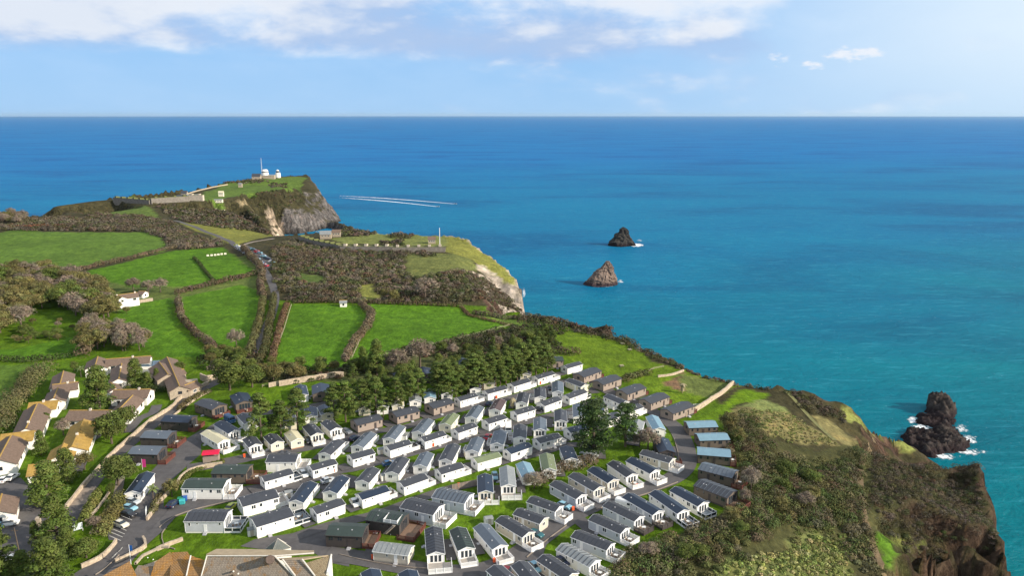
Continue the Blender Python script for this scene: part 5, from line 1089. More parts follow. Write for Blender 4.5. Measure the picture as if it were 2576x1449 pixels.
# ------------------------------------------------------------ bungalows and other buildings
CHIM = material('chimney_render', (.62, .56, .48), .9, .15, 2)
def house(label, wings, name='bungalow', cat='bungalow', group='white bungalows of the estate', wall='render'):
    """each wing: (mark A, mark B of its ridge, width, ridge height, roof, chimney)"""
    o = None
    for i, wg in enumerate(wings):
        A, B, W, zr, roof = wg[:5]; W *= .88; pa, pb = at(*A, up=zr), at(*B, up=zr); mid = (pa + pb) / 2; d = pb - pa; L = max(3.5, d.length); a = math.atan2(d.y, d.x)
        if o is None: base = Vector((mid.x, mid.y, ground(mid.x, mid.y))); o = empty(name, base, 0, label, cat, group)
        ze = zr - W * .24 - .02 * i; p = mid - base; p.z = .02 * i
        w_ = MB().prism(gable_prof(W, -.5, ze, zr), -L / 2, L / 2).obj('wall', WALL[wall], o, p, a)
        s = (zr - ze) / (W / 2); ov = .4; y = W / 2 + ov; zo = ze - s * ov; r = MB()
        for sg in (1, -1):
            pr = [(0, zr + .02), (sg * y, zo + .02), (sg * y, zo + .17), (0, zr + .17)]; r.prism(pr if sg < 0 else pr[::-1], -L / 2 - .35, L / 2 + .35)
        rf = r.obj('roof', ROOF[roof], o, p, a)
        MB().prism([(-.22, zr + .1), (.22, zr + .1), (.12, zr + .3), (-.12, zr + .3)], -L / 2 - .36, L / 2 + .36).obj('ridge_tiles', ROOF['lichen'], rf)
        rr = random.Random(i * 7 + int(L * 10)); n = max(1, int(L / 4.2))
        for sg in (-1, 1):
            for k in range(n):
                x = -L / 2 + L * (k + .5) / n + rr.uniform(-.5, .5); q = rr.random()
                if q < .2: link('door', cached(('hdoor',), lambda: MB().box(-.5, .5, -.06, .05, 0, 2.05).mesh('door', TRIMD)), w_, (x, sg * W / 2, .1), 0 if sg < 0 else math.pi)
                else: window(w_, x, sg * W / 2, ze - 1.6, 0 if sg < 0 else math.pi, 1.6 if q < .75 else .9, 1.15, 'w' if q < .5 else 'd', 1 if q < .75 else 0)
        for sx in (-1, 1): window(w_, sx * L / 2, 0, ze - 1.5, math.pi / 2 * sx, 1.4, 1.15, 'd', 1)
        if len(wg) > 5:
            x = wg[5] * L; c = MB().box(x - .35, x + .35, -.35, .35, zr - .7, zr + .75).obj('chimney', CHIM, rf)
            MB().tube((x, 0, zr + .75), (x, 0, zr + 1.05), .14, .12, 7).obj('chimney_pot', ROOF['tile'], rf)
    return o
t8 = 'tile'
house('longest white bungalow at the top of the estate with a gabled left wing', [(('A', 1330, 200), ('A', 1868, 160), 8, 5.0, t8, .1), (('A', 1218, 170), ('A', 1190, 262), 9, 5.0, t8)])
house('white bungalow wing with pale end wall beside the dark conifer', [(('A', 1515, 258), ('A', 1480, 440), 8, 4.8, t8, -.2)])
house('stepped bungalow in three wings left of the tallest conifer', [(('A', 790, 350), ('A', 750, 500), 8, 4.8, t8), (('A', 665, 520), ('A', 962, 484), 7.5, 4.8, t8, .1), (('A', 720, 560), ('A', 672, 680), 7.5, 4.8, t8)])
house('L-shaped bungalow with lichened back roof left of the round small hedge tree', [(('A', 372, 748), ('A', 715, 718), 7.5, 4.8, 'lichen', .0), (('A', 465, 755), ('A', 325, 1060), 9, 5.0, t8, .3)])
house('L-shaped bungalow with orange roof edge at the left picture edge', [(('A', 25, 1145), ('A', 420, 1098), 7.5, 4.8, 'lichen'), (('A', 138, 1155), ('A', -20, 1449), 9.5, 5.0, t8)])
house('long L-shaped bungalow beside the boundary wall with paired wings', [(('A', 875, 842), ('A', 1380, 838), 9, 4.8, t8, .0), (('A', 1650, 655), ('A', 1460, 850), 8, 4.8, t8)])
house('white bungalow with pale gable end right of the tallest conifer', [(('A', 1425, 585), ('A', 1865, 575), 8.5, 4.8, t8, .2), (('A', 1380, 495), ('A', 1440, 560), 5, 4.2, t8)])
house('bungalow with bright yellow lichen roof in the middle courtyard', [(('A', 1045, 955), ('A', 900, 1285), 8.5, 4.8, 'lichen', .1)])
house('small bungalow with orange lichen roof below the yellow one', [(('A', 795, 1258), ('A', 728, 1400), 7.5, 4.6, 'lichen')])
house('bungalow hidden behind conifers with an orange lichen roof', [(('B', 370, 75), ('B', 690, 35), 8, 4.6, 'lichen')])
house('white building with brown roof beside the estate car park', [(('B', 20, 440), ('B', -30, 640), 8, 4.8, t8)])
house('stone house with solar panel and brown roofs behind the lane', [(('A', 1985, 240), ('A', 2090, 385), 9, 5.4, t8), (('A', 2080, 175), ('C', 60, 170), 8, 5.0, t8)], 'stone_house', 'house', 'other houses', 'stone')
house('small outbuilding in the walled garden of the stone house', [(('C', 20, -15), ('C', 80, -30), 5, 3.2, t8)], 'outbuilding', 'outbuilding', 'other houses', 'stone')
house('stone gateway building with arched opening beside the lane', [(('C', 100, 175), ('C', 262, 110), 6, 4.0, t8)], 'gatehouse', 'gatehouse', 'other houses', 'stone')
house('white farmhouse with two chimneys in the fields at far left', [(('L', 1180, 910), ('L', 1360, 885), 8, 6.5, t8, .4), (('L', 1150, 915), ('L', 1215, 930), 6, 6.2, t8, -.3)], 'farmhouse', 'farmhouse', 'other houses')
house('small pale shed right of the white farmhouse', [(('L', 1395, 870), ('L', 1440, 872), 6, 3.6, t8)], 'shed', 'shed', 'other houses')
house('tiny white-fronted shelter at the top edge of the middle field', [(('O', 442, 758), ('O', 486, 758), 4, 3.2, 'pale')], 'field_shelter', 'shelter', 'other houses')
p = at('A', 1835, 330); o = empty('glass_extension', p, .1, 'flat blue glass-roofed extension beside the top bungalow', 'conservatory')
MB().box(-5, 5, -4, 4, -.3, 2.6).obj('wall', WALL['render'], o)
for i in range(4):
    for j in range(2): MB().box(-4.8 + 2.45 * i, -2.5 + 2.45 * i, -3.8 + 3.85 * j, -.1 + 3.85 * j, 2.6, 2.72).obj('roof_pane', material('blue_glass', (.05, .10, .14), .15, .1, 1, spec=.8) if (i, j) == (0, 0) else bpy.data.materials['blue_glass'], o)
p = at('C', 200, 215); q = empty('gateway_arch', p, math.radians(25), 'square stone gateway opening onto the lane', 'gateway')
MB().box(-2.6, -1.7, -1.2, 1.2, -.3, 3).obj('pier', WALL['stone'], q); MB().box(1.7, 2.6, -1.2, 1.2, -.3, 3).obj('pier', WALL['stone'], q); MB().box(-2.7, 2.7, -1.25, 1.25, 3, 3.7).obj('lintel', WALL['stone'], q)

# roof terrace, stair and table on the dark lodge at the bottom
tr_ = [c[5] for c in CABS if 'roof terrace' in c[5]['label']][0]; L_ = [c[3] for c in CABS if c[5] is tr_][0]
MB().box(L_ / 2 - 4.2, L_ / 2 - .6, -2.9, .2, 2.9, 3.25).obj('terrace_floor', WALL['white'], tr_)
for p_, q_ in (((L_ / 2 - 4.2, -2.9), (L_ / 2 - .6, -2.9)), ((L_ / 2 - .6, -2.9), (L_ / 2 - .6, .2)), ((L_ / 2 - 4.2, .2), (L_ / 2 - 4.2, -2.9))): railing(tr_, p_ + (0,), q_ + (0,), 3.25, 'w', .9, False)
st_ = cached('tread', lambda: MB().box(-.4, .4, -.14, .14, 0, .06).mesh('stair_tread', DECK['d'][0]))
for k in range(12): link('stair_tread', st_, tr_, (L_ / 2 - 1.2 - .22 * k, -3.4, .5 + .23 * (11 - k)))
# ---- the clubhouse along the bottom edge
TILEM = bpy.data.materials.new('roof_tiles_grey_brown'); TILEM.use_nodes = True
def tile_mat(m, base, lich, amt):
    t = NT(m.node_tree); p = t.n['Principled BSDF']; v = t.new('ShaderNodeTexCoord').outputs['Object']
    b = t.new('ShaderNodeTexBrick'); t.put(b, 'Vector', v); b.inputs['Scale'].default_value = 1; b.inputs['Brick Width'].default_value = .34; b.inputs['Row Height'].default_value = .42; b.inputs['Mortar Size'].default_value = .035; b.inputs['Bias'].default_value = -.2
    b.inputs['Color1'].default_value = c4(base); b.inputs['Color2'].default_value = c4([x * .72 for x in base]); b.inputs['Mortar'].default_value = c4([x * .35 for x in base])
    n = t.noise(v, .35, 6, .7); o = t.mix(t.ss(n, .5 - amt, .62 - amt * .3), b.outputs['Color'], t.mix(1.0, b.outputs['Color'], c4(lich), 'MULTIPLY'))
    t.put(p, 'Base Color', o); t.put(p, 'Roughness', .85); bp = t.new('ShaderNodeBump'); t.put(bp, 'Height', b.outputs['Fac']); bp.invert = True; bp.inputs['Distance'].default_value = .05; t.put(p, 'Normal', bp.outputs[0])
tile_mat(TILEM, (.27, .225, .18), (1.05, .75, .42), .02)
TILEO = bpy.data.materials.new('roof_tiles_orange_lichen'); TILEO.use_nodes = True; tile_mat(TILEO, (.36, .20, .075), (1.15, .95, .35), .05)
TILEB = bpy.data.materials.new('roof_tiles_sand'); TILEB.use_nodes = True; tile_mat(TILEB, (.30, .235, .14), (.8, .72, .62), .0)
FELT = material('sandy_flat_roof', (.34, .27, .18), .9, .15, .6); LEAD = material('pale_verge', (.55, .52, .47), .6, .08, 2)
cl = at('Z', 570, 1420); club = empty('clubhouse', cl, 0, 'large clubhouse with grey-brown tiled roofs along the bottom edge', 'clubhouse')
def gp(t, x, y, h): return plane(t, x, y, 58 + h) - cl
def slope(P, mat, name='roof_slope', th=.22):
    m = MB(); n = len(P); c = sum((Vector(p) for p in P), Vector()) / n; nrm = (Vector(P[1]) - Vector(P[0])).cross(Vector(P[2]) - Vector(P[1]))
    if nrm.z < 0: P = P[::-1]
    # built in its own plane so that the tile courses follow the slope
    P = [Vector(p) for p in P]; nz = (P[1] - P[0]).cross(P[2] - P[1]).normalized(); ax = Vector((nz.y, -nz.x, 0)); ax = ax.normalized() if ax.length > 1e-3 else Vector((1, 0, 0)); ay = nz.cross(ax)
    loc = [((p - P[0]).dot(ax), (p - P[0]).dot(ay)) for p in P]; b = [(x, y, 0) for x, y in loc]; d = [(x, y, -th) for x, y in loc]
    m.v = b + d; m.f = [tuple(range(n)), tuple(range(2 * n - 1, n - 1, -1))] + [(i, i + n, (i + 1) % n + n, (i + 1) % n) for i in range(n)]; m.mi = [0] * (n + 2)
    o = m.obj(name, mat, club, P[0]); from mathutils import Matrix
    o.rotation_euler = Matrix((ax, ay, nz)).transposed().to_euler(); return o
def walls(P, top, mat, name='wall', bot=-.5):
    m = MB(); n = len(P); m.v = [(p.x, p.y, bot) for p in P] + [(p.x, p.y, top if not isinstance(top, list) else top[i]) for i, p in enumerate(P)]
    m.f = [(i, (i + 1) % n, (i + 1) % n + n, i + n) for i in range(n)] + [tuple(range(n, 2 * n))]; m.mi = [0] * (n + 1); return m.obj(name, mat, club)
slope([gp('D', 400, 1202, 8), gp('D', 1245, 1202, 8), gp('D', 1480, 1455, 5), gp('D', 330, 1455, 5)], TILEM)
slope([gp('D', 400, 1202, 8), gp('D', 330, 1455, 5), gp('D', 145, 1455, 4.9), gp('D', 205, 1200, 6.6)], TILEO)
slope([gp('D', 205, 1200, 6.55), gp('D', 145, 1455, 4.85), gp('D', -60, 1455, 4.6), gp('D', -40, 1160, 5.2), gp('D', 160, 1150, 5.6)], TILEO)
slope([gp('D', 1345, 1248, 7.4), gp('D', 1590, 1246, 7.4), gp('D', 1745, 1455, 5.2), gp('D', 1500, 1455, 5.2)], TILEM)
slope([gp('D', 1590, 1246, 7.6), gp('D', 1955, 1192, 6.4), gp('D', 1895, 1455, 5.0), gp('D', 1745, 1455, 5.2)], TILEB)
slope([gp('D', 395, 1196, 7.6), gp('D', 520, 1140, 6.6), gp('D', 940, 1132, 6.6), gp('D', 1740, 1135, 6.6), gp('D', 1740, 1168, 7), gp('D', 1250, 1205, 7.7)], FELT, 'flat_roof')
slope([gp('D', 1260, 1212, 7.3), gp('D', 1950, 1190, 6.2), gp('D', 1590, 1246, 7.3), gp('D', 1345, 1248, 7.2)], FELT, 'flat_roof')
walls([gp('D', 420, 1210, 7), gp('D', 1250, 1210, 7), gp('D', 1940, 1200, 5.8), gp('D', 1900, 1449, 4.6), gp('D', 160, 1449, 4.6), gp('D', 215, 1215, 5.8)], 4.3, WALL['render'])
e0, e1 = gp('D', 1955, 1192, 6.3), gp('D', 1895, 1455, 4.9)
for a_, b_, w_ in ((gp('D', 200, 1200, 6.7), gp('D', 145, 1455, 5.0), .16), (gp('D', 402, 1202, 8.1), gp('D', 332, 1455, 5.1), .14), (gp('D', 1245, 1203, 8.1), gp('D', 1490, 1455, 5.1), .2), (gp('D', 1345, 1248, 7.5), gp('D', 1505, 1455, 5.3), .2),
                   (gp('D', 1590, 1246, 7.7), gp('D', 1750, 1455, 5.3), .18), (gp('D', 400, 1202, 8.1), gp('D', 1245, 1202, 8.1), .14), (e0 + Vector((0, 0, .1)), e1 + Vector((0, 0, .1)), .22), (gp('D', 1250, 1205, 8), gp('D', 1740, 1168, 7.3), .15)):
    MB().tube(a_, b_, w_, w_, 6).obj('verge', LEAD, club)
walls([gp('D', 1935, 1196, 6), gp('D', 1960, 1192, 6), gp('D', 1925, 1449, 4.8), gp('D', 1900, 1449, 4.8)], 5.6, WALL['render'])
PYR = material('pyramid_glazing', (.30, .32, .34), .25, .1, 1, spec=.7); ap = gp('D', 1285, 985, 8.4); bs = [gp('D', 1120, 1125, 4.2), gp('D', 1215, 1160, 4.0), gp('D', 1452, 1105, 4.0), gp('D', 1390, 1040, 4.2)]
walls(bs, 3.95, WALL['render'])
for i in range(4):
    a_, b_ = bs[i], bs[(i + 1) % 4]; a_ = Vector((a_.x, a_.y, 4.1)); b_ = Vector((b_.x, b_.y, 4.1)); n = 5
    for k in range(4):      # courses of panes up each face of the pyramid
        f0, f1 = k / 4, (k + 1) / 4; A0, B0, A1, B1 = a_.lerp(ap, f0), b_.lerp(ap, f0), a_.lerp(ap, f1), b_.lerp(ap, f1); c = n - k
        for j in range(c):
            q = [A0.lerp(B0, (j + .04) / c), A0.lerp(B0, (j + .96) / c), A1.lerp(B1, (j + .96) / c), A1.lerp(B1, (j + .04) / c)]
            if (q[1] - q[0]).length > .15: MB().poly(q).poly([v - Vector((0, 0, .06)) for v in q[::-1]]).obj('pane', PYR, club)
    MB().tube(a_, ap, .09, .07, 5).obj('glazing_bar', LEAD, club)
MB().tube(gp('D', 1190, 1250, 7.6), gp('D', 1190, 1250, 9.4), 1.0, .9, 10).obj('roof_cowl', material('brown_cowl', (.12, .085, .07), .8, .2, 2), club)
for x, y in ((735, 1395), (795, 1425), (817, 1200)): MB().tube(gp('D', x, y, 5.8), gp('D', x, y, 6.5), .2, .2, 7).obj('roof_vent', LEAD, club)
hall = empty('entrance_hall', at('B', 1900, 1350), 0, 'orange-roofed wing with pale stepped walls left of the clubhouse', 'building'); cl2, cl3 = club, cl
club, cl = hall, at('B', 1900, 1350)
slope([gp('B', 1920, 1240, 6.2), gp('B', 2125, 1150, 6.2), gp('B', 2200, 1480, 3.6), gp('B', 1870, 1480, 3.6)], TILEO); slope([gp('B', 1920, 1240, 6.2), gp('B', 1870, 1480, 3.6), gp('B', 1620, 1480, 3.6), gp('B', 1725, 1320, 4.2)], TILEM)
slope([gp('B', 1630, 1300, 5), gp('B', 1720, 1480, 4), gp('B', 1200, 1500, 4), gp('B', 1290, 1449, 4.4)], TILEO)
walls([gp('B', 1740, 1330, 3.5), gp('B', 1930, 1260, 3.5), gp('B', 2140, 1180, 3.5), gp('B', 2190, 1470, 3.2), gp('B', 1640, 1470, 3.2)], 3.3, WALL['stone'])
for a_, b_ in ((('B', 1690, 1300), ('B', 1780, 1200)), (('B', 1780, 1200), ('B', 2010, 1090)), (('B', 2010, 1090), ('B', 2110, 1090))): MB().tube(gp(*a_, 4.4), gp(*b_, 4.4), .35, .35, 4).obj('parapet', WALL['stone'], hall)
for x, y in ((1845, 1225), (1912, 1248)): MB().tube(gp('B', x, y, 3.3), gp('B', x, y, 5.0), .12, .12, 6).obj('flue', TRIM, hall)

# ---- forts, lookout and mast on the headlands
FORT = material('fort_masonry', (.20, .18, .155), .95, .25, .5, .2, 1.0); FORT_LIT = material('sunlit_fort_masonry', (.46, .40, .33), .95, .2, .5, .1, 1.0)  # second one: same masonry, sunlight painted into its paler colour
def fortwall(label, marks, t, h, th, up, mer, mat, nm=2.4, cl_=FORT_LIT, cmat=None):
    P = [plane(t, x, y, ground(*at(t, x, y).xy) + up) for x, y in marks]; P = [Vector((p.x, p.y, ground(p.x, p.y))) for p in P]; o = empty('fort_wall', P[0], 0, label, 'fort wall', 'old fort walls'); b = P[0]
    for p, q in zip(P, P[1:]):
        d = q - p; L = d.length; a = math.atan2(d.y, d.x); z = min(p.z, q.z) - b.z; w_ = MB().box(0, L, -th / 2, th / 2, z - 3, z + h).obj('rampart', mat, o, (p.x - b.x, p.y - b.y, 0), a)
        MB().box(0, L, -th / 2 + .1, th / 2 - .1, z + h, z + h + .25).obj('parapet', cmat or DULLM, o, (p.x - b.x, p.y - b.y, 0), a)
        n = max(1, int(L / mer)); mm = cached(('mer', mer, th, round(z + h, 1)), lambda: MB().prism([(-th / 2 - .2, z + h), (th / 2, z + h), (th / 2, z + h + 1.0), (-th / 2 - .2, z + h + nm)], -mer * .14, mer * .14).mesh('merlon', cl_))
        for k in range(n): f = (k + .5) / n; link('merlon', mm, o, (p.x - b.x + d.x * f, p.y - b.y + d.y * f, .26), a)
    return o
DULLM = material('turf_coping', (.13, .14, .05), .95, .2, .6)
fortwall('dark straight fort wall with a row of sunlit pale merlons on the near headland', ((440, 290), (900, 300), (1372, 305)), 'O', 4.0, 5, 1.5, 7, FORT, 1.9)
fortwall('turf-topped curving fort wall at the left end of the near headland', ((85, 205), (200, 245), (440, 290)), 'O', 4, 4, 1.5, 7, FORT, 1.0, DULLM)
fortwall('long shaded fort wall on the far headland with small merlons', ((262, 545), (600, 548), (960, 555)), 'M', 6.5, 5, 0, 9.5, FORT, 1.8, DULLM)
fortwall('sunlit pale end bastion of the far fort wall', ((962, 568), (1100, 570), (1225, 568)), 'M', 7, 5, 0, 7, FORT_LIT, 1.4)
def blk(nm, label, t, x, y, w_, d_, h, roofh, wall='render', roof='slate', cat='building', rz=0.1):
    p = at(t, x, y); o = empty(nm, p, rz, label, cat, 'buildings on the headlands'); gable_body(o, w_, d_, -1, h, h + roofh, WALL[wall], ROOF[roof], .3, .15)
    for k in (-1, 0, 1): window(o, k * w_ * .28, -d_ / 2, h - 1.9, 0, 1.2, 1.2)
    return o
blk('cottage', 'grey-roofed cottage left of the lookout on the headland top', 'M', 1595, 318, 13, 9, 5, 4, 'stone', 'slate', 'cottage'); blk('signal_station', 'low grey stone base building under the white lookout', 'M', 1690, 308, 26, 12, 5, 1, 'stone', 'pale')
blk('visitor_building', 'white building left of the block inside the far fort', 'M', 905, 512, 14, 8, 4, 2.5); blk('visitor_building', 'pale block with dark roof behind the lit bastion', 'M', 1005, 512, 14, 8, 6, 1, 'render', 'pale'); blk('visitor_building', 'taller narrow dark house between the fort buildings', 'M', 918, 500, 7, 6, 7, 3, 'stone', 'slate')
blk('hut', 'small cream hut on the headland slope', 'M', 1262, 478, 6, 5, 5, 2, 'cream', 'cream', 'hut'); blk('hut', 'tiny pale shelter hut left of the lit fort end', 'M', 1235, 520, 10, 5, 2.6, .6, 'cream', 'pale', 'hut')
blk('ruin', 'small ruined magazine high on the headland meadow', 'M', 1442, 392, 5, 5, 5, 1, 'stone', 'pale', 'ruin')
blk('ruined_guardhouse', 'larger pale stone ruin at the left of the near fort', 'O', 310, 205, 9, 6, 4, 2.5, 'stone', 'pale', 'ruin'); blk('ruined_guardhouse', 'smaller brown stone ruin right of the pale one', 'O', 405, 188, 7, 5, 4, 2, 'stone', 'tile', 'ruin')
blk('powder_store', 'rounded stone powder store near the end of the fort', 'O', 1252, 248, 6, 5, 3.5, 2, 'stone', 'tile', 'store')
p = at('M', 1676, 304); o = empty('lookout', p, 0, 'white round lookout tower on the headland top', 'lookout', 'buildings on the headlands')
MB().tube((0, 0, 3), (0, 0, 11), 6, 5, 12).obj('tower', WALL['render'], o); MB().tube((0, 0, 11), (0, 0, 13.5), 5.3, 3.5, 12).obj('cap', WALL['render'], o); MB().tube((0, 0, 9), (0, 0, 10.3), 5.35, 5.3, 12).obj('window_band', GLASS, o)
p = at('M', 1668, 300) + Vector((-4, -6, 0)); o = empty('radio_mast', p, 0, 'tall thin lattice mast beside the white lookout', 'mast'); STEEL = material('mast_steel', (.55, .57, .6), .5, .05, 1)
m = MB(); H_ = 58
for k in range(3): a = k * 2.094; m.tube((2.0 * math.cos(a), 2.0 * math.sin(a), 0), (.3 * math.cos(a), .3 * math.sin(a), H_), .35, .22, 4)
m.obj('mast_leg', STEEL, o); m = MB()
for j in range(22):
    z0, z1 = j * H_ / 22, (j + 1) * H_ / 22; r0, r1 = 2 - 1.7 * z0 / H_, 2 - 1.7 * z1 / H_
    for k in range(3): a, b = k * 2.094, (k + 1) * 2.094; m.tube((r0 * math.cos(a), r0 * math.sin(a), z0), (r1 * math.cos(b), r1 * math.sin(b), z1), .13, .13, 3)
m.obj('lattice_bracing', STEEL, o)
p = at('M', 1795, 298); o = empty('lighthouse', p, 0, 'short white lighthouse right of the lookout and mast', 'lighthouse'); MB().tube((0, 0, -1), (0, 0, 8), 4.5, 4.0, 12).obj('tower', WALL['render'], o); MB().tube((0, 0, 8), (0, 0, 11), 2.6, 2.6, 10).obj('lantern', GLASS, o); MB().tube((0, 0, 11), (0, 0, 13), 2.9, .3, 10).obj('dome', WALL['render'], o)
p = at('O', 1322, 262); o = empty('flagpole', p, 0, 'white pole standing at the seaward end of the near fort', 'pole'); MB().tube((0, 0, 0), (0, 0, 14), .35, .22, 6).obj('shaft', TRIM, o); MB().tube((0, 0, -.2), (0, 0, .6), .9, .8, 8).obj('base', WALL['stone'], o)
# ---- sea stacks
def stack(name, label, t, x, y, prof, mat, sx=1.0, sy=1.0, seed_=0, lean=(0, 0)):
    p = plane(t, x, y, 0); n = 72; nz = 46; hmax = prof[-1][0]; V = []; rr = seed_ * 10
    zs = np.linspace(-3, hmax, nz); R_ = np.interp(zs, [q[0] for q in prof], [q[1] for q in prof])
    for i, z in enumerate(zs):
        for k in range(n):
            a = 2 * math.pi * k / n; u_ = np.array([a * 5.0 + rr]); w_ = np.array([z * 1.0 + a * 2])
            cr = abs(float(vnoise(u_ * 3, w_, 2.2, seed_)[0])) * 1.7 + abs(float(vnoise(u_ * 6, w_, 1.3, seed_ + 1)[0])) * .9 + abs(float(vnoise(u_ * 1.3, w_ * .6, 3.2, seed_ + 2)[0])) * 2.6
            r = max(R_[i] * (1.16 + .42 * max(0, math.cos(a - 3.3)) * (z < hmax * .66) - .12 * max(0, math.cos(a)) * (z < hmax * .66)) - cr * 1.25 * min(1, .25 + R_[i] / 9), .15); f = max(z, 0) / hmax
            V.append((r * math.cos(a) * sx + lean[0] * f, r * math.sin(a) * sy + lean[1] * f, z + (float(vnoise(u_ * 4, w_, 1.7, seed_ + 4)[0])) * .5))
    F = [(i * n + k, i * n + (k + 1) % n, (i + 1) * n + (k + 1) % n, (i + 1) * n + k) for i in range(nz - 1) for k in range(n)]
    me = bpy.data.meshes.new(name); me.from_pydata(V, [], F + [tuple((nz - 1) * n + k for k in range(n))]); me.materials.append(mat)
    o = bpy.data.objects.new(name, me); col.objects.link(o); o.location = p; return tag(o, label, 'sea stack')
def rockmat(name, base, low): 
    m = bpy.data.materials.new(name); m.use_nodes = True; t = NT(m.node_tree); p = t.n['Principled BSDF']; v = t.new('ShaderNodeTexCoord').outputs['Object']; s = t.new('ShaderNodeSeparateXYZ'); t.put(s, 0, v)
    n = t.noise(v, .5, 7, .7); o = t.mix(t.ss(n, .3, .7), c4([x * .38 for x in base]), c4([x * 1.55 for x in base])); o = t.mix(t.ss(t.math('ADD', s.outputs[2], t.math('MULTIPLY', n, 3)), 3.2, 6.5), c4(low), o)
    t.put(p, 'Base Color', o); t.put(p, 'Roughness', .9); t.put(p, 'Specular IOR Level', .15); b = t.new('ShaderNodeBump'); t.put(b, 'Height', t.noise(t.mapping(v, (1, 1, .5)), .6, 9, .75, .6)); b.inputs['Distance'].default_value = 2.6; t.put(p, 'Normal', b.outputs[0]); return m
stack('sea_stack', 'dark pointed rock farthest out in the bay with surf at its right foot', 'P', 990, 410, [(-3, 16), (0, 15), (5, 12.5), (10, 9.5), (16, 7.2), (20, 5), (22.5, 1.6)], rockmat('dark_rock', (.06, .055, .05), (.02, .014, .016)), 1.0, .8, 3, (-2.5, 0))
stack('sea_stack', 'sunlit pale grey rock nearer the coast in the bay', 'P', 712, 955, [(-3, 14.5), (0, 14), (4, 12.2), (9, 10), (13, 8), (17, 6), (20, 4.2), (22.6, 2.2)], rockmat('pale_rock', (.25, .185, .15), (.06, .04, .045)), 1.0, .8, 8, (3.0, 1))
rx = np.arange(-26, 34, .75); ry = np.arange(-46, 56, .7); RX, RY = np.meshgrid(rx, ry); rp = plane('K', 660, 430, 0)
pl = [plane('K', x, y, 0) - rp for x, y in ((395, 470), (450, 420), (440, 400), (470, 410), (610, 440), (640, 395), (505, 360), (500, 320), (560, 300), (600, 255), (590, 240), (740, 240), (800, 300), (775, 360), (820, 440), (915, 515), (860, 570), (740, 580), (650, 600), (640, 622), (560, 600), (500, 560))]
pm_ = inside(RX + vnoise(RX, RY, 3, 61) * 1.2, RY + vnoise(RX, RY, 3, 62) * 1.2, pl); ds = np.zeros(RX.shape)
cur = pm_.copy()
for k in range(16):
    ds += cur; e = cur.copy(); e[1:] &= cur[:-1]; e[:-1] &= cur[1:]; e[:, 1:] &= cur[:, :-1]; e[:, :-1] &= cur[:, 1:]; cur = e
tw = plane('K', 680, 262, 0) - rp; dt_ = np.hypot((RX - tw.x) * .95, (RY - tw.y) * .8); towr = np.clip((9.5 + 1.5 * vnoise(RX, RY, 3, 66) - dt_) / 2.6, 0, 1) * (1 - .25 * np.clip((RX - tw.x + 2) / 8, 0, 1))
RH = np.where(pm_, np.minimum(ds * .5, 2.6) * (1.0 + .5 * vnoise(RX, RY, 9, 63)) + towr * 6.8, -1.5) + pm_ * (np.abs(vnoise(RX * .35 - RY * .2, (RY + RX * .55) * 1.7, 3.0, 64)) * -4.2 + np.abs(vnoise(RX, RY, 1.5, 65)) * -1.9 + 1.9)
ii = np.arange(RX.size).reshape(RX.shape); RF = np.stack([ii[:-1, :-1], ii[:-1, 1:], ii[1:, 1:], ii[1:, :-1]], -1).reshape(-1, 4)
o = mesh_np('rock_reef', np.stack([RX.ravel(), RY.ravel(), RH.ravel()], 1), RF, rockmat('brown_rock', (.085, .07, .062), (.035, .024, .026))); o.location = rp; tag(o, 'jagged dark reef with a blocky tower beside the right headland', 'sea rock')
# ---- surf
def foam_mat():
    m = bpy.data.materials.new('sea_foam'); m.use_nodes = True; t = NT(m.node_tree); p = t.n['Principled BSDF']; v = t.new('ShaderNodeTexCoord').outputs['Object']
    e = t.new('ShaderNodeAttribute', attribute_name='edge').outputs['Fac']; n = t.noise(v, .22, 7, .75, .8)
    t.put(p, 'Base Color', (.75, .78, .8, 1)); t.put(p, 'Roughness', .9); t.put(p, 'Alpha', t.ss(t.math('ADD', n, t.math('MULTIPLY', e, .42)), .62, .80)); return m
FOAM = foam_mat()
def foam(P, z=.12, strength=1.0):
    m = [Vector(p) for p in P]; c = sum(m, Vector()) / len(m); K = 5; V = [(0, 0, z)]; E = [strength]; F = []
    n = len(m)
    for r in range(1, K + 1):
        for q in m: d = (q - c) * r / K; V.append((d.x, d.y, z)); E.append(strength * (1 - (r / K) ** 1.5))
    F3 = [(0, 1 + k, 1 + (k + 1) % n) for k in range(n)]
    for r in range(K - 1):
        for k in range(n): a, b = 1 + r * n + k, 1 + r * n + (k + 1) % n; F3 += [(a, a + n, b + n), (a, b + n, b)]
    o = mesh_np('surf', np.array(V), np.array(F3), FOAM, [('edge', np.array(E))]); o.location = (c.x, c.y, 0); return tag(o, kind='stuff')
def ring(t, cx, cy, rx_, ry_, s=1.0, n=20): return foam([plane(t, cx + rx_ * math.cos(k * 6.283 / n), cy + ry_ * math.sin(k * 6.283 / n), 0) for k in range(n)], strength=s)
ring('P', 1155, 412, 125, 30, 1.1); ring('P', 1200, 345, 60, 22, .5); ring('P', 935, 915, 60, 45, .55); ring('P', 710, 975, 160, 24, .8)
ring('K', 560, 390, 100, 40, .7); ring('K', 490, 340, 50, 40, .8); ring('K', 840, 400, 60, 50, .6); ring('K', 890, 480, 80, 50, .7); ring('K', 890, 568, 140, 30, .7); ring('K', 720, 600, 110, 30, .75); ring('K', 520, 620, 70, 22, 1.0)
ring('O', 2070, 690, 22, 60, .6); ring('M', 2360, 770, 60, 16, .7); ring('M', 2230, 812, 130, 10, .5)
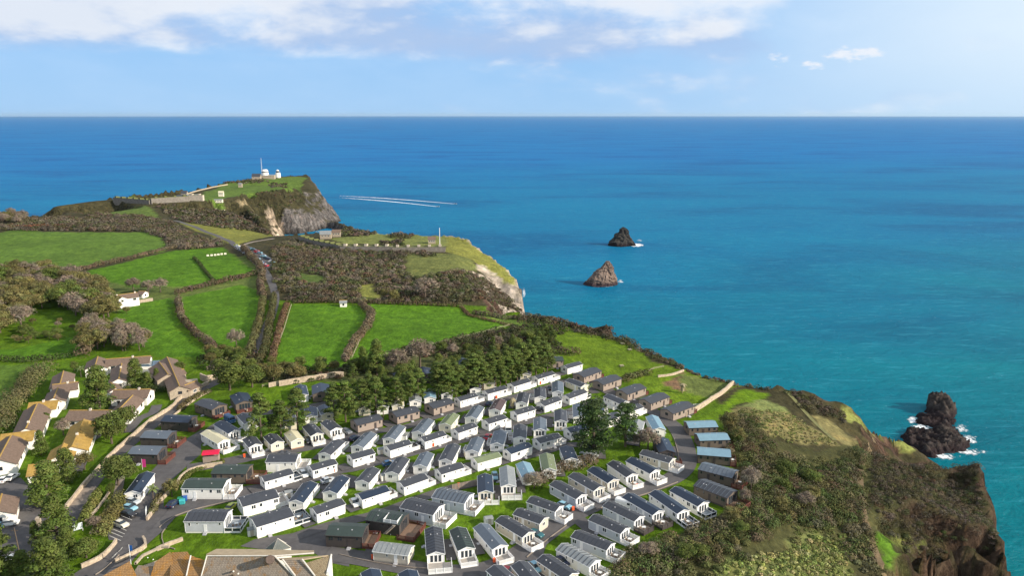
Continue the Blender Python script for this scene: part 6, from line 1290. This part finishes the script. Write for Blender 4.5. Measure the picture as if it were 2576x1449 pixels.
# ---- two speedboats and their wakes
for (x, y, tail, lab) in ((1146, 513, (848, 493), 'farther speedboat leading a long white wake'), (1103, 520, (850, 498), 'nearer speedboat with a long white wake')):
    p, q = plane(Z, x, y, 0), plane(Z, tail[0], tail[1], 0); d = (p - q).normalized(); a = math.atan2(d.y, d.x); o = empty('speedboat', p, a, lab, 'boat', 'speedboats passing the headland')
    m = MB(); m.v = [(-3.5, -1.2, .9), (1.5, -1.2, .9), (3.8, 0, 1.1), (1.5, 1.2, .9), (-3.5, 1.2, .9), (-3.4, -.8, -.2), (1.6, -.7, -.2), (3.2, 0, .1), (1.6, .7, -.2), (-3.4, .8, -.2)]
    m.f = [(0, 1, 2, 3, 4)] + [(i, i + 5, (i + 1) % 5 + 5, (i + 1) % 5) for i in range(5)]; m.mi = [0] * 6; m.obj('hull', TRIM, o); MB().box(-.6, 1.0, -.7, .7, .9, 1.7).obj('windscreen', GLASS, o); MB().box(-3.9, -3.4, -.3, .3, .2, 1.3).obj('outboard_motor', TRIMD, o)
    n = 60; V = []; E = []; s = Vector((-d.y, d.x, 0)); F3 = []
    for k in range(n + 1):
        f = k / n; c = p.lerp(q, f) + s * math.sin(f * 2.6) * 13 - p; wd = 1.5 + 4.5 * f
        for j, e in ((-1, .1), (-.45, 1.2), (0, .75), (.45, 1.2), (1, .1)): V.append((c.x + s.x * wd * j, c.y + s.y * wd * j, .15)); E.append(e * (1.35 - 1.0 * f))
    for k in range(n):
        for j in range(4): a_ = k * 5 + j; F3.append((a_, a_ + 1, a_ + 6, a_ + 5))
    wk = mesh_np('wake', np.array(V), np.array(F3), FOAM, [('edge', np.array(E))]); wk.location = p; tag(wk, kind='stuff')
# ------------------------------------------------------------ vehicles and small things
CAR = {n: material(n + '_car_paint', c, .3, .04, .5, spec=.6) for n, c in dict(white=(.75, .75, .73), silver=(.42, .45, .48), black=(.02, .02, .024), blue=(.03, .10, .22), teal=(.02, .10, .12), red=(.42, .02, .03), lime=(.45, .48, .06), lightblue=(.22, .42, .52), grey=(.14, .15, .17), cream=(.62, .58, .48), navy=(.02, .03, .07)).items()}
TYRE = material('tyre_rubber', (.02, .02, .02), .9, .1, 3); LAMP = material('tail_lamp', (.35, .03, .02), .3, .05, 1); HEADL = material('headlamp', (.7, .7, .68), .2, .05, 1)
def car_meshes(c, van=False):
    def f():
        if van:
            body = MB().prism([(-1.0, .3), (1.0, .3), (1.0, 1.9), (.85, 2.2), (-.85, 2.2), (-1.0, 1.9)], -2.5, 1.9).prism([(-1, .3), (1, .3), (1, 1.15), (.9, 1.25), (-.9, 1.25), (-1, 1.15)], 1.9, 2.6)
            glass = MB().box(1.9, 1.96, -.85, .85, 1.25, 2.0).box(.9, 1.7, -1.015, 1.015, 1.2, 1.85).box(-2.56, -2.5, -.8, .8, 1.25, 1.9); roof = MB().box(-2.3, 1.7, -.8, .8, 2.2, 2.26)
        else:
            b = []
            for x, zt in ((-2.05, .82), (-1.95, .98), (-1.3, 1.0), (.75, .98), (1.75, .82), (2.08, .62)): b.append((x, zt))
            body = MB(); prof = [(-2.05, .28)] + b + [(2.05, .28)]; n = len(prof)
            for y in (-.86, .86): body.v += [(x, y * (1 if z < .9 else .97), z) for x, z in prof]
            body.f = [tuple(range(n)), tuple(range(2 * n - 1, n - 1, -1))] + [(i, (i + 1) % n, (i + 1) % n + n, i + n)[::-1] for i in range(n)]; body.mi = [0] * (n + 2)
            glass = MB(); gl = [(-1.75, .97), (-1.25, 1.40), (.2, 1.42), (.95, .97)]
            for y0, y1 in ((-.80, -.62), (.80, .62)): glass.v += [(x, y0 if z < 1 else y1, z) for x, z in gl]
            glass.f = [(0, 1, 2, 3), (7, 6, 5, 4), (0, 4, 5, 1), (1, 5, 6, 2), (2, 6, 7, 3)]; glass.mi = [0] * 5
            roof = MB().prism([(-.63, 1.40), (.63, 1.40), (.55, 1.47), (-.55, 1.47)], -1.22, .18)
        k = 2.5 if van else 2.06; zl = .85 if van else .68
        wl = MB(); wl.tube((0, -.11, 0), (0, .11, 0), .33, .33, 12); wl.poly([(.33 * math.cos(i * .5236), -.11, .33 * math.sin(i * .5236)) for i in range(12)]); rim = MB().tube((0, -.12, 0), (0, -.115, 0), .2, .2, 8).poly([(.2 * math.cos(i * .785), -.12, .2 * math.sin(i * .785)) for i in range(8)])
        return (body.mesh('body', CAR[c]), glass.mesh('windows', GLASS), roof.mesh('roof_panel', CAR[c]), cached('wheel', lambda: wl.mesh('tyre', TYRE)), cached('rim', lambda: rim.mesh('rim', VENT)),
                cached('tl' + str(van), lambda: MB().box(-.03, .03, -.14, .14, -.08, .08).mesh('tail_light', LAMP)), cached('hl' + str(van), lambda: MB().box(-.03, .03, -.16, .16, -.07, .07).mesh('headlight', HEADL)))
    return cached(('car', c, van), f)
def car(t, x, y, hd, c, label, van=False, group='cars parked in the park', name=None, small=False):
    p = at(t, x, y); ms = car_meshes(c, van); o = empty(name or ('parked_van' if van else 'parked_car'), p + Vector((0, 0, .28)), R(hd), label, 'van' if van else 'car', group)
    link('body', ms[0], o); link('windows', ms[1], o); link('roof_panel', ms[2], o)
    for sx in (-1.3, 1.3):
        for sy in (-1, 1):
            w_ = link('wheel', ms[3], o, (sx * (1.15 if van else 1), sy * .8, .33), 0 if sy < 0 else math.pi)
            if not small: link('rim', ms[4], w_)
    if not small:
        k = 2.5 if van else 2.03
        for sy in (-1, 1): link('tail_light', ms[5], o, (-k - .02, sy * .66, .8)); link('headlight', ms[6], o, (k + (.1 if van else 0), sy * .62, .62))
    return o
for a in [('B', 1660, 560, -20, 'silver', 'white and silver hatchback nearest the white office'), ('B', 1620, 640, -18, 'lightblue', 'light blue car second from the white office'), ('B', 1605, 715, -20, 'black', 'black car third from the white office'), ('B', 1515, 845, -28, 'cream', 'cream convertible-topped car alone in the lower small car park'),
          ('B', 50, 280, 95, 'white', 'left of two white cars parked by the bungalow wall'), ('B', 160, 250, 85, 'white', 'right of two white cars parked by the bungalow wall'), ('B', 130, 830, 18, 'white', 'white car alone by the low wall of the estate car park'), ('B', 5, 860, 70, 'lightblue', 'light blue car cut by the left picture edge'), ('B', 200, 1270, 30, 'silver', 'silver car half hidden in conifer shade near the pole'),
          ('B', 2160, 590, 80, 'navy', 'dark blue car behind the round olive tree'), ('C', 1665, 880, -60, 'black', 'black car beside the cream caravan with white deck'), ('C', 2140, 765, -40, 'grey', 'dark grey car right of the short row'), ('D', 708, 625, 80, 'lime', 'yellow-green car behind the large white lodge'), ('D', 1612, 215, -55, 'white', 'white car with black roof beside the long white caravan'),
          ('D', 1915, 295, 35, 'silver', 'silver car left of the dark blue roofed end-on caravan'), ('F', 68, 575, -60, 'white', 'white car at the left end of a white caravan in the third row'), ('F', 495, 80, 30, 'blue', 'blue car beside the fourth end-on caravan'), ('F', 1815, 240, -85, 'lightblue', 'silver-blue car between two end-on caravans at centre'), ('F', 1990, 1440, -20, 'red', 'red car at the bottom edge'),
          ('E', 1685, 690, -30, 'white', 'white car between two white caravans of the top row'), ('E', 1748, 775, 60, 'navy', 'blue car beside the brown-red roofed caravan'), ('E', 1722, 1195, 75, 'red', 'dark red car left of the grey end-on caravan'), ('E', 875, 1300, -40, 'black', 'dark car at the end of the fourth caravan in its row'), ('E', 70, 1210, 50, 'navy', 'dark blue car in the shade of an end-on caravan'),
          ('G', 180, 850, -15, 'black', 'black car at the left end of a white caravan below the pines'), ('G', 318, 585, 80, 'black', 'black car beside the grey end-on caravan'), ('H', 505, 615, -38, 'lightblue', 'light blue car behind the leftmost diagonal caravan'), ('H', 150, 965, -38, 'teal', 'dark teal car behind a white deck at lower centre'), ('H', 145, 1385, -58, 'lightblue', 'light blue car at the bottom between two caravans'),
          ('H', 480, 1310, -45, 'navy', 'dark blue car beside the pale-roofed caravan at the bottom')]: car(*a)
car('C', 690, 625, -45, 'blue', 'blue van in the shade beside the left pines', True); car('E', 1980, 1110, -88, 'white', 'small white van between two end-on caravans', True); car('H', 1258, 605, -28, 'white', 'white camper van parked between two diagonal caravans', True)
fc = [(800, 200, 'white'), (815, 212, 'silver'), (828, 224, 'white'), (845, 238, 'silver'), (792, 190, 'lime'), (945, 228, 'lightblue'), (962, 236, 'teal'), (990, 248, 'red'), (1000, 258, 'red'), (1022, 266, 'lightblue'), (1052, 292, 'silver'), (1060, 300, 'lightblue'), (1085, 315, 'teal'), (1105, 325, 'navy'), (1135, 354, 'white'), (1150, 362, 'lightblue'),
      (880, 268, 'silver'), (905, 288, 'lime'), (918, 305, 'black'), (928, 318, 'red'), (945, 318, 'navy'), (965, 322, 'lightblue'), (985, 330, 'silver'), (1000, 340, 'blue'), (1022, 352, 'silver'), (1035, 362, 'blue'), (1048, 375, 'red'), (1062, 382, 'white'), (1085, 394, 'red'), (1072, 400, 'red'), (1000, 326, 'lightblue')]
cn = {'lime': 'yellow-green', 'lightblue': 'light blue', 'navy': 'dark blue'}; cnt = {}
for i, (x, y, c) in enumerate(fc):
    cnt[c] = cnt.get(c, 0) + 1; far_row = 'outer' if (x > 935 and y < 300) or x > 1045 and y < 370 else 'lane-side' if x < 860 else 'middle'
    car('N', x, y, -15 + (i % 3) * 6, c, f"{cn.get(c, c)} car, {ORD[cnt[c] - 1]} of its colour, {far_row} line of the far car park", group='cars in the far car park', small=True)
# orange fire points, bins, sheds, boards, poles
ORANGE = material('orange_red_plastic', (.62, .10, .03), .5, .05, 2); GREENB = material('green_bin_plastic', (.02, .20, .11), .5, .05, 2); BLUEB = material('blue_bin_plastic', (.02, .10, .35), .5, .05, 2); TEALB = material('teal_bin_plastic', (.05, .38, .40), .5, .05, 2)
for t, x, y, lab in [('F', 292, 1255, 'below the beige ribbed caravan'), ('F', 1810, 1300, 'below a blue-grey roofed diagonal caravan'), ('F', 1365, 350, 'beside the wooden screen at centre'), ('H', 612, 650, 'right of the leftmost diagonal caravan'), ('H', 1408, 365, 'at the deck corner of an upper diagonal caravan'), ('E', 1045, 1295, 'under the fifth caravan of the second row'), ('E', 1875, 1052, 'under the seventh caravan of the second row'),
                     ('E', 1832, 698, 'between two white caravans of the top row'), ('E', 1083, 892, 'before the third tan lodge'), ('C', 870, 1072, 'beside the short row at left'), ('C', 1985, 1255, 'under a white caravan left of centre'), ('G', 203, 520, 'at the end of the seventh top row caravan'), ('G', 1836, 958, 'by the last tan lodge')]:
    p = at(t, x, y); o = empty('fire_point', p, .3, 'orange-red fire point post ' + lab, 'fire point', 'orange fire points'); MB().box(-.05, .05, -.05, .05, 0, 1.2).obj('post', TRIM, o); MB().box(-.32, .32, -.25, .25, .35, 1.25).obj('box', ORANGE, o); MB().prism([(-.3, 1.25), (.3, 1.25), (0, 1.5)], -.34, .34).obj('lid', ORANGE, o)
def bin_(t, x, y, mat, label):
    p = at(t, x, y); o = empty('wheeled_bin', p, .2, label, 'bin', 'large wheeled bins'); MB().prism([(-.5, .15), (.5, .15), (.6, 1.2), (-.6, 1.2)], -.65, .65).obj('body', mat, o); MB().prism([(-.62, 1.2), (.62, 1.2), (.45, 1.4), (-.45, 1.4)], -.7, .7).obj('lid', mat, o)
    for a in (-.5, .5): MB().tube((a, -.55, .1), (a, -.4, .1), .12, .12, 8).obj('wheel', TYRE, o)
bin_('D', 75, 535, GREENB, 'green bin leftmost of the three by the round tree'); bin_('D', 98, 560, TEALB, 'turquoise bin in front of the green one'); bin_('D', 125, 520, BLUEB, 'blue bin nearest the white lodge'); bin_('A', 1890, 1275, GREENB, 'green bin before the charcoal lodge on the upper left')
for t, x, y, lab in [('E', 1160, 1085, 'small pale shed at the front of the pale green roofed caravan'), ('E', 1780, 905, 'small pale shed before the brown-red roofed caravan'), ('F', 440, 255, 'small white shed left of the grey fourth end-on caravan'), ('D', 1425, 475, 'small white shed on the grass left of the end-on blue roof'), ('D', 965, 940, 'white lean-to shed at the left end of the large white lodge'),
                     ('E', 395, 1375, 'white storage box left of a second row caravan'), ('F', 1738, 800, 'white double cabinet on the open central lawn'), ('E', 1480, 1420, 'cream shed before the seventh end-on caravan')]:
    p = at(t, x, y); o = empty('storage_shed', p, .4, lab, 'shed', 'small storage sheds'); MB().prism([(-.85, 0), (.85, 0), (.85, 1.7), (0, 2.0), (-.85, 1.7)], -1.0, 1.0).obj('body', WALL['cream'] if 'cream' in lab or 'pale' in lab else WALL['white'], o); MB().box(-.4, .4, -.9, -.86, .1, 1.6).obj('door', WALL['beige'], o)
    MB().prism([(-.95, 1.68), (0, 2.02), (.95, 1.68), (.95, 1.74), (0, 2.08), (-.95, 1.74)], -1.08, 1.08).obj('roof', ROOF['pale'], o)
for t, x, y, a, lab in [('B', 1830, 710, -70, 'white and blue sign board beside the wall near the small car park'), ('B', 975, 910, 40, 'yellow-green sign board at the lane bend under the conifer')]:
    p = at(t, x, y); o = empty('sign_board', p, R(a), lab, 'sign')
    for s in (-1, 1): MB().box(s * 1.1 - .05, s * 1.1 + .05, -.05, .05, 0, 2.4).obj('post', TRIM, o)
    MB().box(-1.1, 1.1, -.06, -.01, .7, 2.4).obj('panel', material('sign_face', (.55, .62, .66), .5, .3, 1.5), o)
p = at('B', 262, 1255); o = empty('utility_pole', p, 0, 'leaning wooden pole at the edge of the estate car park', 'pole'); MB().tube((0, 0, -.3), (-.7, .3, 8), .16, .11, 8).obj('pole', BARK, o); MB().box(-1.5, .1, .22, .32, 7.3, 7.42).obj('crossarm', BARK, o)
p = at('B', 1635, 1310); o = empty('flag_post', p, 0, 'thin blue and white post beside the entrance road', 'post'); MB().tube((0, 0, 0), (0, 0, 5), .08, .06, 6).obj('shaft', TRIM, o); MB().box(0, .7, -.02, .02, 3.4, 4.8).obj('banner', BLUEB, o)
p = at('B', 625, 620); o = empty('gate_pier', p, .3, 'stone gate pier under the huge spreading conifer', 'pier'); MB().box(-.5, .5, -.5, .5, 0, 2).obj('shaft', WALL['stone'], o); MB().box(-.6, .6, -.6, .6, 2, 2.25).obj('capstone', WALL['stone'], o)
p = at('B', 490, 830); o = empty('gate_pier', p, .3, 'stone gate pier at the mouth of the estate car park', 'pier'); MB().box(-.5, .5, -.5, .5, 0, 2).obj('shaft', WALL['stone'], o); MB().box(-.6, .6, -.6, .6, 2, 2.25).obj('capstone', WALL['stone'], o)
# red kiosk with planting, wooden screen, pink display by the office lodge
p = at('C', 460, 1100); o = empty('red_kiosk', p, .2, 'small timber kiosk with a red canopy and planting behind the hedge', 'kiosk'); MB().box(-2.2, 2.2, -1.4, 1.4, 0, 1.7).obj('counter', WALL['tan'], o)
RED = material('red_canvas', (.55, .01, .05), .7, .06, 2)
for s in (-1, 1):
    for q in (-1, 1): MB().box(s * 1.9 - .06, s * 1.9 + .06, q * 1.2 - .06, q * 1.2 + .06, 1.7, 2.6).obj('post', TRIMD, o)
MB().prism([(-1.6, 2.5), (1.6, 2.5), (1.0, 3.0), (-1.0, 3.0)], -2.4, 2.4).obj('canopy', RED, o)
p = at('F', 1500, 345); o = empty('wooden_screen', p, R(25), 'tall slatted timber screen enclosing a compound at centre', 'fence'); sm = MB().box(-.12, .12, -.03, .03, 0, 1.9).mesh('board', WALL['tan'])
for k in range(26): link('board', sm, o, (-5 + .4 * k, 0, 0))
for k in range(3): MB().box(-5.1, 5.3, .035, .08, .3 + .7 * k, .4 + .7 * k).obj('rail', WALL['brown'], o)
p = at('A', 1700, 1449) if False else at('B', 1780, 130); o = empty('promotional_flag', p, 0, 'bright pink feather flag beside the dark office lodge', 'flag'); MB().tube((0, 0, 0), (0, 0, 3.4), .05, .04, 6).obj('pole', TRIM, o); MB().box(.05, 1.1, -.02, .02, .8, 3.3).obj('flag', material('pink_cloth', (.55, .04, .22), .7, .1, 1), o)
# parasols on the wide white lodge deck, furniture on the decks
for k, (x, y) in enumerate(((1330, 985), (1400, 985))):
    p = at('C', x, y, up=2.6); o = empty('parasol', p, 0, ('left' if k == 0 else 'right') + ' closed grey parasol behind the wide white lodge', 'parasol'); MB().tube((0, 0, 0), (0, 0, 2.6), .05, .04, 6).obj('pole', TRIMD, o); MB().tube((0, 0, 1.9), (0, 0, 3.0), 1.4, .04, 8).obj('canopy', ROOF['slate'], o)
for i, (root, c, z, tb, fm, r_) in enumerate(FURNITURE):
    a = root.rotation_euler[2]; P = Vector(root.location) + Vector((c[0] * math.cos(a) - c[1] * math.sin(a), c[0] * math.sin(a) + c[1] * math.cos(a), z)); who = root['label'].split(',')[-1].strip() if ',' in root['label'] else 'big plot'
    who = root['label'].replace('caravan with ', '').replace(' from left in ', ', ').replace(' roof', '').replace(' lodge', '').split()
    o = empty('deck_table', P, a + r_, ' '.join(('small table with two chairs on the deck of ' + ' '.join(who)).split()[:16]), 'table', 'tables on the caravan decks')
    link('table_top', cached('tt', lambda: MB().box(-.45, .45, -.4, .4, .68, .73).mesh('table_top', FURW)), o); link('leg', cached('tl', lambda: MB().tube((0, 0, 0), (0, 0, .68), .3, .05, 6).mesh('leg', FURN)), o)
    for s in (-1, 1): link('chair', cached('ch', lambda: MB().box(-.25, .25, -.25, .25, .1, .45).box(-.25, -.19, -.25, .25, .45, .95).mesh('chair', FURN)), o, (s * .85, 0, 0), math.pi if s > 0 else 0)
for t, x, y, lab in (('G', 1215, 292, 'pale picnic bench in the middle of the clifftop lawn'), ('G', 1315, 90, 'wooden bench on the path at the cliff edge'), ('G', 1225, 14, 'farther wooden bench at the cliff edge')):
    p = at(t, x, y); o = empty('picnic_bench', p, .4, lab, 'bench', 'benches on the clifftop'); MB().box(-.9, .9, -.35, .35, .7, .76).obj('table_top', WOODF, o)
    for s in (-1, 1): MB().box(-.9, .9, s * .75 - .13, s * .75 + .13, .42, .47).obj('seat', WOODF, o); MB().box(s * .6 - .04, s * .6 + .04, -.85, .85, .36, .42).box(s * .6 - .04, s * .6 + .04, -.3, .3, 0, .7).obj('leg', WOODF, o)
for i, (x, y) in enumerate(((505, 290), (543, 287), (578, 284), (610, 280), (643, 275), (678, 272))):
    p = at('N', x, y); o = empty('tent', p, .2, f'pale little shelter, {ORD[i]} from left in the line across the upper field', 'tent', 'line of pale shelters in the field'); MB().prism([(-.7, 0), (.7, 0), (0, 1.2)], -.8, .8).obj('canvas', WALL['cream'], o); MB().box(-.83, -.79, -.3, .3, 0, .8).obj('door_flap', WALL['tan'], o)
# ------------------------------------------------------------ thin sea air
hz_ = MB().box(-60000, 60000, -30000, 88000, -12, 235).obj('haze', bpy.data.materials.new('haze_air')); tag(hz_, kind='stuff')
hm_ = hz_.data.materials[0]; hm_.use_nodes = True; t_ = NT(hm_.node_tree); t_.n.remove(t_.n['Principled BSDF'])
pv = t_.new('ShaderNodeVolumePrincipled'); pv.inputs['Color'].default_value = (.62, .82, 1.0, 1); pv.inputs['Density'].default_value = 1.0e-5; pv.inputs['Anisotropy'].default_value = .3
t_.l.new(pv.outputs[0], t_.n['Material Output'].inputs['Volume'])
